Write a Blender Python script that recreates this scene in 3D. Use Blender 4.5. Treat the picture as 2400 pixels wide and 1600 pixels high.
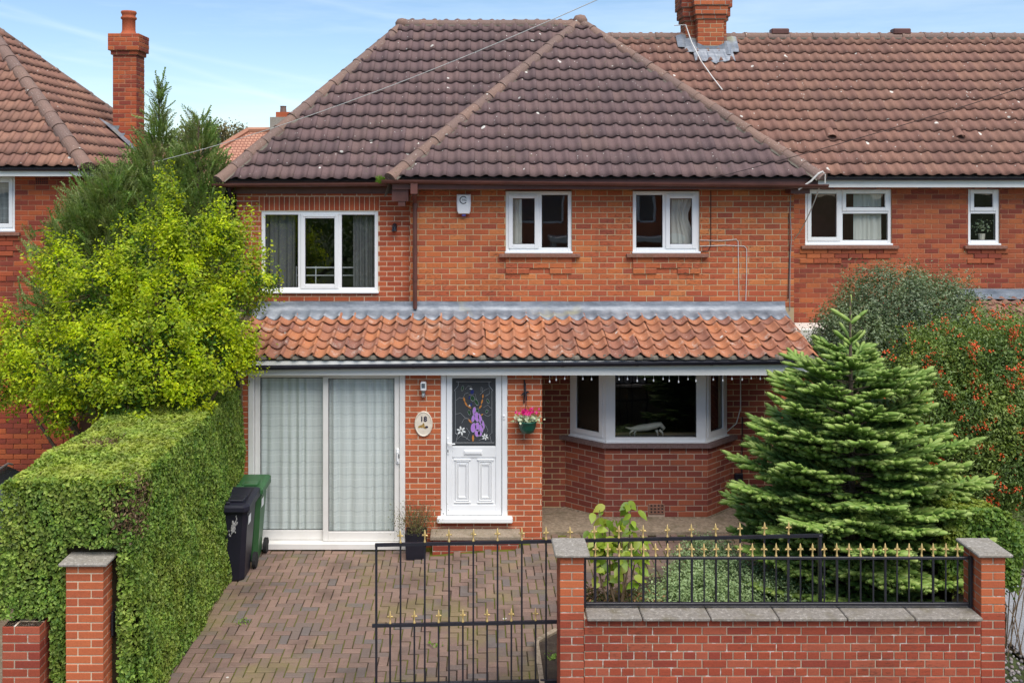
import bpy, bmesh, math, random
import numpy as np
from mathutils import Vector, Matrix
for _o in list(bpy.data.objects): bpy.data.objects.remove(_o)
sc = bpy.context.scene
COL = sc.collection
rad = math.radians
# ---------------------------------------------------------------- camera
F, HC, VX, VY = 2300.0, 4.95, 1110.0, 430.0      # focal length (px of a 2400 px wide frame), eye height, vanishing point
cd = bpy.data.cameras.new('camera'); cam = bpy.data.objects.new('camera', cd); COL.objects.link(cam)
cd.sensor_fit = 'HORIZONTAL'; cd.sensor_width = 36.0; cd.lens = 36.0 * F / 2400
cd.shift_x = (1200 - VX) / 2400; cd.shift_y = -(800 - VY) / 2400
cd.clip_start = 0.1; cd.clip_end = 3000
cam.location = (0, 0, HC); cam.rotation_euler = (rad(90), 0, 0)
sc.camera = cam
def wx(px, Y): return (px - VX) * Y / F
def wz(py, Y): return HC - (py - VY) * Y / F
# ---------------------------------------------------------------- sky, sun, exposure
SUN_EL, SUN_AZ = rad(60), rad(158)               # azimuth clockwise from +Y: behind the camera, a little to the right
world = bpy.data.worlds.new('World'); sc.world = world; world.use_nodes = True
wt = world.node_tree; wn = wt.nodes; wn.clear()
wo = wn.new('ShaderNodeOutputWorld'); bg = wn.new('ShaderNodeBackground'); bg.inputs[1].default_value = 0.080
sky = wn.new('ShaderNodeTexSky'); sky.sky_type = 'NISHITA'; sky.sun_disc = False
sky.sun_elevation = SUN_EL; sky.sun_rotation = SUN_AZ; sky.air_density = 1.0; sky.dust_density = 0.25; sky.ozone_density = 3.5; sky.altitude = 50
# thin cirrus and contrails, laid out by direction on the dome
tc = wn.new('ShaderNodeTexCoord')
def wmath(op, a, b=None):
    n = wn.new('ShaderNodeMath'); n.operation = op
    for i, v in enumerate((a, b)):
        if v is None: continue
        if isinstance(v, (int, float)): n.inputs[i].default_value = v
        else: wt.links.new(v, n.inputs[i])
    return n.outputs[0]
mp = wn.new('ShaderNodeMapping'); mp.inputs['Rotation'].default_value = (0, rad(14), 0); mp.inputs['Scale'].default_value = (2.2, 2.0, 17.0)
wt.links.new(tc.outputs['Generated'], mp.inputs[0])
nz = wn.new('ShaderNodeTexNoise'); nz.inputs['Scale'].default_value = 1.3; nz.inputs['Detail'].default_value = 7; nz.inputs['Roughness'].default_value = 0.62
wt.links.new(mp.outputs[0], nz.inputs['Vector'])
rp = wn.new('ShaderNodeValToRGB'); rp.color_ramp.elements[0].position = 0.44; rp.color_ramp.elements[1].position = 0.78
wt.links.new(nz.outputs[0], rp.inputs[0])
cl = wmath('MULTIPLY', rp.outputs[0], 0.26)
sx = wn.new('ShaderNodeSeparateXYZ'); wt.links.new(tc.outputs['Generated'], sx.inputs[0])
for (a, b, wdt, amt) in ((-0.19, 0.072, 0.0045, .13), (-0.17, 0.052, 0.0035, .10), (-0.33, 0.02, 0.005, .12), (-.22, .148, .006, .09)):
    d = wmath('ABSOLUTE', wmath('SUBTRACT', sx.outputs[2], wmath('ADD', wmath('MULTIPLY', sx.outputs[0], a), b)))
    m = wmath('MULTIPLY', wmath('MAXIMUM', wmath('SUBTRACT', 1.0, wmath('DIVIDE', d, wdt)), 0.0), amt)
    m = wmath('MULTIPLY', m, wmath('MULTIPLY', nz.outputs[0], 1.7))
    cl = wmath('ADD', cl, m)
mx = wn.new('ShaderNodeMixRGB'); mx.inputs[2].default_value = (7.6, 8.3, 9.0, 1)
wt.links.new(cl, mx.inputs[0]); wt.links.new(sky.outputs[0], mx.inputs[1])
wt.links.new(mx.outputs[0], bg.inputs[0]); wt.links.new(bg.outputs[0], wo.inputs[0])
sl = bpy.data.lights.new('sun', 'SUN'); sl.energy = 2.65; sl.angle = rad(55); sl.color = (1.0, 0.945, 0.87)
so = bpy.data.objects.new('sun', sl); COL.objects.link(so); so.location = (0, -10, 30)
sd = Vector((math.sin(SUN_AZ) * math.cos(SUN_EL), math.cos(SUN_AZ) * math.cos(SUN_EL), math.sin(SUN_EL)))
so.rotation_euler = sd.to_track_quat('Z', 'Y').to_euler()
sc.view_settings.view_transform = 'Standard'; sc.view_settings.look = 'None'
sc.view_settings.gamma = 1.0; sc.view_settings.use_curve_mapping = False
sc.view_settings.exposure = 1.0
# ---------------------------------------------------------------- helpers
RN = random.Random(11); NR = np.random.default_rng(5)
WM = {}                                            # world matrix of every object that may become a parent
def put(name, mesh, parent=None, M=None):
    o = bpy.data.objects.new(name, mesh); COL.objects.link(o)
    if M is None: M = Matrix.Identity(4)
    o.matrix_basis = M
    if parent is not None:
        o.parent = parent; o.matrix_parent_inverse = WM[parent].inverted()
    WM[o] = M
    return o
def tag(o, label, cat, group=None, kind=None):
    if label: o['label'] = label
    if cat: o['category'] = cat
    if group: o['group'] = group
    if kind: o['kind'] = kind
    return o
def thing(name, label, cat, loc, group=None):
    o = put(name, None, None, Matrix.Translation(Vector(loc))); o.empty_display_size = 0.2
    return tag(o, label, cat, group)
class MB:
    def __init__(s): s.v = []; s.f = []; s.mi = []; s.cur = 0
    def add(s, vs, fs):
        b = len(s.v); s.v.extend([tuple(p) for p in vs]); s.f.extend([tuple(i + b for i in f) for f in fs]); s.mi.extend([s.cur] * len(fs)); return s
    def quad(s, a, b, c, d): return s.add((a, b, c, d), ((0, 1, 2, 3),))
    def poly(s, pts): return s.add(pts, (tuple(range(len(pts))),))
    def box(s, x0, x1, y0, y1, z0, z1):
        return s.add(((x0, y0, z0), (x1, y0, z0), (x1, y1, z0), (x0, y1, z0), (x0, y0, z1), (x1, y0, z1), (x1, y1, z1), (x0, y1, z1)),
                     ((0, 3, 2, 1), (4, 5, 6, 7), (0, 1, 5, 4), (1, 2, 6, 5), (2, 3, 7, 6), (3, 0, 4, 7)))
    def cbox(s, x0, x1, y0, y1, z0, z1, c=.004):
        xs = (x0, x1); ys = (y0, y1); zs = (z0, z1); v = []; idx = {}
        for i in (0, 1):
            for j in (0, 1):
                for k in (0, 1):
                    X, Y, Z = xs[i], ys[j], zs[k]; a, b, d = (c if i == 0 else -c), (c if j == 0 else -c), (c if k == 0 else -c)
                    for ax in range(3):
                        idx[(i, j, k, ax)] = len(v)
                        v.append((X + (0 if ax == 0 else a), Y + (0 if ax == 1 else b), Z + (0 if ax == 2 else d)))
        f = []
        for e in (0, 1):
            f.append([idx[(e, 0, 0, 0)], idx[(e, 0, 1, 0)], idx[(e, 1, 1, 0)], idx[(e, 1, 0, 0)]][::(1 if e == 0 else -1)])
            f.append([idx[(0, e, 0, 1)], idx[(1, e, 0, 1)], idx[(1, e, 1, 1)], idx[(0, e, 1, 1)]][::(1 if e == 0 else -1)])
            f.append([idx[(0, 0, e, 2)], idx[(0, 1, e, 2)], idx[(1, 1, e, 2)], idx[(1, 0, e, 2)]][::(1 if e == 0 else -1)])
        for i in (0, 1):
            for j in (0, 1):
                f.append((idx[(i, j, 0, 0)], idx[(i, j, 1, 0)], idx[(i, j, 1, 1)], idx[(i, j, 0, 1)]))
                f.append((idx[(i, 0, j, 0)], idx[(i, 1, j, 0)], idx[(i, 1, j, 2)], idx[(i, 0, j, 2)]))
                f.append((idx[(0, i, j, 1)], idx[(1, i, j, 1)], idx[(1, i, j, 2)], idx[(0, i, j, 2)]))
                for k in (0, 1): f.append((idx[(i, j, k, 0)], idx[(i, j, k, 1)], idx[(i, j, k, 2)]))
        return s.add(v, f)
    def tube(s, pts, r, n=6, cap=True):
        pts = [Vector(p) for p in pts]; m = len(pts); rs = r if isinstance(r, (list, tuple)) else [r] * m
        vs = []; ref = Vector((0.13, 0.31, 0.94))
        for i, p in enumerate(pts):
            d = (pts[min(i + 1, m - 1)] - pts[max(i - 1, 0)]).normalized()
            if abs(d.dot(ref)) > .97: ref = Vector((1, .1, 0))
            a = d.cross(ref).normalized(); b = d.cross(a)
            for k in range(n):
                t = 2 * math.pi * k / n; vs.append(p + (a * math.cos(t) + b * math.sin(t)) * rs[i])
        fs = []
        for i in range(m - 1):
            for k in range(n): fs.append((i * n + k, i * n + (k + 1) % n, (i + 1) * n + (k + 1) % n, (i + 1) * n + k))
        if cap: fs.append(tuple(range(n))[::-1]); fs.append(tuple((m - 1) * n + k for k in range(n)))
        return s.add(vs, fs)
    def lathe(s, prof, c, n=12):
        vs = []; fs = []
        for (r, z) in prof:
            for k in range(n):
                t = 2 * math.pi * k / n; vs.append((c[0] + r * math.cos(t), c[1] + r * math.sin(t), c[2] + z))
        m = len(prof)
        for i in range(m - 1):
            for k in range(n): fs.append((i * n + k, i * n + (k + 1) % n, (i + 1) * n + (k + 1) % n, (i + 1) * n + k))
        fs.append(tuple(range(n))[::-1]); fs.append(tuple((m - 1) * n + k for k in range(n)))
        return s.add(vs, fs)
    def extrude(s, prof, p0, p1, up=(0, 0, 1)):
        """a closed profile of (side, up) points swept straight from p0 to p1"""
        p0, p1, up = Vector(p0), Vector(p1), Vector(up); d = (p1 - p0).normalized(); sd_ = d.cross(up).normalized(); u2 = sd_.cross(d)
        n = len(prof); vs = [p0 + sd_ * a + u2 * b for a, b in prof] + [p1 + sd_ * a + u2 * b for a, b in prof]
        fs = [(i, (i + 1) % n, n + (i + 1) % n, n + i) for i in range(n)] + [tuple(range(n))[::-1], tuple(range(n, 2 * n))]
        return s.add(vs, fs)
    def mesh(s, name, mats, smooth=False):
        me = bpy.data.meshes.new(name); me.from_pydata(s.v, [], s.f)
        for m in (mats if isinstance(mats, (list, tuple)) else [mats]): me.materials.append(m)
        if any(s.mi): me.polygons.foreach_set('material_index', s.mi)
        if smooth: me.polygons.foreach_set('use_smooth', [True] * len(me.polygons))
        me.update(); return me
    def build(s, name, mats, parent=None, smooth=False, M=None): return put(name, s.mesh(name, mats, smooth), parent, M)
def np_mesh(name, V, T, mat, attr=None, smooth=False):
    """V (n,3), T (m,3) triangles"""
    me = bpy.data.meshes.new(name); V = np.asarray(V, np.float32); T = np.asarray(T, np.int32)
    me.vertices.add(len(V)); me.vertices.foreach_set('co', V.ravel())
    me.loops.add(T.size); me.loops.foreach_set('vertex_index', T.ravel())
    me.polygons.add(len(T)); me.polygons.foreach_set('loop_start', np.arange(0, T.size, 3, dtype=np.int32))
    if smooth: me.polygons.foreach_set('use_smooth', np.ones(len(T), bool))
    me.update(calc_edges=True)
    if attr is not None:
        a = me.attributes.new('t', 'FLOAT', 'POINT'); a.data.foreach_set('value', np.asarray(attr, np.float32))
    me.materials.append(mat); return me
def frame3(o, u, v, n): return Matrix(((u[0], v[0], n[0], o[0]), (u[1], v[1], n[1], o[1]), (u[2], v[2], n[2], o[2]), (0, 0, 0, 1)))
def sstep(t): t = max(0, min(1, t)); return t * t * (3 - 2 * t)
def gz(x, y): return .12 * sstep((x + 1.3) / 1.9)
# ---------------------------------------------------------------- materials
class NT:
    def __init__(s, name, rough=.8, spec=.3, metal=0.0):
        s.m = bpy.data.materials.new(name); s.m.use_nodes = True; s.t = s.m.node_tree; s.b = s.t.nodes['Principled BSDF']
        s.b.inputs['Roughness'].default_value = rough; s.b.inputs['Specular IOR Level'].default_value = spec; s.b.inputs['Metallic'].default_value = metal
    def n(s, t, **k):
        x = s.t.nodes.new(t)
        for a, b in k.items(): setattr(x, a, b)
        return x
    def l(s, a, b): s.t.links.new(a, b)
    def set(s, sock, v):
        if isinstance(v, (int, float)): sock.default_value = v
        elif isinstance(v, (tuple, list)): sock.default_value = tuple(v) if len(v) == 4 or len(sock.default_value) == 3 else tuple(v) + (1,)
        else: s.l(v, sock)
    def pos(s):
        if not hasattr(s, '_p'): s._p = s.n('ShaderNodeNewGeometry')
        return s._p.outputs['Position']
    def map(s, scale, rot=(0, 0, 0), loc=(0, 0, 0), vec=None):
        x = s.n('ShaderNodeMapping'); s.l(vec or s.pos(), x.inputs[0]); x.inputs['Scale'].default_value = scale; x.inputs['Rotation'].default_value = rot; x.inputs['Location'].default_value = loc
        return x.outputs[0]
    def noise(s, scale, detail=4, rough=.6, vec=None, dist=0):
        x = s.n('ShaderNodeTexNoise'); s.l(vec or s.pos(), x.inputs['Vector']); x.inputs['Scale'].default_value = scale; x.inputs['Detail'].default_value = detail; x.inputs['Roughness'].default_value = rough; x.inputs['Distortion'].default_value = dist
        return x.outputs[0]
    def rnd(s):
        s.pos(); o = s.n('ShaderNodeObjectInfo')
        return s.math('FRACT', s.math('ADD', o.outputs['Random'], s._p.outputs['Random Per Island']))
    def math(s, op, a, b=0.0, c=None):
        x = s.n('ShaderNodeMath', operation=op); s.set(x.inputs[0], a); s.set(x.inputs[1], b)
        if c is not None: s.set(x.inputs[2], c)
        return x.outputs[0]
    def ramp(s, fac, stops, interp='LINEAR'):
        x = s.n('ShaderNodeValToRGB'); e = x.color_ramp; e.interpolation = interp
        while len(e.elements) < len(stops): e.elements.new(.5)
        for el, (p, c) in zip(e.elements, stops):
            el.position = p; el.color = tuple(c) + (1,) if not isinstance(c, (int, float)) else (c, c, c, 1)
        s.l(fac, x.inputs[0]); return x.outputs[0]
    def mix(s, fac, a, b, mode='MIX'):
        x = s.n('ShaderNodeMixRGB', blend_type=mode); s.set(x.inputs[0], fac); s.set(x.inputs[1], a); s.set(x.inputs[2], b); return x.outputs[0]
    def spots(s, scale, radius, dens, vec=None):
        v = s.n('ShaderNodeTexVoronoi'); s.l(vec or s.pos(), v.inputs['Vector']); v.inputs['Scale'].default_value = scale
        sp = s.n('ShaderNodeSeparateColor'); s.l(v.outputs['Color'], sp.inputs[0])
        r = s.math('MULTIPLY', sp.outputs[1], radius)
        return s.math('MULTIPLY', s.math('LESS_THAN', v.outputs['Distance'], r), s.math('LESS_THAN', sp.outputs[0], dens))
    def bump(s, h, strength=.3, dist=.01):
        x = s.n('ShaderNodeBump'); x.inputs['Strength'].default_value = strength; x.inputs['Distance'].default_value = dist; s.l(h, x.inputs['Height']); s.l(x.outputs[0], s.b.inputs['Normal'])
    def col(s, c): s.set(s.b.inputs['Base Color'], c); return s
    def done(s): return s.m
def plain(name, c, rough=.6, spec=.3, metal=0, var=.12, scale=9, bump=0):
    t = NT(name, rough, spec, metal); n = t.noise(scale, 5)
    t.col(t.mix(t.ramp(n, ((.3, 0), (.75, 1.0))), [x * (1 - var) for x in c], [min(1, x * (1 + var)) for x in c]))
    if bump: t.bump(t.noise(scale * 12, 3), bump, .004)
    return t.done()
def m_brick(name, pal, streak=.35, stain=.25, zdark=None, grime=(.06, .03, .02), soft=0, bleach=.22):
    t = NT(name, .88, .2); r = t.rnd()
    c = t.ramp(r, [((i + .0) / len(pal), p) for i, p in enumerate(pal)], 'LINEAR' if soft else 'CONSTANT')
    st = t.noise(6, 5, .65, t.map((3, 3, 16), loc=(3.1, 0, .7)))           # dark flashes lying along the bricks
    st = t.math('MULTIPLY', t.ramp(st, ((.5, 0), (.66, 1))), t.ramp(t.noise(1.1, 2), ((.4, 0.05), (.62, 1))))
    c = t.mix(t.math('MULTIPLY', st, streak), c, grime)
    f = t.noise(70, 4); c = t.mix(.35, c, t.mix(1, c, t.ramp(f, ((.25, .55), (.8, 1.35))), 'MULTIPLY'))
    c = t.mix(t.math('MULTIPLY', t.ramp(t.noise(.9, 4), ((.45, 0), (.8, 1))), stain), c, grime)
    rs = t.ramp(t.noise(1.0, 5, .7, t.map((7, 7, .55), loc=(1.7, 3.3, 0))), ((.56, 0), (.74, 1))); c = t.mix(t.math('MULTIPLY', rs, .22), c, (.10, .06, .045))   # rain streaks
    ef = t.ramp(t.noise(2.3, 5, .75, t.map((1, 1, 1), loc=(9.1, 2.2, 4.4))), ((.64, 0), (.76, 1))); c = t.mix(t.math('MULTIPLY', ef, bleach), c, (.5, .36, .28))        # bleached patches
    t.col(c); t.bump(f, .35, .003); return t.done()
def m_tile(name, pal, lichen=.5, moss=.3, grime=(.05, .04, .04), spotscale=7, bleach=None):
    t = NT(name, .85, .25); r = t.rnd()
    c = t.ramp(r, [(i / len(pal), p) for i, p in enumerate(pal)], 'LINEAR')
    f = t.noise(45, 5, .7); c = t.mix(.5, c, t.mix(1, c, t.ramp(f, ((.25, .5), (.78, 1.5))), 'MULTIPLY'))
    big = t.noise(1.3, 5, .6); c = t.mix(t.math('MULTIPLY', t.ramp(big, ((.4, 0), (.75, 1))), .35), c, grime)
    if bleach:
        c = t.mix(t.math('MULTIPLY', t.ramp(t.noise(5, 5, .75), ((.56, 0), (.68, 1))), bleach), c, (.55, .47, .40))
    c = t.mix(t.math('MULTIPLY', t.ramp(t.noise(16, 4, .7), ((.62, 0), (.7, 1))), moss), c, (.07, .075, .03))
    sp = t.math('MAXIMUM', t.spots(spotscale, .26, .10 * lichen), t.spots(spotscale * 4, .26, .16 * lichen))
    c = t.mix(t.math('MULTIPLY', sp, .85), c, (.62, .6, .54))
    t.col(c); t.bump(f, .45, .004); return t.done()
def m_leaf(name, pal, clump=None, clump_scale=2.0, trans=.35, rough=.5, patch=0):
    t = NT(name, rough, .35); r = t.rnd()
    c = t.ramp(r, [(i / max(1, len(pal) - 1), p) for i, p in enumerate(pal)])
    if clump: c = t.mix(t.math('MULTIPLY', t.ramp(t.noise(clump_scale, 3, .6), ((.42, 0), (.62, 1))), .8), c, t.ramp(r, [(i / max(1, len(clump) - 1), p) for i, p in enumerate(clump)]))
    if patch: c = t.mix(1, c, t.ramp(t.noise(patch, 3, .6), ((.3, .45), (.7, 1.35))), 'MULTIPLY')
    t.col(c)
    tr = t.n('ShaderNodeBsdfTranslucent'); t.l(t.mix(1, c, (1.25, 1.3, .6, 1), 'MULTIPLY'), tr.inputs[0])
    mx_ = t.n('ShaderNodeMixShader'); mx_.inputs[0].default_value = trans
    t.l(t.b.outputs[0], mx_.inputs[1]); t.l(tr.outputs[0], mx_.inputs[2]); t.l(mx_.outputs[0], t.t.nodes['Material Output'].inputs[0])
    return t.done()
def m_glass(name, tint=(.86, .9, .9), wob=.6, mul=1.0):
    t = NT(name); fr = t.n('ShaderNodeLayerWeight'); fr.inputs[0].default_value = .5
    f5 = t.math('ADD', .043, t.math('MULTIPLY', .957, t.math('POWER', fr.outputs['Facing'], 5.0)))
    bp = t.n('ShaderNodeBump'); bp.inputs['Strength'].default_value = .12 * wob; bp.inputs['Distance'].default_value = .02; t.l(t.noise(2.5, 1), bp.inputs['Height'])
    gl = t.n('ShaderNodeBsdfGlossy'); gl.inputs['Roughness'].default_value = .01; t.l(bp.outputs[0], gl.inputs['Normal'])
    tr = t.n('ShaderNodeBsdfTransparent'); tr.inputs[0].default_value = tuple(tint) + (1,)
    mx_ = t.n('ShaderNodeMixShader'); t.l(t.math('MINIMUM', t.math('MULTIPLY', f5, 1.8 * mul), 1.0), mx_.inputs[0])
    t.l(tr.outputs[0], mx_.inputs[1]); t.l(gl.outputs[0], mx_.inputs[2]); t.l(mx_.outputs[0], t.t.nodes['Material Output'].inputs[0])
    return t.done()
MT = {}
MT['brick_main'] = m_brick('brick_main', [(.42, .102, .046), (.49, .132, .05), (.37, .086, .043), (.53, .158, .054), (.45, .114, .05), (.41, .097, .047), (.58, .205, .07), (.48, .127, .054), (.31, .076, .045), (.50, .148, .052), (.44, .112, .05)], .95, .22, soft=1, bleach=.3)
MT['brick_new'] = m_brick('brick_new', [(.42, .098, .043), (.46, .11, .045), (.39, .088, .04), (.44, .105, .048), (.37, .08, .038)], .15, .1)
MT['brick_pillar'] = m_brick('brick_pillar', [(.44, .112, .048), (.48, .128, .052), (.40, .098, .044), (.51, .142, .056), (.43, .108, .046)], .2, .1)
MT['brick_front'] = m_brick('brick_front', [(.31, .064, .034), (.35, .077, .039), (.265, .053, .033), (.365, .092, .05), (.33, .07, .036)], .6, .45, bleach=.12)
MT['brick_bay'] = m_brick('brick_bay', [(.235, .06, .038), (.27, .072, .042), (.21, .052, .037), (.30, .085, .045), (.19, .048, .036)], .4, .3)  # older dark red brick, palette darkened further for the shade under the porch
MT['brick_old'] = m_brick('brick_old', [(.34, .085, .042), (.40, .11, .048), (.28, .065, .038), (.44, .13, .05), (.24, .055, .036), (.38, .098, .045)], .7, .35)
MT['brick_left'] = m_brick('brick_left', [(.38, .082, .038), (.42, .098, .042), (.30, .065, .036), (.46, .115, .042), (.25, .055, .036)], .4, .4)
MT['brick_stack'] = m_brick('brick_stack', [(.44, .115, .048), (.48, .135, .055), (.40, .10, .045), (.36, .085, .042)], .35, .35)
def m_mortar(name, c, wear=.3, white=0):
    t = NT(name, .95, .1); c1 = t.mix(t.math('MULTIPLY', t.ramp(t.noise(3, 5), ((.4, 0), (.75, 1))), wear), c, [x * .45 for x in c])
    if white: c1 = t.mix(t.math('MULTIPLY', t.ramp(t.noise(14, 4), ((.56, 0), (.62, 1))), white), c1, (.8, .78, .74))
    t.col(c1); t.bump(t.noise(120, 3), .4, .003); return t.done()
MT['mortar'] = m_mortar('mortar', (.50, .37, .22)); MT['mortar_new'] = m_mortar('mortar_new', (.66, .52, .36), .2)
MT['mortar_front'] = m_mortar('mortar_front', (.42, .33, .24), .4, .45); MT['mortar_red'] = m_mortar('mortar_red', (.42, .22, .13), .5)
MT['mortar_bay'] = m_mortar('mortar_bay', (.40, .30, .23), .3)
MT['tile'] = m_tile('tile_brown', [(.130, .083, .081), (.148, .093, .088), (.115, .075, .076), (.162, .102, .092), (.132, .085, .083)], .6, .6, (.06, .048, .046))
MT['tile_right'] = m_tile('tile_russet', [(.205, .105, .078), (.23, .12, .086), (.188, .097, .075), (.245, .13, .092), (.202, .105, .08)], .6, .15, (.10, .065, .055), 6)
MT['tile_left'] = m_tile('tile_red', [(.225, .112, .082), (.25, .128, .09), (.205, .104, .078), (.27, .14, .096)], .4, .15, (.11, .07, .055), 6)
MT['pantile'] = m_tile('pantile_terracotta', [(.36, .145, .08), (.41, .168, .088), (.29, .122, .08), (.43, .178, .09), (.34, .145, .09), (.245, .108, .078), (.39, .155, .08), (.44, .172, .08)], .8, .6, (.13, .08, .06), 9, .5)
MT['tile_far'] = m_tile('tile_far', [(.36, .17, .11), (.42, .21, .13), (.32, .15, .10)], .1, 0, (.2, .1, .07))
MT['ridge'] = m_tile('ridge_clay', [(.205, .128, .10), (.225, .142, .11), (.185, .122, .102)], 1.3, .7, (.11, .085, .068), 14)
MT['bed'] = m_mortar('bedding_mortar', (.17, .15, .12), .6)
MT['deck'] = plain('roof_underlay', (.03, .024, .022), .95)
def m_lead():
    t = NT('lead_sheet', .5, .4, .25); n = t.noise(3, 6, .7, t.map((1, 1, 4)))
    c = t.ramp(n, ((.3, (.11, .13, .155)), (.52, (.20, .22, .25)), (.7, (.31, .33, .355))))
    c = t.mix(t.math('MULTIPLY', t.ramp(t.noise(1.2, 3), ((.62, 0), (.72, 1))), .5), c, (.45, .42, .2))
    t.col(c); t.bump(t.noise(7, 4), .5, .02); return t.done()
MT['lead'] = m_lead()
def m_upvc(name, c=(.80, .81, .81), dirt=.12):
    t = NT(name, .32, .45); n = t.ramp(t.noise(2.2, 6, .7), ((.42, 0), (.8, 1)))
    t.col(t.mix(t.math('MULTIPLY', n, dirt), c, (.42, .40, .33))); return t.done()
MT['upvc'] = m_upvc('upvc_white'); MT['upvc_old'] = m_upvc('upvc_weathered', (.76, .74, .70), .35); MT['upvc_grey'] = m_upvc('upvc_pale_grey', (.74, .75, .76), .15)  # the grey one is the same plastic in a slightly greyer white
MT['fascia'] = m_upvc('fascia_white', (.78, .77, .72), .25)
MT['gasket'] = plain('gasket_black', (.012, .012, .014), .6)
MT['brownpl'] = plain('plastic_brown', (.115, .045, .035), .42, .4, var=.25, scale=4)
MT['blackpl'] = plain('plastic_black', (.014, .014, .022), .4, .4, var=.3)
MT['iron'] = plain('iron_black', (.016, .016, .022), .38, .5, var=.3)
MT['gold'] = plain('gold_paint', (.62, .44, .17), .38, .5, .35, .15)
MT['glass'] = m_glass('window_glass'); MT['glass_up'] = m_glass('window_glass_upper', (.9, .93, .93), .25, 1.9); MT['glass_door'] = m_glass('glass_door', (.97, .98, .975), .5, .7)
def m_conc(name, c, spot=.5, alg=.25, sc_=40):
    t = NT(name, .92, .2); n = t.noise(sc_, 6, .75); c1 = t.mix(1, c, t.ramp(n, ((.25, .5), (.8, 1.5))), 'MULTIPLY')
    c1 = t.mix(t.math('MULTIPLY', t.ramp(t.noise(5, 4), ((.5, 0), (.7, 1))), alg), c1, (.12, .10, .055))
    c1 = t.mix(t.math('MULTIPLY', t.ramp(t.noise(28, 4, .8), ((.55, 0), (.66, 1))), spot), c1, (.55, .52, .46))
    t.col(c1); t.bump(n, .5, .006); return t.done()
MT['cap'] = m_conc('cap_concrete', (.27, .245, .21), .6, .4); MT['coping'] = m_conc('coping_concrete', (.225, .20, .172), .45, .65)
MT['slab'] = m_conc('slab_concrete', (.27, .21, .15), .25, .5, 14); MT['step'] = m_conc('step_concrete', (.28, .225, .165), .4, .5)
MT['sill'] = m_conc('sill_stone', (.25, .12, .085), .15, .3); MT['baysill'] = m_conc('bay_sill', (.16, .105, .10), .1, .2)
def m_paver():
    t = NT('paver', .9, .22); r = t.rnd()
    c = t.ramp(r, ((0, (.19, .126, .10)), (.2, (.215, .144, .113)), (.4, (.175, .122, .099)), (.55, (.23, .15, .117)), (.7, (.165, .124, .104)), (.82, (.20, .13, .105)), (.93, (.148, .122, .11))), 'CONSTANT')
    f = t.noise(60, 4, .75); c = t.mix(.5, c, t.mix(1, c, t.ramp(f, ((.25, .6), (.8, 1.4))), 'MULTIPLY'))
    st = t.ramp(t.noise(1.6, 5, .6, t.map((1, 1, 1), loc=(2.3, 7.7, 0))), ((.5, 0), (.66, 1))); c = t.mix(t.math('MULTIPLY', st, .55), c, (.085, .058, .045))
    al = t.ramp(t.noise(1.1, 4, .6, t.map((1, 1, 1), loc=(5.25, 1.9, 0))), ((.52, 0), (.66, 1))); c = t.mix(t.math('MULTIPLY', al, .5), c, (.19, .165, .055))
    c = t.mix(t.spots(3.2, .1, .12), c, (.5, .47, .42)); t.col(c); t.bump(f, .4, .004); return t.done()
MT['paver'] = m_paver()
def m_joint():
    t = NT('paver_joint', .95, .1); c = t.mix(t.ramp(t.noise(2.0, 4, .6), ((.40, 0), (.54, 1))), (.035, .025, .018), (.11, .12, .018)); t.col(c); return t.done()
MT['joint'] = m_joint()
MT['soil'] = m_conc('soil', (.045, .032, .024), .06, .3, 30)
MT['grass'] = plain('lawn_ground', (.06, .075, .03), .95, .1, var=.4, scale=3)
MT['asphalt'] = m_conc('asphalt', (.055, .055, .058), .1, .1, 60)
MT['paveslab'] = m_conc('pavement', (.22, .21, .2), .15, .2, 30)
MT['gravel_m'] = (lambda t: (t.col(t.ramp(t.rnd(), ((0, (.10, .09, .09)), (.4, (.2, .185, .18)), (.8, (.30, .27, .26)), (1, (.16, .12, .11))))), t.done())[1])(NT('gravel', .9, .2))
MT['greypave'] = m_conc('grey_block', (.26, .27, .29), .15, .1, 50)
MT['bark'] = m_conc('bark', (.13, .095, .065), .2, .4, 25); MT['twig'] = plain('twig', (.17, .12, .075), .9, .1, var=.3)
MT['twigdark'] = plain('hedge_core', (.035, .028, .016), .95, .05, var=.4, scale=14)
MT['wire'] = plain('cable_white', (.62, .60, .56), .5); MT['wiregrey'] = plain('cable_grey', (.30, .28, .27), .5); MT['wireblack'] = plain('cable_black', (.03, .02, .02), .6)
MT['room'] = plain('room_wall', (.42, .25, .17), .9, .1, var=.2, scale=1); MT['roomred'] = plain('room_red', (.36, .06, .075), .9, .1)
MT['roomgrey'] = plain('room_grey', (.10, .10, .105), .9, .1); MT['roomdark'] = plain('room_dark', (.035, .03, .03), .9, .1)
MT['flue'] = plain('galvanised', (.46, .48, .5), .4, .5, .5)
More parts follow.
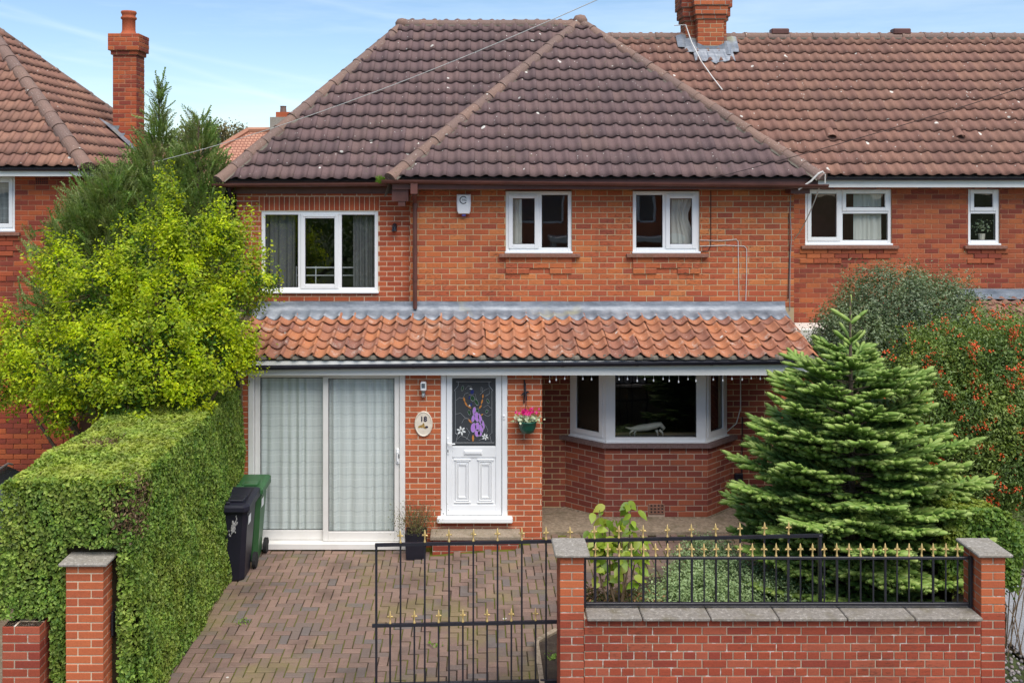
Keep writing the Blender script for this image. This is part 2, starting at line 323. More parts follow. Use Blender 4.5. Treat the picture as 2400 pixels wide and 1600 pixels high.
# ---------------------------------------------------------------- bricks
def unit_brick(var):
    rr = random.Random(var); m = MB(); cx, cz, cy = .02, .065, .16
    j = lambda a: rr.uniform(-a, a)
    fr = [(-.5 + cx, 0, -.5 + cz), (.5 - cx, 0, -.5 + cz), (.5 - cx, 0, .5 - cz), (-.5 + cx, 0, .5 - cz)]
    fr = [(x + j(.008), j(.05), z + j(.02)) for x, y, z in fr]
    md = [(-.5 + j(.006), cy, -.5 + j(.015)), (.5 + j(.006), cy, -.5 + j(.015)), (.5 + j(.006), cy, .5 + j(.015)), (-.5 + j(.006), cy, .5 + j(.015))]
    bk = [(-.5, 1, -.5), (.5, 1, -.5), (.5, 1, .5), (-.5, 1, .5)]
    fs = [(0, 1, 2, 3)] + [(4 + i, 4 + (i + 1) % 4, (i + 1) % 4, i) for i in range(4)] + [(8 + i, 8 + (i + 1) % 4, 4 + (i + 1) % 4, 4 + i) for i in range(4)]
    m.add(fr + md + bk, fs); return m
UB = [unit_brick(i) for i in range(4)]
UBM = {}
def brick_mesh(matkey, var):
    if (matkey, var) not in UBM: UBM[(matkey, var)] = UB[var].mesh('brick', MT[matkey])
    return UBM[(matkey, var)]
def snapz(z, z0, c): return z0 + round((z - z0) / c) * c
def lay(out, O, u, n, W, z0, z1, course=.075, length=.225, joint=.010, openings=(), bond='stretcher', matkey='brick_new', proud=.006, seed=0, push=None, start=0.0, hide=False):
    """bricks of one plane face: O its lower left corner (z ignored), u along the wall, n outward"""
    rr = random.Random(seed); O = Vector(O); u = Vector(u).normalized(); n = Vector(n).normalized(); k = 0; z = z0
    while z < z1 - .02:
        h = min(course, z1 - z); zc = z + h / 2
        if bond == 'stretcher': L = [length]; off = 0 if k % 2 else -length / 2
        elif bond == 'english': L = [length] if k % 2 else [length / 2]; off = -length * .25 if k % 2 else 0
        else: L = [length, length / 2] if k % 2 else [length, length / 2]; off = -(length * .75) if k % 2 else 0
        a = off + start; i = 0
        cuts = [(o[0], o[1]) for o in openings if o[2] < zc < o[3]]
        a -= L[0] if start else 0
        while a < W:
            if a + L[i % len(L)] < 0: a += L[i % len(L)]; i += 1; continue
            b = a + L[i % len(L)]; segs = [(max(a + joint / 2, 0.0), min(b - joint / 2, W))]
            for (c0, c1) in cuts:
                ns = []
                for (s0, s1) in segs:
                    if c1 <= s0 or c0 >= s1: ns.append((s0, s1)); continue
                    if c0 - s0 > .02: ns.append((s0, c0 - .002))
                    if s1 - c1 > .02: ns.append((c1 + .002, s1))
                segs = ns
            for (s0, s1) in segs:
                if s1 - s0 < .010: continue
                p = O + u * ((s0 + s1) / 2); pr = proud + rr.uniform(-.0015, .002)
                if push: pr += push((s0 + s1) / 2, zc)
                c = Vector((p.x, p.y, zc)) + n * pr; w = s1 - s0; hh = h - joint + rr.uniform(-.0015, .0015)
                M = frame3(c, u * w, -n * .034, Vector((0, 0, hh)))
                sz = w * hh * (F / max(c.y, 1)) ** 2 * (0 if hide else 1)
                out.append((sz, M, matkey, rr.randrange(4)))
            a = b; i += 1
        z += course; k += 1
def soldier(out, x0, x1, y, z0, z1, matkey, w=.075, joint=.01, proud=.006):
    n = max(1, round((x1 - x0) / w)); w = (x1 - x0) / n
    for i in range(n):
        c = Vector((x0 + (i + .5) * w, y - proud, (z0 + z1) / 2))
        out.append(((w * (z1 - z0)) * (F / y) ** 2, frame3(c, Vector((w - joint, 0, 0)), Vector((0, .034, 0)), Vector((0, 0, z1 - z0 - joint))), matkey, i % 4))
def emit_bricks(parent, bricks, limit=300, mass_name='brickwork'):
    bricks.sort(key=lambda b: -b[0])
    for sz, M, mk, v in bricks[:limit]: put('brick', brick_mesh(mk, v), parent, M)
    rest = bricks[limit:]
    bykey = {}
    for b in rest: bykey.setdefault(b[2], []).append(b)
    if not rest: return
    keys = list(bykey); m = MB()
    for i, k in enumerate(keys):
        m.cur = i
        for sz, M, mk, v in bykey[k]: m.add([M @ Vector(p) for p in UB[v].v], UB[v].f)
    o = m.build(mass_name, [MT[k] for k in keys], parent); o['kind'] = 'stuff'
def wall_face(mb, O, u, n, W, z0, z1, openings=(), reveal=.10):
    """plane wall with openings (u0,u1,z0,z1) and their reveals"""
    O = Vector(O); u = Vector(u).normalized(); n = Vector(n).normalized()
    P = lambda a, z, d=0: Vector((O.x, O.y, 0)) + u * a - n * d + Vector((0, 0, z))
    us = sorted({0, W, *[max(0, min(W, o[i])) for o in openings for i in (0, 1)]}); zs = sorted({z0, z1, *[max(z0, min(z1, o[i])) for o in openings for i in (2, 3)]})
    for a, b in zip(us, us[1:]):
        for c, d in zip(zs, zs[1:]):
            mu, mz = (a + b) / 2, (c + d) / 2
            if any(o[0] < mu < o[1] and o[2] < mz < o[3] for o in openings): continue
            mb.quad(P(a, c), P(b, c), P(b, d), P(a, d))
    for o in openings:
        a, b, c, d = o[:4]
        mb.quad(P(a, c), P(a, d), P(a, d, reveal), P(a, c, reveal)); mb.quad(P(b, c), P(b, c, reveal), P(b, d, reveal), P(b, d))
        mb.quad(P(a, d), P(b, d), P(b, d, reveal), P(a, d, reveal)); mb.quad(P(a, c), P(a, c, reveal), P(b, c, reveal), P(b, c))
# ---------------------------------------------------------------- roof tiles
def tile_builder(w, L, A, thick, nseg=9, peak=.84, tilt=.030, cusp=False):
    """one pantile: u 0..w across, v 0..L up the slope, n outward"""
    m = MB(); prof = []
    for i in range(nseg + 1):
        t = i / nseg
        if cusp: s_ = min(1, t / peak); h = A * ((1 - math.sin(math.pi * s_)) if t < peak else 1 - .45 * ((t - peak) / (1 - peak)) ** 1.5); h = h if t > peak * .5 else A * (.62 * (1 - math.sin(math.pi * s_)))
        elif t < peak: s_ = t / peak; h = A * (.56 * (1 - s_) ** 2.2 + (.5 - .5 * math.cos(math.pi * max(0, (s_ - .42) / .58))) ** 1.05 * 1.0)
        else: s_ = (t - peak) / (1 - peak); h = A * (1 - .30 * s_ ** 1.6)
        prof.append((t * w * 1.035, h))
    rows = [(0.0, tilt), (L * .5, tilt * .5), (L, 0.0)]
    vs = []
    for v, dz in rows:
        for u_, h in prof: vs.append((u_, v, h + dz))
    n1 = nseg + 1; fs = []
    for r in range(2):
        for i in range(nseg): fs.append((r * n1 + i, r * n1 + i + 1, (r + 1) * n1 + i + 1, (r + 1) * n1 + i))
    b = len(vs)
    for u_, h in prof: vs.append((u_, .004, h + tilt - thick))
    for i in range(nseg): fs.append((b + i, b + i + 1, i + 1, i))
    e = len(vs)
    for r, (v, dz) in enumerate(rows): vs.append((prof[-1][0], v, prof[-1][1] + dz - thick))
    for r in range(2): fs.append((r * n1 + nseg, e + r, e + r + 1, (r + 1) * n1 + nseg))
    m.add(vs, fs); return m
def tile_slope(parent, O, u, v, poly, w, g, tm, matkey, limit, seed=0, name='roof_tile', lap=.07, usens=0, vis=None, jit=1.0, rowsh=0.0, order=None):
    """cover a convex polygon in slope coordinates (u along the eave, v up) with single tiles, cut along its edges; returns (objects, leftovers)"""
    rr = random.Random(seed); O, u, v = Vector(O), Vector(u).normalized(), Vector(v).normalized(); n = u.cross(v).normalized()
    base = tm.mesh(name, MT[matkey], True)
    mass = MB(); items = []
    ed = []
    m_ = len(poly); area = sum(poly[i][0] * poly[(i + 1) % m_][1] - poly[(i + 1) % m_][0] * poly[i][1] for i in range(m_))
    for i in range(m_):
        (a0, b0), (a1, b1) = poly[i], poly[(i + 1) % m_]; d = Vector((a1 - a0, b1 - b0)).normalized(); nn = Vector((-d.y, d.x)) * (1 if area > 0 else -1)
        ed.append((Vector((a0, b0)), nn))
    inside = lambda p, e=0: all((Vector(p) - q).dot(nn) >= -e for q, nn in ed)
    u0 = min(p[0] for p in poly); u1 = max(p[0] for p in poly); v1 = max(p[1] for p in poly)
    k = 0
    while k * g < v1:
        vv = k * g; i = math.floor((u0 - usens) / w) - 1
        while i * w + usens < u1:
            a = i * w + usens + rowsh * k; i += 1
            cs = [(a, vv + .003), (a + w, vv + .003), (a + w, vv + g), (a, vv + g)]
            ins = [inside(c) for c in cs]
            mid = inside((a + w / 2, vv + g / 2))
            if not any(ins) and not mid:
                if not any(inside((a + w * fx, vv + g * fy)) for fx in (.25, .75) for fy in (.2, .5, .8)): continue
            p = O + u * (a + rr.uniform(-.003, .003) * jit) + v * (vv + rr.uniform(-.005, .005) * jit + .011 * math.sin(a * 1.3 + k * .9) * min(1, vv * 3) + (-.018 if rr.random() < .02 and k else 0)) + n * rr.uniform(-.0015, .0025) * jit
            ang = rr.uniform(-.008, .008) * jit; uu = (u * math.cos(ang) + v * math.sin(ang)); v2 = n.cross(uu)
            M = frame3(p, uu, v2, n)
            items.append((all(ins), M, a, vv))
        k += 1
    if order: items.sort(key=order)
    cnt = 0
    for full, M, a, vv in items:
        world = M.translation
        if full: me = base
        else:
            bm = bmesh.new()
            for p in tm.v: bm.verts.new(p)
            bm.verts.ensure_lookup_table()
            for f in tm.f: bm.faces.new([bm.verts[i] for i in f])
            for q, nn in ed:
                if nn.y > .99 and abs(q.y) < 1e-6: continue
                if nn.y < -.99: continue
                lp = Vector((q.x - a, q.y - vv, 0)); ln = Vector((nn.x, nn.y, 0))
                bmesh.ops.bisect_plane(bm, geom=bm.verts[:] + bm.edges[:] + bm.faces[:], plane_co=lp, plane_no=-ln, clear_outer=True)
            if len(bm.faces) < 3: bm.free(); continue
            if cnt < limit:
                me = bpy.data.meshes.new(name); bm.to_mesh(me); me.materials.append(MT[matkey]); me.polygons.foreach_set('use_smooth', [True] * len(me.polygons))
            else:
                bm.verts.index_update(); mass.add([M @ x.co for x in bm.verts], [[x.index for x in f.verts] for f in bm.faces])
            bm.free()
        if cnt < limit: put(name, me, parent, M); cnt += 1
        elif full: mass.add([M @ Vector(p) for p in tm.v], tm.f)
    if mass.v:
        o = mass.build('roof_tiling', MT[matkey], parent, True); o['kind'] = 'stuff'
    return cnt
def ridge_run(parent, p0, p1, r=.105, seg=.34, matkey='ridge', upv=(0, 0, 1), name='ridge_tile', seed=1, bedr=.10, drop=.05):
    rr = random.Random(seed); p0, p1 = Vector(p0), Vector(p1); d = (p1 - p0); Ln = d.length; d.normalize(); n = max(1, round(Ln / seg)); sl_ = Ln / n
    side = d.cross(Vector(upv)).normalized(); up = side.cross(d).normalized(); na = 10
    m = MB(); vs = []; L2 = sl_ * 1.06
    for (t, rad_) in ((0, r * 1.07), (.1, r * 1.07), (.11, r * 1.0), (L2 / sl_, r * .97)):
        for k in range(na + 1):
            a = math.pi * (k / na) * 1.0; vs.append((rad_ * math.cos(a), t * sl_, rad_ * math.sin(a)))
    fs = []
    for q in range(3):
        for k in range(na): fs.append((q * (na + 1) + k, q * (na + 1) + k + 1, (q + 1) * (na + 1) + k + 1, (q + 1) * (na + 1) + k))
    fs.append(tuple(range(na + 1)))
    m.add(vs, fs); me = m.mesh(name, MT[matkey], False)
    for k in range(n):
        o_ = p0 + d * (k * sl_) - up * drop + up * rr.uniform(-.006, .006) + side * rr.uniform(-.006, .006)
        put(name, me, parent, frame3(o_, side, d, up))
    b = MB(); b.extrude([(-bedr * 1.15, -.07), (bedr * 1.15, -.07), (bedr * .9, .02 - drop), (-bedr * .9, .02 - drop)], p0 + d * .02, p1, upv); b.build('mortar_bed', MT['bed'], parent)
def gutter(parent, p0, p1, r=.055, mat='brownpl', name='gutter', seg=10, brackets=0):
    m = MB(); prof = []
    for k in range(seg + 1): a = math.pi + math.pi * k / seg; prof.append((r * math.cos(a), r * math.sin(a)))
    for k in range(seg + 1): a = 2 * math.pi - math.pi * k / seg; prof.append(((r - .006) * math.cos(a), (r - .006) * math.sin(a)))
    m.extrude(prof, p0, p1); o = m.build(name, MT[mat], parent)
    if brackets:
        p0, p1 = Vector(p0), Vector(p1); d = (p1 - p0).normalized(); pr2 = [((x * 1.09), (y * 1.09 + .002)) for x, y in prof[:seg + 1]] + [((x * .93), y * .93) for x, y in prof[:seg + 1]][::-1]
        bm_ = MB(); bm_.extrude(pr2, (0, 0, 0), (d * .035)); me = bm_.mesh('bracket', MT[mat])
        for k in range(brackets): put('bracket', me, o, Matrix.Translation(p0 + (p1 - p0) * ((k + .5) / brackets)))
    return o
# ---------------------------------------------------------------- uPVC window
def window(parent, x0, x1, z0, z1, y, muls=(), trans=None, sashes=(), fw=.055, glass='glass_up', mat='upvc', name='window', depth=.07, inset=.025, vent=True):
    """casement frame in a wall plane facing -Y at y; muls: mullion centre x's; trans: {light: z}; sashes: opening lights"""
    yf = y + inset; m = MB(); xs = [x0] + list(muls) + [x1]
    m.cbox(x0, x0 + fw, yf, yf + depth, z0, z1, .006); m.cbox(x1 - fw, x1, yf, yf + depth, z0, z1, .006)
    m.cbox(x0 + fw, x1 - fw, yf + .001, yf + depth, z0, z0 + fw, .006); m.cbox(x0 + fw, x1 - fw, yf + .001, yf + depth, z1 - fw, z1, .006)
    for q in muls: m.cbox(q - fw * .5, q + fw * .5, yf + .002, yf + depth, z0 + fw, z1 - fw, .006)
    m.cbox(x0 - .012, x1 + .012, yf - .055, yf + .01, z0 - .03, z0 + .004, .008)      # its own white sill
    o = m.build(name, MT[mat], parent); cells = []
    for i in range(len(xs) - 1):
        a = xs[i] + (fw if i == 0 else fw * .5); b = xs[i + 1] - (fw if i == len(xs) - 2 else fw * .5)
        zz = [z0 + fw, z1 - fw]
        if trans and i in trans:
            t = trans[i]; mm = MB(); mm.cbox(a, b, yf + .003, yf + depth, t - fw * .5, t + fw * .5, .006); mm.build('transom', MT[mat], o)
            cells.append((i, 0, a, b, zz[0], t - fw * .5)); cells.append((i, 1, a, b, t + fw * .5, zz[1]))
        else: cells.append((i, 0, a, b, zz[0], zz[1]))
    for (i, j, a, b, c, d) in cells:
        g0 = 0
        if (i, j) in sashes or (i in sashes and not (trans and i in trans)):
            s = MB(); sw = .052; ys = yf - .016
            s.cbox(a - .012, a + sw, ys, yf + .04, c - .012, d + .012, .006); s.cbox(b - sw, b + .012, ys, yf + .04, c - .012, d + .012, .006)
            s.cbox(a + sw, b - sw, ys + .001, yf + .04, c - .012, c + sw, .006); s.cbox(a + sw, b - sw, ys + .001, yf + .04, d - sw, d + .012, .006)
            so_ = s.build('sash', MT[mat], o); g0 = sw
            if vent:
                vv = MB(); vv.cbox(a + .03, b - .03, ys - .008, ys + .001, d - .028, d - .010, .003); vv.build('trickle_vent', MT[mat], o)
        aa, bb, cc, dd = a + g0, b - g0, c + g0, d - g0; yg = yf + .03
        k = MB(); e = .008
        k.box(aa, aa + e, yg - .012, yg, cc, dd); k.box(bb - e, bb, yg - .012, yg, cc, dd); k.box(aa + e, bb - e, yg - .012, yg, cc, cc + e); k.box(aa + e, bb - e, yg - .012, yg, dd - e, dd); k.build('gasket', MT['gasket'], o)
        p = MB(); p.quad((aa, yg, cc), (bb, yg, cc), (bb, yg, dd), (aa, yg, dd)); p.build('pane', MT[glass], o)
    return o
def curtain(name, label, x0, x1, z0, z1, y, mat, folds=9, amp=.03, pinch=0, seed=0, skew=0):
    rr = random.Random(seed); nu = folds * 8; nv = 8; vs = []; fs = []; ph = [rr.uniform(0, 6.28) for _ in range(3)]
    for j in range(nv + 1):
        t = j / nv; z = z0 + (z1 - z0) * t
        for i in range(nu + 1):
            s_ = i / nu; w_ = math.sin(s_ * folds * 2 * math.pi + 1.4 * math.sin(s_ * 9 + ph[0])) * (.7 + .3 * math.sin(s_ * 23 + ph[1])) + .35 * math.sin(s_ * folds * 5.1 + ph[2] + t)
            xx = x0 + (x1 - x0) * s_
            if pinch: xx = x0 + (x1 - x0) * s_ * (1 - pinch * math.sin(math.pi * min(1, (1 - t) * 1.15)) ** 2)
            vs.append((xx + skew * (1 - t), y + w_ * amp * (.8 + .4 * (1 - t)), z))
    for j in range(nv):
        for i in range(nu): fs.append((j * (nu + 1) + i, j * (nu + 1) + i + 1, (j + 1) * (nu + 1) + i + 1, (j + 1) * (nu + 1) + i))
    m = MB(); m.add(vs, fs); o = m.build(name, mat, None, True); return tag(o, label, 'curtain')
# ================================================================ GROUND
g = MB(); g.quad((-700, -400, -.06), (700, -400, -.06), (700, 1500, -.06), (-700, 1500, -.06)); tag(g.build('ground', MT['grass']), None, None, kind='structure')
BED = [(.68, 9.25), (.68, 10.26), (.92, 10.52), (1.35, 11.35), (2.0, 11.95), (4.95, 12.4), (4.95, 9.25)]
def inpoly(x, y, P):
    c = False
    for i in range(len(P)):
        (a, b), (p, q) = P[i], P[i - 1]
        if (b > y) != (q > y) and x < (p - a) * (y - b) / (q - b) + a: c = not c
    return c
d = MB(); nx, ny = 40, 24
P_ = lambda i, j: (-3.6 + 8.5 * i / nx, 8.6 + 5.9 * j / ny)
vs = []
for j in range(ny + 1):
    for i in range(nx + 1): x, y = P_(i, j); vs.append((x, y, gz(x, y) - .013))
d.add(vs, [(j * (nx + 1) + i, j * (nx + 1) + i + 1, (j + 1) * (nx + 1) + i + 1, (j + 1) * (nx + 1) + i) for j in range(ny) for i in range(nx)])
drive = tag(d.build('driveway', MT['joint'], None, True), None, None, kind='structure')
# herringbone block paving, one block at a time
c_ = .1025; pv = []
for j in range(0, 48):
    for i in range(0, 84):
        mm = (i - j) % 4
        if mm not in (0, 3): continue
        L_, W_ = (2, 1) if mm == 0 else (1, 2)
        x = -3.55 + (i + L_ / 2) * c_; y = 8.62 + (j + W_ / 2) * c_
        if y > 13.28 + (.25 if x > .95 else 0) or inpoly(x, y, BED) or x > 4.9: continue
        if -.6 < x < .66 and y > 12.93: continue
        pv.append((x, y, mm))
def paver_mesh(w_, h_, var):
    m = MB(); rr = random.Random(var); a, b = w_ / 2 - .0058, h_ / 2 - .0058; cc = .007
    j = lambda: rr.uniform(-.0012, .0012)
    m.add([(-a + cc, -b + cc, j()), (a - cc, -b + cc, j()), (a - cc, b - cc, j()), (-a + cc, b - cc, j()), (-a, -b, -.005), (a, -b, -.005), (a, b, -.005), (-a, b, -.005), (-a, -b, -.03), (a, -b, -.03), (a, b, -.03), (-a, b, -.03)],
          [(0, 1, 2, 3)] + [(4 + i, 4 + (i + 1) % 4, (i + 1) % 4, i) for i in range(4)] + [(8 + i, 8 + (i + 1) % 4, 4 + (i + 1) % 4, 4 + i) for i in range(4)])
    return m
PM = {(k, v): paver_mesh(*((2 * c_, c_) if k == 0 else (c_, 2 * c_)), v * 7 + k) for k in (0, 3) for v in range(3)}
PMM = {k: m.mesh('paver', MT['paver']) for k, m in PM.items()}
def pvis(p):
    x, y, _ = p; s_ = F / y; px = VX + x * s_; py = VY + (HC - gz(x, y)) * s_
    return (py > 1612 or px < 430 or (px > 1300 and py > 1285) or py < 1280, y)
pv.sort(key=pvis); mass = MB(); rr = random.Random(4)
for i, (x, y, mm) in enumerate(pv):
    v = rr.randrange(3); M = Matrix.Translation((x, y, gz(x, y) + rr.uniform(-.002, .003))) @ Matrix.Rotation(rr.uniform(-.014, .014), 4, 'Z') @ Matrix.Rotation(rr.uniform(-.006, .006), 4, 'X')
    if i < 300: put('paver', PMM[(mm, v)], drive, M)
    else: mass.add([M @ Vector(p) for p in PM[(mm, v)].v], PM[(mm, v)].f)
mass.build('block_paving', MT['paver'], drive)['kind'] = 'stuff'
b = MB(); b.poly([(x, y, gz(x, y) + .03) for x, y in BED]); bedo = tag(b.build('planting_bed', MT['soil']), None, None, kind='structure')
b = MB()
for (p, q) in (((.655, 9.25), (.655, 9.75)), ((.655, 9.76), (.655, 10.27)), ((.66, 10.28), (.90, 10.55)), ((.905, 10.56), (1.10, 10.93)), ((1.105, 10.94), (1.33, 11.36))):
    k = MB(); z = gz(*p); k.extrude([(-.025, -.04), (.025, -.04), (.025, .05), (-.025, .055)], (p[0], p[1], z), (q[0], q[1], gz(*q))); k.build('edging_kerb', MT['slab'], bedo)
# pavement and road on the camera's side of the wall, neighbours' plots
p = MB(); p.box(-40, 40, 5.6, 8.6, -.05, -.01); tag(p.build('pavement', MT['paveslab']), None, None, kind='structure')
p = MB(); p.box(-40, 40, 5.45, 5.59, -.12, -.015); tag(p.build('kerb', MT['coping']), None, None, kind='structure')
p = MB(); p.quad((-60, -4, -.056), (60, -4, -.056), (60, 5.45, -.056), (-60, 5.45, -.056)); tag(p.build('road', MT['asphalt']), None, None, kind='structure')
p = MB(); p.quad((-14, 8.6, -.02), (-4.45, 8.6, -.02), (-4.45, 16, -.02), (-14, 16, -.02)); tag(p.build('neighbour_drive', MT['slab']), None, None, kind='structure')
# ================================================================ THE HOUSE
house = thing('house', 'red brick house number 18 with brown hipped roof and terracotta tiled porch', 'house', (0.6, 14.5, 0))
YW, YX, YP = 14.55, 14.70, 13.30
C0 = .0826
bricks = []
# --- openings on brick courses
zb = 2.95
w_mid = (.475, 1.456); w_rt = (2.36, 3.35); wz0, wz1 = snapz(3.955, zb, C0), 4.86
XL, XR = -.94, 4.75
wall = MB(); ops = [(w_mid[0] - XL, w_mid[1] - XL, wz0, wz1), (w_rt[0] - XL, w_rt[1] - XL, wz0, wz1), (1.55 - XL, 3.65 - XL, 1.24, 2.42)]
wall_face(wall, (XL, YW, 0), (1, 0, 0), (0, -1, 0), XR - XL, 0, 4.98, ops)
wall.quad((XR, YW, 0), (XR, 20.3, 0), (XR, 20.3, 4.98), (XR, YW, 4.98)); wall.quad((XL, YW, 2.5), (XL, YX + .02, 2.5), (XL, YX + .02, 4.98), (XL, YW, 4.98))
wallo = wall.build('wall', MT['mortar'], house)
def apron(xw):                                                             # corbelled bricks under the upper sills
    def f(u_, z):
        for a, b in (w_mid, w_rt):
            x = u_ + XL
            if a - .02 < x < b + .02 and wz0 - .34 < z < wz0 - .06:
                if z > wz0 - .25 or x < a + .36 or x > b - .30: return .022
        return 0
    return f
ap_cut = [(a - XL, b - XL, wz0 - 3 * C0, wz0 - C0) for a, b in (w_mid, w_rt)] + [(a - XL, a - XL + .35, wz0 - 4 * C0, wz0 - 3 * C0) for a, b in (w_mid, w_rt)] + [(b - XL - .33, b - XL, wz0 - 4 * C0, wz0 - 3 * C0) for a, b in (w_mid, w_rt)]
lay(bricks, (XL, YW, 0), (1, 0, 0), (0, -1, 0), XR - XL, zb + 2 * C0, 4.98, C0, .2335, .011, ops + ap_cut, 'stretcher', 'brick_main', seed=3)
apm = MB()
for (u0, u1, z0_, z1_) in ap_cut:
    apm.box(XL + u0 + .002, XL + u1 - .002, YW - .022, YW + .01, z0_ + .004, z1_ - .001)
    lay(bricks, (XL + u0, YW - .022, 0), (1, 0, 0), (0, -1, 0), u1 - u0, z0_, z1_, C0, .2335, .011, (), 'stretcher', 'brick_main', seed=int(u0 * 100) + 7, start=.06)
apm.build('brick_apron', MT['mortar'], house)
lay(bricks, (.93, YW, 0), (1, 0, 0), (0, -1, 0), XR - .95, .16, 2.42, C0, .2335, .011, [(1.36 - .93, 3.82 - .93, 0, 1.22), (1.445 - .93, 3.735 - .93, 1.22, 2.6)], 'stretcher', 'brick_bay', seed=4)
XE0 = -3.55; ew = (-3.18, -1.43); cz = .075; zeb = 2.96; ez0, ez1 = snapz(3.345, zeb, cz), snapz(4.52, zeb, cz)
ext = MB(); eops = [(ew[0] - XE0, ew[1] - XE0, ez0, ez1)]
wall_face(ext, (XE0, YX, 0), (1, 0, 0), (0, -1, 0), XL - XE0, 0, 4.95, eops); ext.quad((XE0, YX, 0), (XE0, 20.3, 0), (XE0, 20.3, 4.95), (XE0, YX, 4.95))
ext.quad((XE0, 20.3, 0), (XR, 20.3, 0), (XR, 20.3, 4.95), (XE0, 20.3, 4.95))
exto = ext.build('extension_wall', MT['mortar_new'], house)
sold = (ew[0] - .03 - XE0, ew[1] + .02 - XE0, ez1, ez1 + 3 * cz - .03)
lay(bricks, (XE0, YX, 0), (1, 0, 0), (0, -1, 0), XL - XE0, zeb + 3 * cz, 4.95, cz, .225, .010, eops + [(sold[0], sold[1], ez1, ez1 + 3 * cz)], 'stretcher', 'brick_new', seed=5)
soldier(bricks, XE0 + sold[0], XE0 + sold[1], YX, ez1 + .006, ez1 + 3 * cz - .004, 'brick_new')
# --- porch: front piers, side walls, plinths
def box_wall(name, x0, x1, y0, y1, z0, z1, mat): m = MB(); m.box(x0, x1, y0, y1, z0, z1); return m.build(name, MT[mat], house)
for (x0, x1, zz, sd_) in ((-3.13, -3.055, 0, 21), (-.925, -.447, .0, 22), (.459, .928, .08, 23), (4.17, 4.6, .1, 24)):
    box_wall('porch_pier', x0, x1, YP, YP + (.3 if x1 < 4 else .34), zz, 2.42, 'mortar_new')
    lay(bricks, (x0, YP, 0), (1, 0, 0), (0, -1, 0), x1 - x0, zz + .0, 2.41, .0742, .225, .011, (), 'stretcher', 'brick_pillar', seed=sd_, start=(.06 if sd_ == 22 else 0))
lay(bricks, (4.17, YP + .34, 0), (0, -1, 0), (-1, 0, 0), .34, .1, 2.41, .0742, .225, .011, (), 'stretcher', 'brick_pillar', seed=31)
box_wall('porch_side_wall', .80, .925, YP + .3, YW, 0, 2.42, 'mortar_new'); box_wall('porch_side_wall', -3.13, -3.0, YP + .3, YX, 0, 2.6, 'mortar_new')
lay(bricks, (-.447, YP, 0), (1, 0, 0), (0, -1, 0), .906, .08, .38, .0742, .225, .011, (), 'stretcher', 'brick_front', seed=33)
box_wall('threshold_wall', -.447, .459, YP + .004, YP + .2, .0, .38, 'mortar_new')
# --- bay under the porch
BA = [(1.36, YW), (1.885, 14.1), (3.36, 14.1), (3.82, YW)]
baym = MB()
for (a, b_), sd_ in zip(zip(BA, BA[1:]), (41, 42, 43)):
    a, b_ = Vector((*a, 0)), Vector((*b_, 0)); uu = (b_ - a).normalized(); nn = Vector((uu.y, -uu.x, 0)); W_ = (b_ - a).length
    wall_face(baym, a, uu, nn, W_, .14, 1.17)
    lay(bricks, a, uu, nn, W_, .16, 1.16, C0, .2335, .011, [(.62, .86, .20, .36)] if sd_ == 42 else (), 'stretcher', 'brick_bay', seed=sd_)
    if sd_ == 42:
        av = MB(); av.cbox(BA[1][0] + .625, BA[1][0] + .855, 14.088, 14.13, .205, .355, .004)
        for i in range(4):
            for j in range(3): av.cur = 1; av.box(BA[1][0] + .655 + i * .052, BA[1][0] + .68 + i * .052, 14.0865, 14.09, .228 + j * .045, .25 + j * .045); av.cur = 0
        av.build('air_brick', [MT['sill'], MT['gasket']], house)
baym.build('bay_wall', MT['mortar_bay'], house)
pl = MB()
for off, z0, z1 in ((.012, .13, .165),):
    pts = [(1.30, YW), (1.87, 14.085), (3.375, 14.085), (3.87, YW)]; n_ = len(pts)
    for (a, b_) in zip(pts, pts[1:]): pl.quad((*a, z0), (*b_, z0), (*b_, z1), (*a, z1))
    pl.poly([(*p, z1) for p in pts])
pl.build('bay_plinth', MT['slab'], house)
bs = MB(); o1 = [(1.26, YW), (1.85, 14.035), (3.395, 14.035), (3.92, YW)]
for (a, b_) in zip(o1, o1[1:]): bs.quad((*a, 1.165), (*b_, 1.165), (*b_, 1.225), (*a, 1.225))
bs.poly([(*p, 1.225) for p in o1]); bs.poly([(*p, 1.165) for p in o1][::-1]); bayw = bs.build('bay_sill', MT['baysill'], house)
bw = [(1.43, 14.53), (1.905, 14.125), (3.34, 14.125), (3.75, 14.53)]
bay = None; fr = MB()
def bar(mb, a, b_, z0, z1, t, dep=.07):
    a, b_ = Vector((*a, 0)), Vector((*b_, 0)); d_ = (b_ - a).normalized(); n_ = Vector((d_.y, -d_.x, 0))
    q = [a, b_, b_ - n_ * dep, a - n_ * dep]; mb.add([(p.x, p.y, z0) for p in q] + [(p.x, p.y, z1) for p in q], ((0, 3, 2, 1), (4, 5, 6, 7), (0, 1, 5, 4), (1, 2, 6, 5), (2, 3, 7, 6), (3, 0, 4, 7)))
segs = []
for k, (a, b_) in enumerate(zip(bw, bw[1:])):
    A, B = Vector((*a, 0)), Vector((*b_, 0)); d_ = (B - A).normalized(); n_ = Vector((d_.y, -d_.x, 0)); L_ = (B - A).length
    at = lambda t, off=0: ((A + d_ * t + n_ * off).x, (A + d_ * t + n_ * off).y)
    fwb = .062
    bar(fr, at(0), at(L_), 1.23, 1.30, 0); bar(fr, at(0), at(L_), 2.32, 2.42, 0)
    bar(fr, at(0, .002), at(fwb + (.07 if k == 1 else 0), .002), 1.23, 2.42, 0); bar(fr, at(L_ - fwb - (.07 if k == 1 else 0), .002), at(L_, .002), 1.23, 2.42, 0)
    bar(fr, at(-.01, .035), at(L_ + .01, .035), 1.205, 1.24, 0, .05)
    segs.append((A, d_, n_, L_))
bay = fr.build('bay_window', MT['upvc_grey'], house)
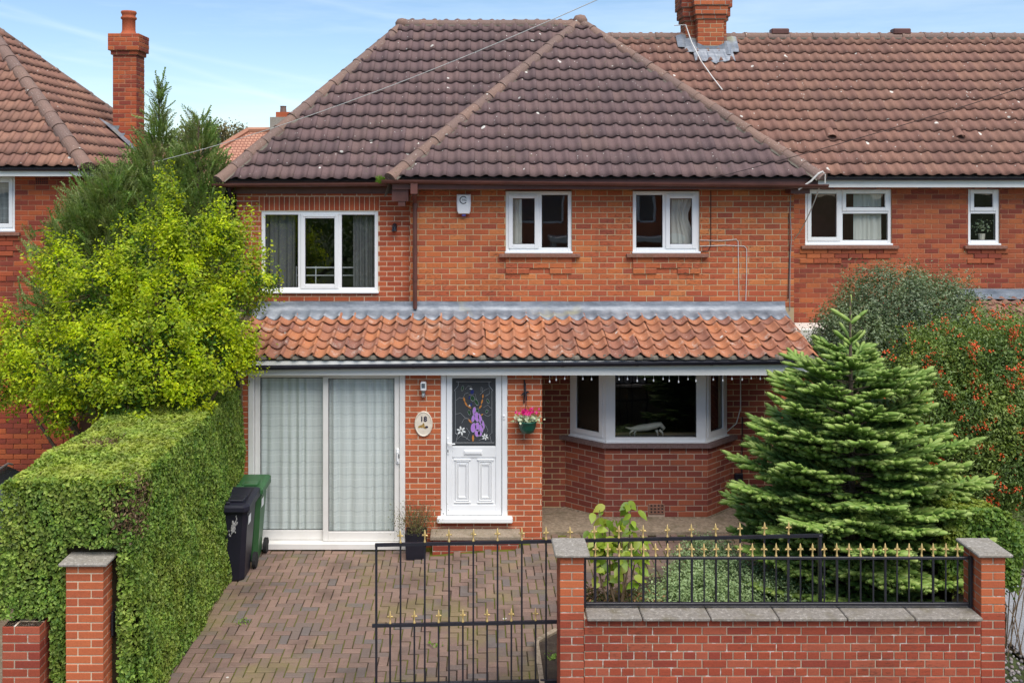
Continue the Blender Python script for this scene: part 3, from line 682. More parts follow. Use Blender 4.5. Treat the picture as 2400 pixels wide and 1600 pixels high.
for k, (A, d_, n_, L_) in enumerate(segs):
    at = lambda t, off=0: ((A + d_ * t + n_ * off).x, (A + d_ * t + n_ * off).y)
    e = .062 + (.07 if k == 1 else 0); t0, t1 = e, L_ - e; z0, z1 = 1.30, 2.32
    if k != 1:
        s = MB(); bar(s, at(t0 - .012, .014), at(t0 + .05, .014), z0 - .012, z1, 0, .05); bar(s, at(t1 - .05, .014), at(t1 + .012, .014), z0 - .012, z1, 0, .05); bar(s, at(t0, .012), at(t1, .012), z0 - .012, z0 + .05, 0, .05); s.build('sash', MT['upvc_grey'], bay)
        t0 += .05; t1 -= .05; z0 += .05
    p = MB(); q0, q1 = at(t0, -.03), at(t1, -.03); p.quad((*q0, z0), (*q1, z0), (*q1, z1), (*q0, z1)); p.build('pane', MT['glass'], bay)
    gk = MB(); bar(gk, at(t0, -.018), at(t0 + .008, -.018), z0, z1, 0, .01); bar(gk, at(t1 - .008, -.018), at(t1, -.018), z0, z1, 0, .01); bar(gk, at(t0, -.019), at(t1, -.019), z0, z0 + .008, 0, .01); gk.build('gasket', MT['gasket'], bay)
# --- rooms behind the glass (closed boxes, so that the windows are dark)
rm = MB()
def room(x0, x1, y0, y1, z0, z1, mat, holes=()):
    m = MB(); m.quad((x0, y1, z0), (x1, y1, z0), (x1, y1, z1), (x0, y1, z1)); m.quad((x0, y0, z0), (x1, y0, z0), (x1, y1, z0), (x0, y1, z0)); m.quad((x0, y0, z1), (x1, y0, z1), (x1, y1, z1), (x0, y1, z1))
    m.quad((x0, y0, z0), (x0, y1, z0), (x0, y1, z1), (x0, y0, z1)); m.quad((x1, y0, z0), (x1, y1, z0), (x1, y1, z1), (x1, y0, z1)); return m.build('room', MT[mat], house)
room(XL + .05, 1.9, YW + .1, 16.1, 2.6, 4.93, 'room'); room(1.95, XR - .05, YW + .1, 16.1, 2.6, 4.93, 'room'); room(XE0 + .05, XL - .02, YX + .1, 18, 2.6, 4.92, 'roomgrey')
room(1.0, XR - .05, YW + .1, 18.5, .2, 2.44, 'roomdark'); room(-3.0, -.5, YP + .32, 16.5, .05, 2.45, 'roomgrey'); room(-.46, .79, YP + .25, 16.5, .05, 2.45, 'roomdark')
# --- upper windows
w1 = window(house, *w_mid, wz0, wz1 - .025, YW, muls=((w_mid[0] + w_mid[1]) / 2 + .02,), sashes=(0,))
w2 = window(house, *w_rt, wz0, wz1 - .025, YW, muls=((w_rt[0] + w_rt[1]) / 2 - .02,), sashes=(1,))
w3 = window(house, *ew, ez0, ez1, YX, muls=(ew[0] + .575, ew[0] + 1.175), sashes=(1,), inset=.012)
for w_, (a, b_) in ((w1, w_mid), (w2, w_rt)):
    s = MB(); s.cbox(a - .10, b_ + .12, YW - .075, YW + .03, wz0 - .085, wz0 - .032, .006); s.build('sill', MT['sill'], w_)
# --- roof
roof = MB(); AP = Vector((1.87, 17.25, 7.80)); EL, ER = Vector((-1.22, 14.2, 5.02)), Vector((5.03, 14.2, 5.02))
roof.poly([EL, ER, AP]); roof.poly([ER, (5.03, 20.3, 5.02), AP]); roof.poly([AP, (5.03, 20.3, 5.02), (-3.73, 20.3, 5.0), (-1.236, 17.25, 7.76)])
XA, XB = Vector((-3.73, 14.42, 4.99)), Vector((-1.236, 17.25, 7.76))
roof.poly([XA, (-1.10, 14.42, 4.99), (1.85, 17.25, 7.76), XB]); roof.poly([XA, XB, (-3.73, 20.3, 5.0)])
roof.quad((-3.73, 14.42, 4.98), (-3.73, 20.3, 4.98), (5.03, 20.3, 4.98), (5.03, 14.25, 4.98))
roofo = roof.build('roof', MT['deck'], house)
stp = MB(); k0, k1 = Vector((-1.19, 14.23, 5.03)), Vector((1.80, 17.18, 7.74)); ez = lambda p: 4.99 + (p.y - 14.42) * .979
stp.quad(k0 + Vector((-.02, 0, .03)), k1 + Vector((-.02, 0, .03)), (k1.x - .10, k1.y, ez(k1) - .05), (k0.x - .12, k0.y + .1, ez(k0) - .06)); stp.build('hip_upstand', MT['bed'], roofo)
TM = tile_builder(.2, .36, .050, .009, 11, .84, .028)
s1 = Vector((0, 17.25 - 14.2, 7.80 - 5.02)); L1 = s1.length
n1 = tile_slope(roofo, EL, (1, 0, 0), s1, [(0, 0), (6.25, 0), (3.09, L1)], .2, L1 / 14.0, TM, 'tile', 240, seed=8, usens=.03)
s2 = Vector((0, 17.25 - 14.42, 7.76 - 4.99)); L2 = s2.length
tile_slope(roofo, XA, (1, 0, 0), s2, [(0, 0), (2.60, 0), (5.55, L2), (2.494, L2)], .2, L2 / 14.0, TM, 'tile', max(0, 300 - n1), seed=9, usens=.08)
up_h = Vector((0, -.35, 1))
ridge_run(roofo, XA + Vector((-.03, -.05, .02)), XB, seed=3, upv=(-.3, -.3, 1)); ridge_run(roofo, EL + Vector((.0, -.03, .03)), AP + Vector((0, 0, .02)), seed=4, upv=(-.25, -.3, 1)); ridge_run(roofo, ER + Vector((.02, -.05, .02)), AP + Vector((0, 0, .02)), seed=5, upv=(.3, -.3, 1))
ridge_run(roofo, XB + Vector((-.05, 0, .01)), (1.75, 17.25, 7.77), seed=6)
pk = MB(); pk.lathe([(.0, -.1), (.12, -.08), (.13, .02), (.09, .09), (.0, .115)], AP + Vector((0, -.02, .0)), 10); pk.build('ridge_cap', MT['ridge'], roofo, True)
pk = MB(); pk.lathe([(.0, -.1), (.11, -.08), (.12, .01), (.08, .07), (.0, .09)], XB + Vector((-.02, -.02, 0)), 10); pk.build('ridge_cap', MT['ridge'], roofo, True)
# eaves: fascia, soffit, gutter, downpipe
e = MB(); e.box(-1.18, 5.0, 14.245, 14.275, 4.865, 5.045); e.box(-1.18, -1.15, 14.275, 14.75, 4.865, 5.045); e.build('fascia', MT['brownpl'], house)
e = MB(); e.box(-1.15, 5.0, 14.275, YW + .01, 4.872, 4.892); e.build('soffit', MT['brownpl'], house)
e = MB(); e.box(-1.19, -.95, 14.29, 14.53, 4.69, 4.864); e.box(-1.1, -1.0, 14.30, 14.52, 4.62, 4.69); e.build('eaves_box', MT['brownpl'], house)
e = MB(); e.box(4.62, 4.9, 14.30, 14.56, 4.80, 4.864); e.build('eaves_box', MT['brownpl'], house)
e = MB(); e.box(-3.6, -1.0, YX - .05, YX - .02, 4.795, 4.97); e.box(-3.66, -1.15, 14.45, 14.47, 4.93, 5.02); e.box(-3.66, -1.15, 14.471, YX, 4.955, 4.972); e.box(-3.63, -3.6, YX - .05, 15.6, 4.62, 4.96); e.build('fascia', MT['brownpl'], house)
gutter(house, (-1.33, 14.19, 5.005), (5.12, 14.19, 4.935), .055, brackets=7); gutter(house, (-3.83, 14.40, 4.945), (-1.16, 14.40, 4.965), .055, brackets=3)
dp = MB(); dp.tube([(-.86, 14.20, 4.93), (-.86, 14.22, 4.80), (-.865, 14.49, 4.66), (-.865, 14.49, 3.10)], .032, 10); dp.cur = 0
for z in (4.62, 3.95, 3.55): dp.lathe([(.038, -.04), (.038, .04)], (-.865, 14.49, z), 10)
dp.box(-.91, -.81, 14.16, 14.25, 4.80, 4.96); dp.build('downpipe', MT['brownpl'], house)
dp = MB(); dp.tube([(-3.62, 14.45, 4.90), (-3.62, 14.6, 4.70), (-3.60, 14.63, 4.5), (-3.60, 14.63, 3.0)], .036, 10); dp.lathe([(.045, -.05), (.045, .05)], (-3.60, 14.63, 4.0), 10); dp.build('downpipe', MT['blackpl'], house)
# --- porch roof
PO = Vector((-3.22, 13.12, 2.60)); sv = Vector((0, 14.50 - 13.12, 3.02 - 2.60)); LP = sv.length
pr = MB(); pr.quad(PO, (4.60, 13.12, 2.60), (4.60, 14.55, 3.035), (-3.22, 14.55, 3.035)); pr.quad((4.60, 13.12, 2.60), (4.6, 14.55, 3.035), (4.6, 14.55, 2.5), (4.6, 13.14, 2.5)); pro = pr.build('porch_roof', MT['deck'], house)
TP = tile_builder(.2094, .33, .070, .013, 14, .86, .030, True)
tile_slope(pro, PO, (1, 0, 0), sv, [(0, 0), (7.84, 0), (7.84, 1.27), (0, 1.27)], .2094, .255, TP, 'pantile', 300, seed=12, name='pantile', usens=.03, jit=3.2)
mt_ = MB(); rr = random.Random(3)
for i in range(37):
    x = -3.22 + .03 + i * .2094 + .165; mt_.lathe([(.075, 0), (.07, .03), (.045, .055), (.0, .062)], (x, 13.165, 2.60), 7)
mt_.box(-3.2, 4.58, 13.135, 13.2, 2.575, 2.615); mt_.build('eaves_mortar', MT['bed'], pro)
ld = MB(); xs = np.arange(-3.26, 4.62, .0175); vs = []; un = sv.normalized(); nn = Vector((1, 0, 0)).cross(un)
def ph(x):
    t = (((x + 3.22 - .03) / .2094) % 1.0); s_ = min(1, t / .86)
    return .070 * (max(.62, 1.0 if t > .43 else .62) * (1 - math.sin(math.pi * s_)) if t < .86 else 1 - .45 * ((t - .86) / .14) ** 1.5)
rr = random.Random(9); n_c = len(xs)
for i, x in enumerate(xs):
    h = ph(x); wob = .012 * math.sin(x * 3.1) + .008 * math.sin(x * 11)
    rows = [Vector((x, 14.538, 3.205 + .004 * math.sin(x * 7))), Vector((x, 14.53, 3.15)), Vector((x, 14.515, 3.085 + .006 * math.sin(x * 9))), PO + un * (LP - .02) + nn * (.05 + .12 * h), PO + un * (LP - .10) + nn * (.036 + .60 * h), PO + un * (1.20 + wob) + nn * (.030 + 1.0 * h), PO + un * (1.198 + wob) + nn * (.020 + h)]
    for r in rows: vs.append((x, r.y, r.z))
nr = 7; ld.add(vs, [(i * nr + j, (i + 1) * nr + j, (i + 1) * nr + j + 1, i * nr + j + 1) for i in range(n_c - 1) for j in range(nr - 1)]); ld.build('lead_flashing', MT['lead'], house, True)
f_ = MB(); f_.box(-3.22, 4.60, 13.135, 13.16, 2.385, 2.585); f_.box(-3.2, 4.58, 13.16, YW, 2.40, 2.415); f_.build('porch_fascia', MT['fascia'], house)
gutter(house, (-3.30, 13.075, 2.515), (4.64, 13.075, 2.60), .056, 'blackpl', 'porch_gutter', brackets=8)
dp = MB(); dp.tube([(-3.20, 13.08, 2.48), (-3.19, 13.12, 2.38), (-3.175, 13.2, 2.30), (-3.175, 13.2, .05)], .034, 10); dp.build('downpipe', MT['blackpl'], house)
ps = MB(); ps.box(.93, 4.7, 13.52, YW + .02, .0, .152); ps.build('porch_slab', MT['slab'], house)
# --- doorstep
st = MB(); st.cbox(-.575, .625, 12.97, 13.29, .235, .285, .006); sto = st.build('doorstep', MT['step'], house)
sb = MB(); sb.box(-.545, .60, 13.01, 13.28, .02, .236); sb.build('step_base', MT['mortar_front'], sto)
lay(bricks, (-.545, 13.01, 0), (1, 0, 0), (0, -1, 0), 1.145, .001, .235, .078, .225, .010, (), 'stretcher', 'brick_front', seed=51)
# --- sliding patio door
sdm = MB(); X0, X1, Zt = -3.053, -.927, 2.42
sdm.cbox(X0, X0 + .075, YP - .02, YP + .12, .02, Zt, .006); sdm.cbox(X1 - .075, X1, YP - .02, YP + .12, .02, Zt, .006); sdm.cbox(X0 + .075, X1 - .075, YP - .018, YP + .12, 2.345, Zt, .006)
sdm.cbox(X0 - .02, X1 + .02, YP - .07, YP + .12, .012, .10, .008)
slid = sdm.build('sliding_door', MT['upvc_old'], house)
for (a, b_, yo, s0, s1) in ((-2.975, -1.985, .055, .07, .06), (-2.045, -1.005, .005, .075, .07)):
    m = MB(); m.cbox(a, a + s0, YP + yo, YP + yo + .045, .105, 2.35, .005); m.cbox(b_ - s1, b_, YP + yo, YP + yo + .045, .105, 2.35, .005); m.cbox(a + s0, b_ - s1, YP + yo + .002, YP + yo + .045, .105, .235, .005); m.cbox(a + s0, b_ - s1, YP + yo + .002, YP + yo + .045, 2.31, 2.35, .005)
    dl = m.build('door_leaf', MT['upvc_old'], slid)
    p = MB(); p.quad((a + s0, YP + yo + .022, .235), (b_ - s1, YP + yo + .022, .235), (b_ - s1, YP + yo + .022, 2.31), (a + s0, YP + yo + .022, 2.31)); p.build('pane', MT['glass_door'], dl)
    k = MB(); e_ = .009; A_, B_, C_, D_ = a + s0, b_ - s1, .235, 2.31; yy = YP + yo + .012
    k.box(A_, A_ + e_, yy, yy + .009, C_, D_); k.box(B_ - e_, B_, yy, yy + .009, C_, D_); k.box(A_ + e_, B_ - e_, yy, yy + .009, C_, C_ + e_); k.box(A_ + e_, B_ - e_, yy, yy + .009, D_ - e_, D_); k.build('gasket', MT['gasket'], dl)
hd = MB(); hd.cbox(-1.045, -1.005, YP - .012, YP + .008, 1.155, 1.36, .004); hd.cbox(-1.04, -1.02, YP - .05, YP - .03, 1.19, 1.33, .006); hd.cbox(-1.04, -1.02, YP - .032, YP - .01, 1.19, 1.21, .003); hd.cbox(-1.04, -1.02, YP - .032, YP - .01, 1.31, 1.33, .003); hd.cur = 1; hd.box(-1.018, -1.008, YP - .016, YP - .011, 1.23, 1.29); hd.build('door_handle', [MT['upvc'], MT['gasket']], slid)
# --- front door with leaded glass
fd = MB(); D0, D1, Zb, Zh = -.445, .457, .445, 2.42
fd.cbox(D0, D0 + .072, YP + .0, YP + .09, Zb, Zh, .006); fd.cbox(D1 - .072, D1, YP + .0, YP + .09, Zb, Zh, .006); fd.cbox(D0 + .072, D1 - .072, YP + .002, YP + .09, 2.36, Zh, .006)
fd.cbox(D0 - .05, D1 + .07, YP - .085, YP + .03, .372, .452, .014)
door = fd.build('front_door', MT['upvc'], house)
lf = MB(); yl = YP + .018; A0, A1 = -.368, .38; G0, G1, Gz0, Gz1 = -.292, .30, 1.385, 2.31
lf.cbox(A0, G0, yl, yl + .05, .455, 2.36, .005); lf.cbox(G1, A1, yl, yl + .05, .455, 2.36, .005); lf.cbox(G0, G1, yl + .001, yl + .05, 2.31, 2.36, .004); lf.cbox(G0, G1, yl + .001, yl + .05, 1.235, 1.385, .004); lf.cbox(G0, G1, yl + .001, yl + .05, .455, .595, .004)
lf.cbox(G0, G1, yl + .012, yl + .05, .595, 1.235, .003)
leaf = lf.build('door_leaf', MT['upvc'], door)
for (a, b_) in ((-.245, -.06), (.07, .25)):
    q = MB()
    for ins, yo in ((0, .004), (.022, .010), (.034, .006)):
        i0, i1, j0, j1 = a + ins, b_ - ins, .645 + ins * 1.3, 1.185 - ins * 1.3; t_ = .010
        q.cbox(i0, i0 + t_, yl + yo - .008, yl + .02, j0, j1, .003); q.cbox(i1 - t_, i1, yl + yo - .008, yl + .02, j0, j1, .003); q.cbox(i0 + t_, i1 - t_, yl + yo - .0075, yl + .02, j0, j0 + t_, .003); q.cbox(i0 + t_, i1 - t_, yl + yo - .0075, yl + .02, j1 - t_, j1, .003)
    q.cbox(a - .02, b_ + .02, yl - .006, yl + .02, 1.195, 1.212, .004); q.cbox(a - .02, b_ + .02, yl - .006, yl + .02, .618, .635, .004); q.build('raised_panel', MT['upvc'], leaf)
q = MB(); q.cbox(-.13, .115, yl - .012, yl + .01, 1.275, 1.335, .004); q.cbox(-.12, .105, yl - .018, yl, 1.29, 1.325, .003); q.build('letter_plate', MT['upvc'], leaf)
q = MB(); q.cbox(-.362, -.335, yl - .012, yl, 1.28, 1.50, .004); q.tube([(-.348, yl - .01, 1.435), (-.348, yl - .05, 1.435), (-.25, yl - .055, 1.43)], .009, 8); q.cur = 1; q.box(-.354, -.342, yl - .016, yl - .01, 1.31, 1.345); q.build('door_handle', [MT['upvc'], MT['gasket']], leaf)
q = MB(); q.cbox(.395, .425, YP - .012, YP + .004, 1.755, 1.815, .004); q.cur = 1; q.lathe([(.006, -.003), (.006, .003)], (.41, YP - .012, 1.79), 8); q.build('doorbell', [MT['upvc'], MT['gasket']], door)
yg = yl + .022
MT['dglass'] = (lambda t: (t.col((.045, .05, .055)), t.bump(t.noise(60, 3), .3, .004), t.done())[2])(NT('dark_textured_glass', .18, .5))
p = MB(); p.quad((G0, yg, Gz0), (G1, yg, Gz0), (G1, yg, Gz1), (G0, yg, Gz1)); pane = p.build('pane', MT['dglass'], leaf)
def dg(cx, cy): return ((940 + cx / 3.733 - VX) * YP / F, HC - (870 + cy / 3.733 - VY) * YP / F)
def gm(name, c): return plain(name, c, .22, .5, var=.15, scale=30)
GM = {'purple': gm('glass_purple', (.42, .20, .60)), 'amber': gm('glass_amber', (.50, .20, .05)), 'green': gm('glass_green', (.02, .06, .025)), 'blue': gm('glass_blue', (.02, .03, .16)), 'white': gm('glass_white', (.72, .74, .72))}
def piece(cx, cy, rx, ry, ang, col, n=10, pts=None):
    if pts is None:
        pts = []
        for k in range(n):
            t = 2 * math.pi * k / n; a, b_ = rx * math.cos(t), ry * math.sin(t); pts.append((cx + a * math.cos(ang) - b_ * math.sin(ang), cy + a * math.sin(ang) + b_ * math.cos(ang)))
    w_ = [dg(*p_) for p_ in pts]; m = MB(); n = len(w_)
    m.add([(x, yg - .005, z) for x, z in w_] + [(x, yg, z) for x, z in w_], [tuple(range(n))[::-1]] + [(i, (i + 1) % n, n + (i + 1) % n, n + i) for i in range(n)]); m.build('glass_piece', GM[col], pane)
    return w_
lead = MB()
def came(pts, r=.0028, closed=False):
    w_ = [dg(*p_) for p_ in pts]; w_ = [(x, yg - .004, z) for x, z in w_]
    if closed: w_.append(w_[0])
    lead.tube(w_, r, 5)
def ell(cx, cy, rx, ry, ang, n=12): return [(cx + rx * math.cos(2 * math.pi * k / n) * math.cos(ang) - ry * math.sin(2 * math.pi * k / n) * math.sin(ang), cy + rx * math.cos(2 * math.pi * k / n) * math.sin(ang) + ry * math.sin(2 * math.pi * k / n) * math.cos(ang)) for k in range(n)]
for (cx, cy, rx, ry, a) in ((640, 350, 14, 34, .1), (662, 400, 20, 46, -.2), (632, 415, 14, 34, .25), (692, 420, 16, 50, -.25), (716, 470, 14, 40, -.2), (634, 497, 24, 42, .15), (668, 490, 20, 40, 0), (702, 505, 18, 38, -.1), (668, 545, 24, 32, 0), (690, 548, 18, 24, -.2)):
    piece(cx, cy, rx, ry, a, 'purple'); came(ell(cx, cy, rx, ry, a), .0022, True)
for (cx, cy, rx, ry, a) in ((552, 250, 8, 22, -.3), (568, 290, 8, 24, -.5), (597, 316, 8, 20, -1.0), (716, 222, 7, 18, .1), (708, 270, 8, 24, .3), (694, 315, 8, 20, .6), (603, 440, 8, 24, -.7), (708, 384, 6, 12, .9), (630, 590, 10, 30, 0)):
    piece(cx, cy, rx, ry, a, 'amber', 6)
for (cx, cy, rx, ry, a) in ((625, 240, 18, 26, -.3), (660, 275, 14, 30, -.4), (667, 348, 15, 18, 0), (537, 152, 10, 24, .2), (760, 265, 10, 22, -.4), (750, 355, 12, 16, .5), (596, 365, 12, 22, -.2)): piece(cx, cy, rx, ry, a, 'green', 8); came(ell(cx, cy, rx, ry, a, 9), .002, True)
for (cx, cy, rx, ry) in ((622, 185, 15, 20), (598, 235, 7, 16), (612, 295, 9, 14)): piece(cx, cy, rx, ry, .2, 'blue', 8)
for fx, fy, s in ((526, 525, 1.0), (735, 578, .75)):
    for k in range(6):
        a = k * 1.05 + .3; piece(fx + 24 * s * math.cos(a), fy + 24 * s * math.sin(a), 17 * s, 8 * s, a, 'white', 8)
piece(612, 158, 14, 6, .2, 'white', 6); piece(600, 305, 8, 10, .4, 'white', 6)
came([(475, 175), (475, 545), (495, 560), (480, 625)]); came([(795, 175), (795, 545), (775, 560), (790, 625)]); came([(455, 630), (815, 630)]); came([(480, 95), (790, 95)]); came([(465, 175), (500, 130), (500, 95)]); came([(805, 175), (770, 130), (770, 95)])
for pts in ([(480, 260), (510, 235), (540, 240), (560, 200), (590, 190)], [(480, 380), (520, 370), (560, 410), (600, 430)], [(530, 460), (550, 420), (590, 415)], [(720, 320), (760, 300), (790, 330)], [(720, 380), (760, 400), (790, 380)], [(490, 600), (520, 570), (560, 580), (600, 610)], [(680, 610), (720, 590), (770, 600)], [(570, 500), (600, 540), (575, 600)], [(560, 160), (590, 130), (620, 140)], [(690, 210), (730, 170), (770, 150), (775, 200), (740, 220)], [(700, 180), (700, 140), (715, 150), (710, 190)], [(590, 210), (650, 205), (660, 260)], [(735, 470), (760, 520), (740, 560)]): came(pts, .002)
lead.build('lead_came', MT['flue'], pane)
# --- cables clipped to the wall
def cable(pts, r=.006, mat='wire', parent=house, name='cable'): m = MB(); m.tube(pts, r, 5); return m.build(name, MT[mat], parent)
W = lambda x, y, Y=14.535: (wx(x, Y), Y, wz(y, Y))
cable([W(1640, 563), W(1690, 564), W(1726, 561), W(1730, 566), W(1731, 640), W(1732, 706)], .0055); cable([W(1640, 577), W(1700, 575), W(1744, 577), W(1750, 583), W(1750, 640), W(1748, 704)], .0055)
cable([W(1666, 446), W(1666, 500), W(1666, 575), W(1660, 588), W(1640, 590)], .006, 'wireblack'); cable([W(1853, 456), W(1852, 500), W(1855, 560), W(1852, 600), W(1851, 728)], .006, 'wiregrey'); cable([W(1849, 500), W(1850, 600), W(1847, 700)], .006, 'wireblack')
cable([(wx(1736, 14.5), 14.53, 2.38), (wx(1737, 14.5), 14.53, 1.9), (wx(1737, 14.5), 14.53, 1.62), (wx(1727, 14.5), 14.53, 1.40), (wx(1703, 14.5), 14.53, 1.27)], .008, 'wire')
cable([(wx(1741, 14.5), 14.53, 1.5), (wx(1740, 14.5), 14.53, .66)], .008, 'wireblack'); jb = MB(); jb.cbox(wx(1722, 14.5), wx(1741, 14.5), 14.48, 14.53, .52, .67, .006); jb.build('junction_box', MT['blackpl'], house)
emit_bricks(house, bricks, 300)
# ================================================================ ADJOINING HOUSE ON THE RIGHT
nb = thing('house', 'adjoining brick house with russet tiled roof and white framed windows', 'house', (7.5, 16.4, 0))
YN = 16.45; NX0, NX1 = 4.76, 11.2; bricks = []
nw1 = (5.56, 7.01, snapz(3.975, zb, C0), 4.885); nw2 = (8.29, 8.82, snapz(3.975, zb, C0), 4.885)
ops = [(w[0] - NX0, w[1] - NX0, w[2], w[3]) for w in (nw1, nw2)]
m = MB(); wall_face(m, (NX0, YN, 0), (1, 0, 0), (0, -1, 0), NX1 - NX0, 0, 5.0, ops); m.quad((NX1, YN, 0), (NX1, 21.5, 0), (NX1, 21.5, 5), (NX1, YN, 5)); m.quad((NX0, 21.5, 0), (NX1, 21.5, 0), (NX1, 21.5, 5), (NX0, 21.5, 5)); m.build('wall', MT['mortar_red'], nb)
def nap(u_, z):
    x = u_ + NX0
    for a, b_, c, d_ in (nw1, nw2):
        if a - .02 < x < b_ + .05 and c - .34 < z < c - .06 and (z > c - .25 or x < a + .5): return .02
    return 0
lay(bricks, (NX0, YN, 0), (1, 0, 0), (0, -1, 0), NX1 - NX0, zb - 35 * C0, 4.99, C0, .2335, .009, ops, 'stretcher', 'brick_old', seed=61, push=nap)
bricks = [(s if 4.7 < M.translation.x < 9.2 and M.translation.z > 2.9 else s * .01, M, k, v) for s, M, k, v in bricks]
emit_bricks(nb, bricks, 300)
wa = window(nb, *nw1, YN, muls=(6.17,), trans={1: 4.47}, sashes=((0, 0), (1, 1)), glass='glass'); wb_ = window(nb, *nw2, YN, trans={0: 4.47}, sashes=((0, 1),), glass='glass')
for w_, (a, b_, c, d_) in ((wa, nw1), (wb_, nw2)):
    s = MB(); s.cbox(a - .08, b_ + .10, YN - .07, YN + .03, c - .085, c - .032, .006); s.build('sill', MT['sill'], w_)
def room_of(parent, x0, x1, y0, y1, z0, z1, mat):
    m = MB(); m.quad((x0, y1, z0), (x1, y1, z0), (x1, y1, z1), (x0, y1, z1)); m.quad((x0, y0, z0), (x1, y0, z0), (x1, y1, z0), (x0, y1, z0)); m.quad((x0, y0, z1), (x1, y0, z1), (x1, y1, z1), (x0, y1, z1))
    m.quad((x0, y0, z0), (x0, y1, z0), (x0, y1, z1), (x0, y0, z1)); m.quad((x1, y0, z0), (x1, y1, z0), (x1, y1, z1), (x1, y0, z1)); m.build('room', MT[mat], parent)
room_of(nb, 4.9, 7.9, YN + .1, 17.5, 2.6, 4.95, 'roomred'); room_of(nb, 7.95, 9.6, YN + .1, 18.4, 2.6, 4.95, 'roomgrey')
rf = MB(); EY, RY, EZ, RZ = 16.1, 18.85, 5.06, 7.76
rf.quad((2.0, EY, EZ), (NX1, EY, EZ), (NX1, RY, RZ), (2.0, RY, RZ)); rf.quad((2.0, RY, RZ), (NX1, RY, RZ), (NX1, 21.6, EZ), (2.0, 21.6, EZ)); rf.poly([(NX1, EY, EZ), (NX1, 21.6, EZ), (NX1, RY, RZ)]); rf.quad((4.9, EY, EZ - .02), (NX1, EY, EZ - .02), (NX1, 21.6, EZ - .02), (4.9, 21.6, EZ - .02))
rfo = rf.build('roof', MT['deck'], nb)
sv2 = Vector((0, RY - EY, RZ - EZ)); LN = sv2.length
def nvis(it):
    p = it[1].translation; s_ = F / p.y; px = VX + p.x * s_; py = VY - (p.z - HC) * s_
    return (px < 1355 + (py - 40) * 1.52 - 20 or px > 2405, p.x)
tile_slope(rfo, (2.0, EY, EZ), (1, 0, 0), sv2, [(2.75, 0), (NX1 - 2.0, 0), (NX1 - 2.0, LN), (.3, LN)], .2, LN / 14, TM, 'tile_right', 300, seed=19, order=nvis, usens=.04)
ridge_run(rfo, (2.2, RY, RZ + .02), (NX1, RY, RZ + .02), .11, .42, seed=14)
for x in (5.87, 8.2): v = MB(); v.cbox(x - .17, x + .17, RY - .09, RY + .09, RZ + .04, RZ + .155, .02); v.build('ridge_vent', MT['brownpl'], rfo)
for x in (6.09, 8.28):
    v = MB(); o_ = Vector((x, 16.72, 5.70)); d_ = sv2.normalized(); n_ = Vector((1, 0, 0)).cross(d_); vs = []
    for t, r_ in ((0, .085), (.20, .07)):
        for k in range(9): a = math.pi * k / 8; vs.append(o_ + d_ * t + Vector((1, 0, 0)) * (r_ * math.cos(a)) + n_ * (.03 + r_ * .95 * math.sin(a)))
    v.add(vs, [(k, k + 1, 10 + k, 9 + k) for k in range(8)] + [tuple(range(9, 18))]); v.build('tile_vent', MT['tile_right'], rfo, True)
e = MB(); e.box(4.95, NX1, 16.17, 16.2, 4.885, 5.12); e.box(4.95, NX1, 16.2, YN, 4.89, 4.905); e.build('fascia', MT['fascia'], nb)
gutter(nb, (4.95, 16.12, 5.05), (NX1, 16.12, 5.05), .05, 'blackpl', brackets=6)
# neighbour's own porch roof at the far right, its lead and a white bay head low on the left
q = MB(); q.quad((8.05, 15.35, 2.62), (NX1, 15.35, 2.62), (NX1, 16.44, 3.02), (8.05, 16.44, 3.02)); npo = q.build('porch_roof', MT['deck'], nb)
tile_slope(npo, (8.05, 15.35, 2.62), (1, 0, 0), Vector((0, 1.09, .40)), [(0, 0), (3.1, 0), (3.1, 1.16), (0, 1.16)], .2, .29, TM, 'tile_left', 60, seed=22, name='porch_tile')
q = MB(); q.quad((8.05, 16.425, 3.19), (NX1, 16.425, 3.19), (NX1, 16.40, 3.04), (8.05, 16.40, 3.04)); q.quad((8.05, 16.40, 3.04), (NX1, 16.40, 3.04), (NX1, 16.27, 3.035), (8.05, 16.27, 3.035)); q.build('lead_flashing', MT['lead'], nb)
q = MB(); q.cbox(5.05, 7.7, 15.72, 16.44, 2.36, 2.62, .01); q.build('bay_head', MT['fascia'], nb)
q = MB(); q.cbox(5.15, 7.6, 15.80, 16.44, .0, 2.36, .01); q.build('bay_wall', MT['brick_old'], nb)
# chimney on the ridge
ch = MB(); ch.box(4.05, 4.83, 18.75, 19.2, 7.2, 9.0); ch.box(4.23, 4.72, 18.5, 18.75, 7.2, 9.0); cho = ch.build('chimney', MT['mortar'], nb)
cb = []
def stack(cb, x0, x1, y0, y1, z0, z1, sides, key, seed, course=.0826, base=0):
    for k, (sx_) in enumerate(sides):
        if sx_ == 'f': lay(cb, (x0, y0, 0), (1, 0, 0), (0, -1, 0), x1 - x0, z0, z1, course, .2335, .012, (), 'stretcher', key, seed=seed + k)
        if sx_ == 'l': lay(cb, (x0, y1, 0), (0, -1, 0), (-1, 0, 0), y1 - y0, z0, z1, course, .2335, .012, (), 'stretcher', key, seed=seed + k)
        if sx_ == 'r': lay(cb, (x1, y0, 0), (0, 1, 0), (1, 0, 0), y1 - y0, z0, z1, course, .2335, .012, (), 'stretcher', key, seed=seed + k)
stack(cb, 4.05, 4.83, 18.75, 19.2, 7.3, 8.05, 'fl', 'brick_stack', 71); stack(cb, 4.23, 4.72, 18.5, 18.75, 7.3, 8.05, 'fl', 'brick_stack', 75)
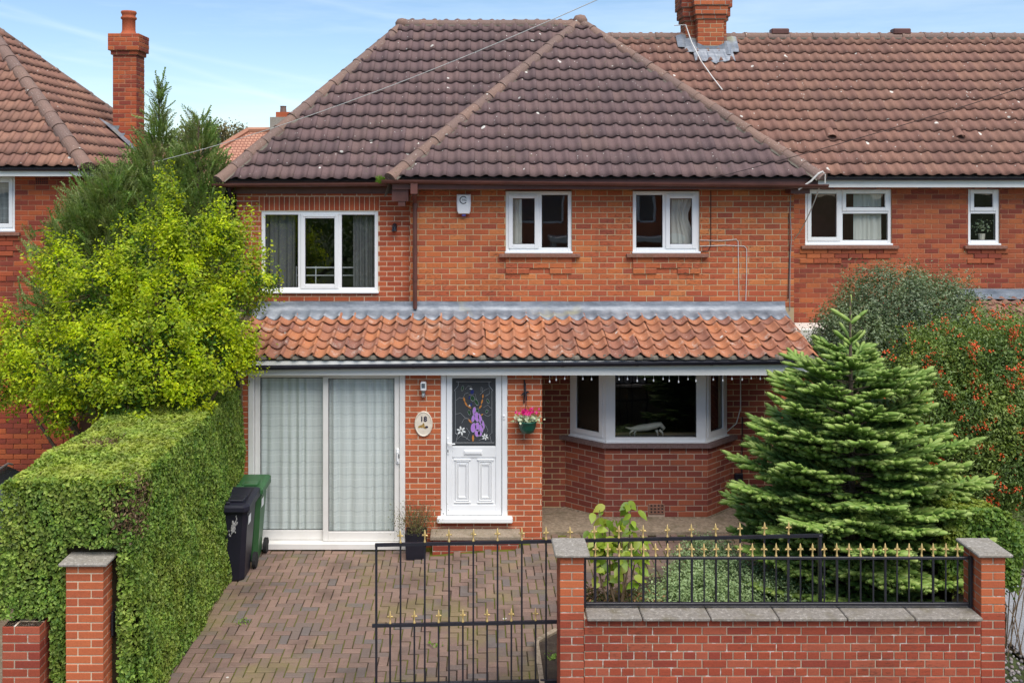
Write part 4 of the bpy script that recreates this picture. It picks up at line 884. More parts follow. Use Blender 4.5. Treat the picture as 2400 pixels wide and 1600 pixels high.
for i, (z0, z1) in enumerate(((8.05, 8.13), (8.13, 8.30), (8.30, 9.0))):
    e_ = .03 * (i + 1); k = MB(); k.box(4.05 - e_, 4.83 + e_, 18.75 - e_, 19.2 + e_, z0, z1); k.box(4.23 - e_, 4.72 + e_, 18.5 - e_, 18.75, z0, z1 - .001); k.build('corbel', MT['mortar_bay'], cho)
    stack(cb, 4.05 - e_, 4.83 + e_, 18.75 - e_, 19.2 + e_, z0, z1, 'fl', 'brick_old', 80 + i * 5); stack(cb, 4.23 - e_, 4.72 + e_, 18.5 - e_, 18.75, z0, z1, 'fl', 'brick_stack', 90 + i * 5)
for s, M, k, v in cb: put('chimney_brick', brick_mesh(k, v), cho, M)
def on_n(x, t, up=.045): return Vector((x, EY + (RY - EY) * t, EZ + (RZ - EZ) * t)) + Vector((0, -.70, .71)) * up
ap = MB(); rr = random.Random(2); top = []; bot = []
for i in range(13):
    x = 4.12 + .74 * i / 12; t0 = .875; tb = .79 + .012 * math.sin(i * 1.9) - (.015 if 4 < i < 9 else 0); top.append(on_n(x, t0, .075)); bot.append(on_n(x, tb, .058 + .012 * math.sin(x * 31.4)))
ap.add(top + bot, [(i, i + 1, 14 + i, 13 + i) for i in range(12)])
up_ = [Vector((4.215 + .52 * i / 4, 18.488, 7.54 if i in (1, 2, 3) else 7.60)) for i in range(5)]; ap.add([Vector((4.215 + .52 * i / 4, 18.488, 7.40)) for i in range(5)] + up_, [(i, i + 1, 6 + i, 5 + i) for i in range(4)])
for xa, xb_, ta, tb in ((3.98, 4.24, .86, .955), (3.86, 4.05, .90, .985), (4.70, 4.86, .84, .93), (4.82, 5.0, .86, .97)):
    ap.add([on_n(xa, ta, .055), on_n((xa + xb_) / 2, ta - .012, .085), on_n(xb_, ta, .055), on_n(xb_, tb, .09), on_n((xa + xb_) / 2, tb, .11), on_n(xa, tb, .075)], [(0, 1, 4, 5), (1, 2, 3, 4)])
ap.build('lead_flashing', MT['lead'], cho)
cable([(wx(1580, 18.7), 18.70, wz(60, 18.7)), (4.02, 18.6, 7.95), (4.1, 18.45, 7.6), (4.2, 18.1, 7.2), (4.33, 17.8, 6.88), (4.45, 17.55, 6.62)], .011, 'wire', nb)
# ================================================================ HOUSE ON THE LEFT
lh = thing('house', 'detached brick house with red tiled pyramid roof beyond conifer at left edge', 'house', (-9.3, 16.1, 0))
YL = 16.0; LX1 = -6.42; bricks = []
lw = (-9.0, -7.48, snapz(4.16, zb, C0), 5.07)
m = MB(); wall_face(m, (-12.4, YL, 0), (1, 0, 0), (0, -1, 0), LX1 + 12.4, 0, 5.18, [(lw[0] + 12.4, lw[1] + 12.4, lw[2], lw[3])]); m.quad((LX1, YL, 0), (LX1, 21.6, 0), (LX1, 21.6, 5.18), (LX1, YL, 5.18)); m.quad((-12.4, YL, 0), (-12.4, 21.6, 0), (-12.4, 21.6, 5.18), (-12.4, YL, 5.18)); m.quad((-12.4, 21.6, 0), (LX1, 21.6, 0), (LX1, 21.6, 5.18), (-12.4, 21.6, 5.18)); m.build('wall', MT['mortar_red'], lh)
lay(bricks, (-12.4, YL, 0), (1, 0, 0), (0, -1, 0), LX1 + 12.4, .05, 5.17, C0, .2335, .009, [(lw[0] + 12.4, lw[1] + 12.4, lw[2], lw[3]), (-7.15 + 12.4, -6.93 + 12.4, 4.93, 5.05)], 'stretcher', 'brick_left', seed=101, push=lambda u_, z: .014 if 3.37 < z < 3.52 or z < 3.0 else (.02 if 3.3 < u_ < 4.96 and 3.8 < z < 4.06 else 0))
lay(bricks, (LX1, YL, 0), (0, 1, 0), (1, 0, 0), 5.6, 3.6, 5.17, C0, .2335, .009, (), 'stretcher', 'brick_left', seed=102, hide=True)
bricks = [((s if M.translation.z > 3.2 or M.translation.z < 1.9 else s * .5) * (1 if M.translation.x > -8.1 else .01), M, k, v) for s, M, k, v in bricks]; emit_bricks(lh, bricks, 300)
window(lh, *lw, YL, muls=(-8.3,), sashes=(1,), glass='glass'); s = MB(); s.cbox(lw[0] - .1, lw[1] + .10, YL - .07, YL + .03, lw[2] - .09, lw[2] - .032, .006); s.build('sill', MT['sill'], lh)
room_of(lh, -10.5, -7.0, YL + .1, 18.5, 2.7, 5.1, 'roomgrey')
v = MB(); v.cbox(-7.15, -6.93, YL - .004, YL + .03, 4.93, 5.05, .004)
for i in range(6):
    for j in range(4): v.cur = 1; v.box(-7.135 + i * .034, -7.112 + i * .034, YL - .0065, YL - .003, 4.942 + j * .026, 4.96 + j * .026); v.cur = 0
v.build('air_brick', [MT['brick_left'], MT['gasket']], lh)
CR = Vector((-6.16, 15.65, 5.20)); LA = Vector((-9.37, 18.75, 8.08)); CB = Vector((-6.16, 21.9, 5.2)); CL = Vector((-12.58, 15.65, 5.2)); CBL = Vector((-12.58, 21.9, 5.2))
r_ = MB(); r_.poly([CL, CR, LA]); r_.poly([CR, CB, LA]); r_.poly([CB, CBL, LA]); r_.poly([CBL, CL, LA]); r_.quad(CL - Vector((0, 0, .02)), CR - Vector((0, 0, .02)), CB - Vector((0, 0, .02)), CBL - Vector((0, 0, .02))); lro = r_.build('roof', MT['deck'], lh)
svf = Vector((0, 3.10, 2.88)); Lf = svf.length
nf = tile_slope(lro, CL, (1, 0, 0), svf, [(0, 0), (6.42, 0), (3.21, Lf)], .2, Lf / 15, TM, 'tile_left', 110, seed=31, order=lambda it: -it[1].translation.x)
svr = Vector((-3.21, 0, 2.88)); Lr = svr.length
tile_slope(lro, CR, (0, 1, 0), svr, [(0, 0), (6.25, 0), (3.1, Lr)], .2, Lr / 15, TM, 'tile_left', 300 - nf, seed=32)
ridge_run(lro, CR + Vector((.02, -.04, .02)), LA, .125, .42, seed=33, upv=(.3, -.3, 1)); ridge_run(lro, CL + Vector((0, -.04, .02)), LA, .125, .42, seed=35, upv=(-.3, -.3, 1)); ridge_run(lro, CB + Vector((0, 0, .02)), LA, .11, .42, seed=34, upv=(.3, .3, 1))
e = MB(); e.box(-12.4, -6.24, 15.69, 15.72, 5.065, 5.225); e.box(-6.27, -6.24, 15.72, 21.8, 5.065, 5.225); e.build('fascia', MT['fascia'], lh); e = MB(); e.box(-12.4, -6.27, 15.72, YL, 5.07, 5.085); e.build('soffit', MT['fascia'], lh)
gutter(lh, (-12.5, 15.66, 5.20), (-6.12, 15.66, 5.195), .05, 'blackpl', brackets=7); gutter(lh, (-6.13, 15.66, 5.195), (-6.13, 21.9, 5.2), .05, 'blackpl')
dp = MB(); dp.tube([(-6.1, 16.9, 5.14), (-6.14, 16.9, 5.0), (-6.32, 16.9, 4.85), (-6.36, 16.9, 4.5), (-6.36, 16.9, 0)], .036, 8); dp.build('downpipe', MT['blackpl'], lh)
ch = MB(); ch.box(-6.93, -6.48, 18.85, 19.3, 4.9, 7.42); ch.box(-6.96, -6.45, 18.82, 19.33, 7.42, 7.50); ch.box(-7.0, -6.41, 18.78, 19.37, 7.50, 7.82); lco = ch.build('chimney', MT['mortar_red'], lh); cb = []
stack(cb, -6.93, -6.48, 18.85, 19.3, 5.3, 7.42, 'fr', 'brick_left', 111); stack(cb, -6.96, -6.45, 18.82, 19.33, 7.42, 7.5, 'fr', 'brick_left', 114); stack(cb, -7.0, -6.41, 18.78, 19.37, 7.5, 7.82, 'fr', 'brick_left', 117)
for s, M, k, v in cb: put('chimney_brick', brick_mesh(k, v), lco, M)
p = MB(); p.lathe([(.20, -.02), (.16, .03), (.135, .06), (.125, .10), (.125, .30), (.15, .32), (.15, .35), (.125, .37), (.13, .40), (.15, .44), (.14, .47), (.10, .465), (.10, .40)], (-6.70, 19.07, 7.82), 14); p.build('chimney_pot', MT['brick_stack'], lco, True)
fl = MB()
for i in range(5):
    z = 6.06 - i * .145; x = -6.95 + i * .10; fl.add([(x - .03, 18.838, z), (x + .16, 18.838, z), (x + .10, 18.838, z - .13), (x - .03, 18.838, z - .13)], [(0, 1, 2, 3)])
fl.add([(-7.13, 18.66, 6.20), (-6.93, 18.83, 6.07), (-6.46, 18.83, 5.62), (-6.42, 18.62, 5.56)], [(0, 1, 2, 3)]); fl.box(-6.5, -6.38, 18.78, 19.3, 5.28, 5.45); fl.build('lead_flashing', MT['lead'], lco)
# a dark car on that drive, just over the hedge
car = thing('parked_car', 'dark parked car beyond hedge with silver roof bars', 'car', (-6.25, 10.9, 0))
MT['carpaint'] = plain('car_paint', (.02, .021, .025), .25, .5, var=.1); MT['chrome'] = plain('chrome', (.6, .6, .62), .25, .5, .8, .05); MT['tyre'] = plain('tyre', (.02, .02, .02), .9)
def car_sec(y, w, zl, zm, zt, wt): return [(-w, y, zl), (-w * 1.02, y, zm * .8), (-w * .97, y, zm), (-wt, y, zt - .05), (-wt * .8, y, zt), (wt * .8, y, zt), (wt, y, zt - .05), (w * .97, y, zm), (w * 1.02, y, zm * .8), (w, y, zl)]
S_ = [car_sec(-2.05, .70, .35, .66, .70, .60), car_sec(-1.95, .82, .25, .78, .84, .70), (car_sec(-1.0, .86, .22, .93, 1.0, .74)), car_sec(-.2, .86, .22, .95, 1.46, .60), car_sec(1.2, .86, .22, .97, 1.48, .60), car_sec(1.85, .84, .25, .98, 1.05, .66), car_sec(2.05, .76, .35, .85, .92, .62)]
cbm = MB(); n_ = 10; cbm.add([p for s in S_ for p in s], [(i * n_ + k, i * n_ + k + 1, (i + 1) * n_ + k + 1, (i + 1) * n_ + k) for i in range(6) for k in range(9)] + [tuple(range(10))[::-1], tuple(range(60, 70))])
CM = Matrix.Translation((-6.25, 10.9, 0)); cbm.build('body', MT['carpaint'], car, True, CM)
MT['carglass'] = plain('car_glass', (.10, .12, .14), .06, .6, var=.05)
gq = MB(); gq.quad((-.60, -.93, 1.07), (.60, -.93, 1.07), (.50, -.26, 1.455), (-.50, -.26, 1.455)); gq.build('windscreen', MT['carglass'], car, False, CM)
for s in (-1, 1):
    gq = MB(); gq.quad((s * .83, -.6, 1.0), (s * .83, .45, 1.0), (s * .645, .45, 1.39), (s * .66, -.1, 1.38)); gq.quad((s * .83, .52, 1.0), (s * .83, 1.2, 1.0), (s * .645, 1.15, 1.39), (s * .645, .52, 1.39)); gq.build('side_window', MT['carglass'], car, False, CM)
    rb = MB(); rb.tube([(s * .56, -.1, 1.49), (s * .56, 0, 1.525), (s * .56, 1.1, 1.53), (s * .56, 1.2, 1.49)], .014, 6); rb.build('roof_bar', MT['chrome'], car, False, CM)
    for y in (-1.3, 1.3):
        w_ = MB(); w_.lathe([(.20, -.1), (.31, -.09), (.31, .09), (.20, .1)], (0, 0, 0), 16); w_.build('wheel', MT['tyre'], car, False, CM @ Matrix.Translation((s * .77, y, .31)) @ Matrix.Rotation(rad(90), 4, 'Y'))
# ================================================================ FAR BACKGROUND
def m_farroof():
    t = NT('far_tiles', .9, .2); b_ = t.n('ShaderNodeTexBrick'); t.l(t.map((1, 1, 1)), b_.inputs['Vector']); sp = t.n('ShaderNodeSeparateXYZ'); t.l(t.pos(), sp.inputs[0]); cb_ = t.n('ShaderNodeCombineXYZ'); t.l(t.math('ADD', sp.outputs[0], t.math('MULTIPLY', sp.outputs[2], .55)), cb_.inputs[0]); t.l(sp.outputs[2], cb_.inputs[1]); t.l(cb_.outputs[0], b_.inputs['Vector'])
    b_.inputs['Color1'].default_value = (.40, .19, .125, 1); b_.inputs['Color2'].default_value = (.46, .24, .16, 1); b_.inputs['Mortar'].default_value = (.20, .085, .06, 1); b_.inputs['Scale'].default_value = 1.0; b_.inputs['Brick Width'].default_value = .20; b_.inputs['Row Height'].default_value = .15; b_.inputs['Mortar Size'].default_value = .03; b_.inputs['Mortar Smooth'].default_value = .6; t.col(b_.outputs[0]); return t.done()
MT['farroof'] = m_farroof()
def far_house(label, ridge_l, ridge_r, corner, Yf, eave_z, back, chim=None):
    t = thing('house', label, 'house', (ridge_r[0], Yf, 0)); m = MB()
    x0, x1 = corner, ridge_r[0]; Yr = ridge_l[1]
    m.poly([(x0, Yf, eave_z), (x1, Yf, eave_z), ridge_r, ridge_l]); m.poly([(x0, Yf, eave_z), ridge_l, (x0, back, eave_z)]); m.poly([ridge_l, ridge_r, (x1, back, eave_z), (x0, back, eave_z)]); ro = m.build('roof', MT['farroof'], t)
    w = MB(); w.box(x0 + .4, x1 - .2, Yf + .4, back - .4, 0, eave_z + .02); w.build('wall', MT['brick_left'], t)
    k = MB(); k.tube([(x0, Yf, eave_z + .05), Vector(ridge_l) + Vector((0, 0, .06))], .16, 6); k.tube([Vector(ridge_l) + Vector((0, 0, .06)), Vector(ridge_r) + Vector((0, 0, .06))], .16, 6); k.build('ridge_tile', MT['tile_far'], ro)
    for xx in (.35, .7):
        wx_ = x0 + (x1 - x0) * xx; q = MB(); q.cbox(wx_ - .7, wx_ + .7, Yf + .36, Yf + .42, 3.0, 4.2, .03); wo_ = q.build('window', MT['upvc'], t)
        for s_ in (-1, 1): q = MB(); q.box(wx_ + s_ * .33 - .28, wx_ + s_ * .33 + .28, Yf + .345, Yf + .358, 3.08, 4.12); q.build('pane', MT['carglass'], wo_)
    if chim:
        q = MB(); q.box(*chim); co = q.build('chimney', MT['cap'], t); q = MB(); q.box(chim[0] + .3, chim[1] - .05, chim[2] + .1, chim[3] - .1, chim[5], chim[5] + .28); q.build('stack_course', MT['brick_stack'], co); q = MB(); q.lathe([(.18, 0), (.16, .3), (.19, .35)], ((chim[0] + chim[1]) / 2, (chim[2] + chim[3]) / 2, chim[5] + .28), 8); q.build('chimney_pot', MT['ridge'], co)
Yr = 53.7; kk = Yr / F
far_house('distant house with pale orange tiled roof and rendered chimney stack', ((581 - VX) * kk, Yr, 7.80), ((700 - VX) * kk, Yr, 7.80), (385 - VX) * 49.5 / F, 49.5, 5.0, 58, ((637 - VX) * kk, (690 - VX) * kk, 53.2, 54.3, 7.0, 8.55))
Yr = 76.; kk = Yr / F
far_house('second distant orange roof seen through the conifer tips', ((452 - VX) * kk, Yr, 4.95 + 88 * kk), ((500 - VX) * kk, Yr, 4.95 + 88 * kk), (398 - VX) * 72 / F, 72., 5.2, 80)
# flue on a low tiled roof behind the left-hand house
oh = thing('outhouse', 'low tiled outhouse roof half hidden behind the conifers', 'outhouse', (-8.4, 27, 0)); q = MB(); q.box(-9.6, -6.9, 26.0, 29.0, 0, 4.9); q.build('wall', MT['brick_left'], oh); q = MB(); q.poly([(-9.9, 25.7, 4.85), (-6.6, 25.7, 4.85), (-8.2, 27.5, 6.0)]); q.poly([(-6.6, 25.7, 4.85), (-6.6, 29.3, 4.85), (-8.2, 27.5, 6.0)]); q.poly([(-9.9, 25.7, 4.85), (-8.2, 27.5, 6.0), (-9.9, 29.3, 4.85)]); q.build('roof', MT['farroof'], oh)
fu = thing('flue_pipe', 'pale galvanised flue pipe rising between the conifers', 'flue', (-8.05, 26.4, 5.3)); q = MB(); q.tube([(-8.05, 26.4, 5.1), (-8.05, 26.4, 6.30)], .075, 12); q.tube([(-8.05, 26.4, 5.95), (-8.05, 26.4, 6.3)], .084, 12); q.build('pipe', MT['flue'], fu); q = MB(); q.quad((-8.25, 26.1, 5.15), (-7.7, 26.1, 5.15), (-7.9, 26.6, 5.5), (-8.2, 26.6, 5.5)); q.build('flashing', MT['lead'], fu)
for (px, y0, y1, Y, nm, lab, mt) in ((513, 311, 345, 58., 'vent_pole', 'thin dark pole above the distant roof hip', 'wireblack'), (475.5, 300, 345, 62., 'aerial_pole', 'thin pale aerial pole in front of distant trees', 'wire')):
    q = MB(); q.tube([(wx(px, Y), Y, 0), (wx(px, Y), Y, wz(y0, Y))], .12 if mt == 'wireblack' else .05, 6); tag(q.build(nm, MT[mt]), lab, 'pole')
# overhead lines
def sagline(p0, p1, sag, n=24): p0, p1 = Vector(p0), Vector(p1); return [p0 + (p1 - p0) * (i / n) - Vector((0, 0, sag * 4 * (i / n) * (1 - i / n))) for i in range(n + 1)]
q = MB(); q.tube(sagline((wx(1500, 9.0), 9.0, wz(-45, 9.0)), (wx(335, 15.0), 15.0, wz(386, 15.0)), .16), .0045, 5); tag(q.build('overhead_cable', MT['wire']), 'pale overhead cable crossing in front of the brown roof and sky', 'cable')
q = MB(); q.tube(sagline((wx(2520, 12.4), 12.4, wz(165, 12.4)), (wx(1640, 14.25), 14.15, wz(425, 14.15)), .05), .005, 5); tag(q.build('overhead_cable', MT['wireblack']), 'thin dark overhead line crossing the russet roof towards the gutter', 'cable')
q = MB(); q.tube([(5.06, 14.13, 5.07), (5.02, 14.12, 5.12), (4.96, 14.12, 5.09), (4.86, 14.14, 4.98), (4.70, 14.2, 4.86)], .014, 6); q.tube([(5.06, 14.13, 5.07), (5.06, 14.13, 4.95)], .008, 5); tag(q.build('service_bracket', MT['wire']), 'white cable and hook at the right corner of the brown gutter', 'bracket')
q = MB(); q.tube(sagline((5.0, 14.15, 4.93), (4.92, 16.42, 4.0), .42), .008, 5); tag(q.build('drop_cable', MT['wire']), 'loose looping white cable in front of the neighbouring window', 'cable')
# ================================================================ HOUSE ACROSS THE ROAD (seen reflected in the panes)
op = thing('house', 'brick house across the road, seen only as a reflection in the upper windows', 'house', (4, -15, 0)); q = MB(); wall_face(q, (14, -14, 0), (-1, 0, 0), (0, 1, 0), 16, 0, 5.2, [(2, 4, 3.2, 4.5), (6, 7.5, 3.2, 4.5), (10, 12, 3.2, 4.5), (2, 4.5, .8, 2.2), (10, 12.5, .8, 2.2)]); q.quad((-2, -14, 0), (-2, -22, 0), (-2, -22, 5.2), (-2, -14, 5.2)); q.quad((14, -14, 0), (14, -22, 0), (14, -22, 5.2), (14, -14, 5.2)); q.build('wall', MT['brick_pillar'], op)
q = MB(); q.quad((-2.4, -13.6, 5.1), (14.4, -13.6, 5.1), (14.4, -18, 8.4), (-2.4, -18, 8.4)); q.quad((-2.4, -22.4, 5.1), (14.4, -22.4, 5.1), (14.4, -18, 8.4), (-2.4, -18, 8.4)); q.build('roof', MT['tile_left'], op)
for (a, b_, c, d_) in ((2, 4, 3.2, 4.5), (6, 7.5, 3.2, 4.5), (10, 12, 3.2, 4.5), (2, 4.5, .8, 2.2), (10, 12.5, .8, 2.2)):
    q = MB(); x0, x1 = 14 - b_, 14 - a
    for (i0, i1, j0, j1) in ((x0, x0 + .09, c, d_), (x1 - .09, x1, c, d_), (x0, x1, c, c + .09), (x0, x1, d_ - .09, d_), ((x0 + x1) / 2 - .05, (x0 + x1) / 2 + .05, c, d_)): q.box(i0, i1, -14.1, -14.03, j0, j1)
    w_ = q.build('window', MT['upvc'], op); q = MB(); q.quad((x0, -14.09, c), (x1, -14.09, c), (x1, -14.09, d_), (x0, -14.09, d_)); q.build('pane', MT['carglass'], w_)
q = MB(); q.cbox(3.2, 9.0, -14, -12.6, 2.45, 2.7, .02); q.cbox(3.3, 3.5, -13.9, -12.7, 0, 2.45, .02); q.cbox(8.7, 8.9, -13.9, -12.7, 0, 2.45, .02); q.build('porch', MT['fascia'], op)
# ================================================================ FRONT BOUNDARY
BX = {}
def brick3(l, w, h, key):
    k = (round(l, 3), round(w, 3), round(h, 3), key)
    if k not in BX: m = MB(); m.cbox(-l / 2, l / 2, -w / 2, w / 2, -h / 2, h / 2, .004); BX[k] = m.mesh('brick', MT[key])
    return BX[k]
def pier(name, label, x0, y0, kind, z1, n, key, cap=True, over=.05, z0=0, group=None, mort='mortar_front', upper=None):
    wx_, wy_ = (.34, .34) if kind == 'pin' else (.22, .33)
    t = thing(name, label, 'pier', (x0 + wx_ / 2, y0 + wy_ / 2, 0), group); c = (z1 - z0) / n; rr = random.Random(int(abs(x0) * 1000)); j = .010
    k = MB(); k.box(x0 + .005, x0 + wx_ - .005, y0 + .005, y0 + wy_ - .005, z0, z1 - .005); k.build('mortar_core', MT[mort], t)
    for i in range(n):
        if kind == 'pin':
            l, w = .225, .105; R_ = [(0, 0, l, w), (.34 - w, 0, .34, l), (.34 - l, .34 - w, .34, .34), (0, .34 - l, w, .34)]
            if i % 2: R_ = [(.34 - b_, a1, .34 - a, d1) for (a, a1, b_, d1) in R_]
        else: R_ = [(0, 0, .105, .215), (.115, 0, .22, .215), (0, .225, .22, .33)] if i % 2 == 0 else [(0, 0, .22, .105), (0, .115, .105, .33), (.115, .115, .22, .33)]
        for (a, b_, p, q) in R_:
            kk_ = upper if (upper and z0 + i * c > upper[1]) else None
            put('brick', brick3(p - a, q - b_, c - j, kk_[0] if kk_ else key), t, Matrix.Translation((x0 + (a + p) / 2 + rr.uniform(-.0015, .0015), y0 + (b_ + q) / 2 + rr.uniform(-.0015, .0015), z0 + (i + .5) * c)) @ Matrix.Rotation(rr.uniform(-.004, .004), 4, 'Z'))
    if cap:
        k = MB(); k.cbox(x0 - over, x0 + wx_ + over, y0 - over, y0 + wy_ + over, z1 + .002, z1 + .034, .009); k.build('cap_stone', MT['cap'], t, False)
    return t
pier('gate_pier', 'brick gate pier with concrete cap standing in front of the clipped hedge', -3.70, 8.90, 'pin', 1.49, 20, 'brick_pillar', mort='mortar_new', upper=None)
pier('gate_pier', 'slim brick gate pier where the railings meet the sliding gate', .789, 8.97, 'slim', 1.545, 21, 'brick_front', upper=('brick_pillar', 1.02))
pier('wall_pier', 'slim capped brick pier at the far right end of the railings', 4.64, 8.97, 'slim', 1.545, 21, 'brick_front', upper=('brick_pillar', 1.02))
pier('wall_pier', 'low uncapped brick pier under the hedge at bottom left corner', -4.285, 8.92, 'pin', .93, 12, 'brick_front', cap=False)
bw_ = thing('boundary_wall', 'low red brick front wall with concrete coping under the railings', 'wall', (2.8, 9.08, 0)); bricks = []
q = MB(); q.box(1.013, 4.636, 8.975, 9.185, 0, .974); q.build('wall_core', MT['mortar_front'], bw_)
lay(bricks, (1.013, 8.975, 0), (1, 0, 0), (0, -1, 0), 4.636 - 1.013, 0, .975, .075, .2265, .0095, (), 'english', 'brick_front', seed=120)
emit_bricks(bw_, bricks, 300)
xs_ = [1.03, 1.535, 2.155, 2.775, 3.395, 4.01, 4.63]
for a, b_ in zip(xs_, xs_[1:]): q = MB(); q.cbox(a + .004, b_ - .004, 8.905, 9.235, .977, 1.010, .008); q.build('coping_stone', MT['coping'], bw_)
fin = MB(); fin.lathe([(.011, 0), (.014, .010), (.008, .02), (.0065, .042), (.009, .058), (.013, .072), (.012, .088), (.006, .112), (.0, .130)], (0, 0, 0), 7)
fin.tube([(-.029, 0, .060), (-.022, 0, .072), (0, 0, .068), (.022, 0, .072), (.029, 0, .060)], [.004, .0085, .007, .0085, .004], 6); FIN = fin.mesh('finial', MT['gold'], True)
def vbar(x0, y, z0, z1, r): m = MB(); m.cbox(-r, r, -r, r, z0, z1, r * .25); return m
rl = thing('railing', 'black iron railing with close gold finials on the front wall coping', 'railing', (2.8, 9.12, 1.02)); YR = 9.12; rr = random.Random(5)
q = MB(); q.cbox(1.015, 4.635, YR - .014, YR + .014, 1.462, 1.486, .003); q.build('rail', MT['iron'], rl); q = MB(); q.cbox(1.015, 4.60, YR - .016, YR + .016, 1.035, 1.062, .003); q.build('rail', MT['iron'], rl)
bm_ = vbar(0, 0, 1.05, 1.47, .0065).mesh('bar', MT['iron']); bt = vbar(0, 0, 1.05, 1.47, .0095).mesh('bar', MT['iron'])
for i in range(31):
    x = 1.130 + i * (4.497 - 1.130) / 30 + rr.uniform(-.003, .003); put('bar', bt if i % 4 == 0 else bm_, rl, Matrix.Translation((x, YR, 0))); put('finial', FIN, rl, Matrix.Translation((x, YR, 1.484)) @ Matrix.Rotation(rr.uniform(-.25, .25), 4, 'Z') @ Matrix.Rotation(rr.uniform(-.03, .03), 4, 'Y'))
for x in (1.02, 4.605): q = MB(); q.cbox(x - .0, x + .025, YR - .02, YR + .02, 1.019, 1.49, .003); q.build('end_post', MT['iron'], rl)
gt = thing('sliding_gate', 'black iron sliding gate with gold finials, half open behind the slim pier', 'gate', (-.94, 9.45, 0)); YG = 9.45; GX = -.937; tl = .0214
gzz = lambda x, z: z + (x - GX) * tl
def rail(x0, x1, z, h=.028, dep=.03, name='rail'):
    m = MB(); a, b_ = gzz(x0, z), gzz(x1, z); y0, y1 = YG - dep / 2, YG + dep / 2
    m.add([(x0, y0, a - h), (x1, y0, b_ - h), (x1, y1, b_ - h), (x0, y1, a - h), (x0, y0, a), (x1, y0, b_), (x1, y1, b_), (x0, y1, a)], ((0, 3, 2, 1), (4, 5, 6, 7), (0, 1, 5, 4), (1, 2, 6, 5), (2, 3, 7, 6), (3, 0, 4, 7))); m.build(name, MT['iron'], gt)
rail(GX - .012, 3.36, 1.487); rail(GX - .04, 3.36, .712); rail(GX - .012, 3.36, .14, .04, .04)
st_ = vbar(0, 0, .10, 1.46, .011).mesh('stile', MT['iron']); put('stile', st_, gt, Matrix.Translation((GX, YG, 0))); q = MB(); q.cbox(3.32, 3.35, YG - .02, YG + .02, .1, 1.57, .004); q.build('end_post', MT['iron'], gt)
lb = vbar(0, 0, .12, 1.47, .0085).mesh('bar', MT['iron']); sb_ = vbar(0, 0, .12, .70, .0085).mesh('bar', MT['iron'])
for k in range(1, 18):
    x = GX + .2335 * k; put('bar', lb, gt, Matrix.Translation((x, YG, gzz(x, 0)))); put('finial', FIN, gt, Matrix.Translation((x, YG, gzz(x, 1.485))) @ Matrix.Rotation(rr.uniform(-.3, .3), 4, 'Z') @ Matrix.Rotation(rr.uniform(-.03, .03), 4, 'Y'))
for k in range(1, 18):
    x = GX + .2335 * (k - .43); put('bar', sb_, gt, Matrix.Translation((x, YG, gzz(x, 0)))); put('finial', FIN, gt, Matrix.Translation((x, YG, gzz(x, .71))) @ Matrix.Rotation(rr.uniform(-.3, .3), 4, 'Z'))
for x in (-.6, 3.0): q = MB(); q.lathe([(.03, -.012), (.045, -.01), (.045, .01), (.03, .012)], (0, 0, 0), 12); q.build('wheel', MT['iron'], gt, False, Matrix.Translation((x, YG, .055)) @ Matrix.Rotation(rad(90), 4, 'X'))
q = MB(); q.cbox(-3.345, -3.325, 9.05, 9.16, .78, 1.0, .004); tag(q.build('gate_latch', MT['iron']), 'small black latch plate on the inner side of the hedge side gate pier', 'latch')
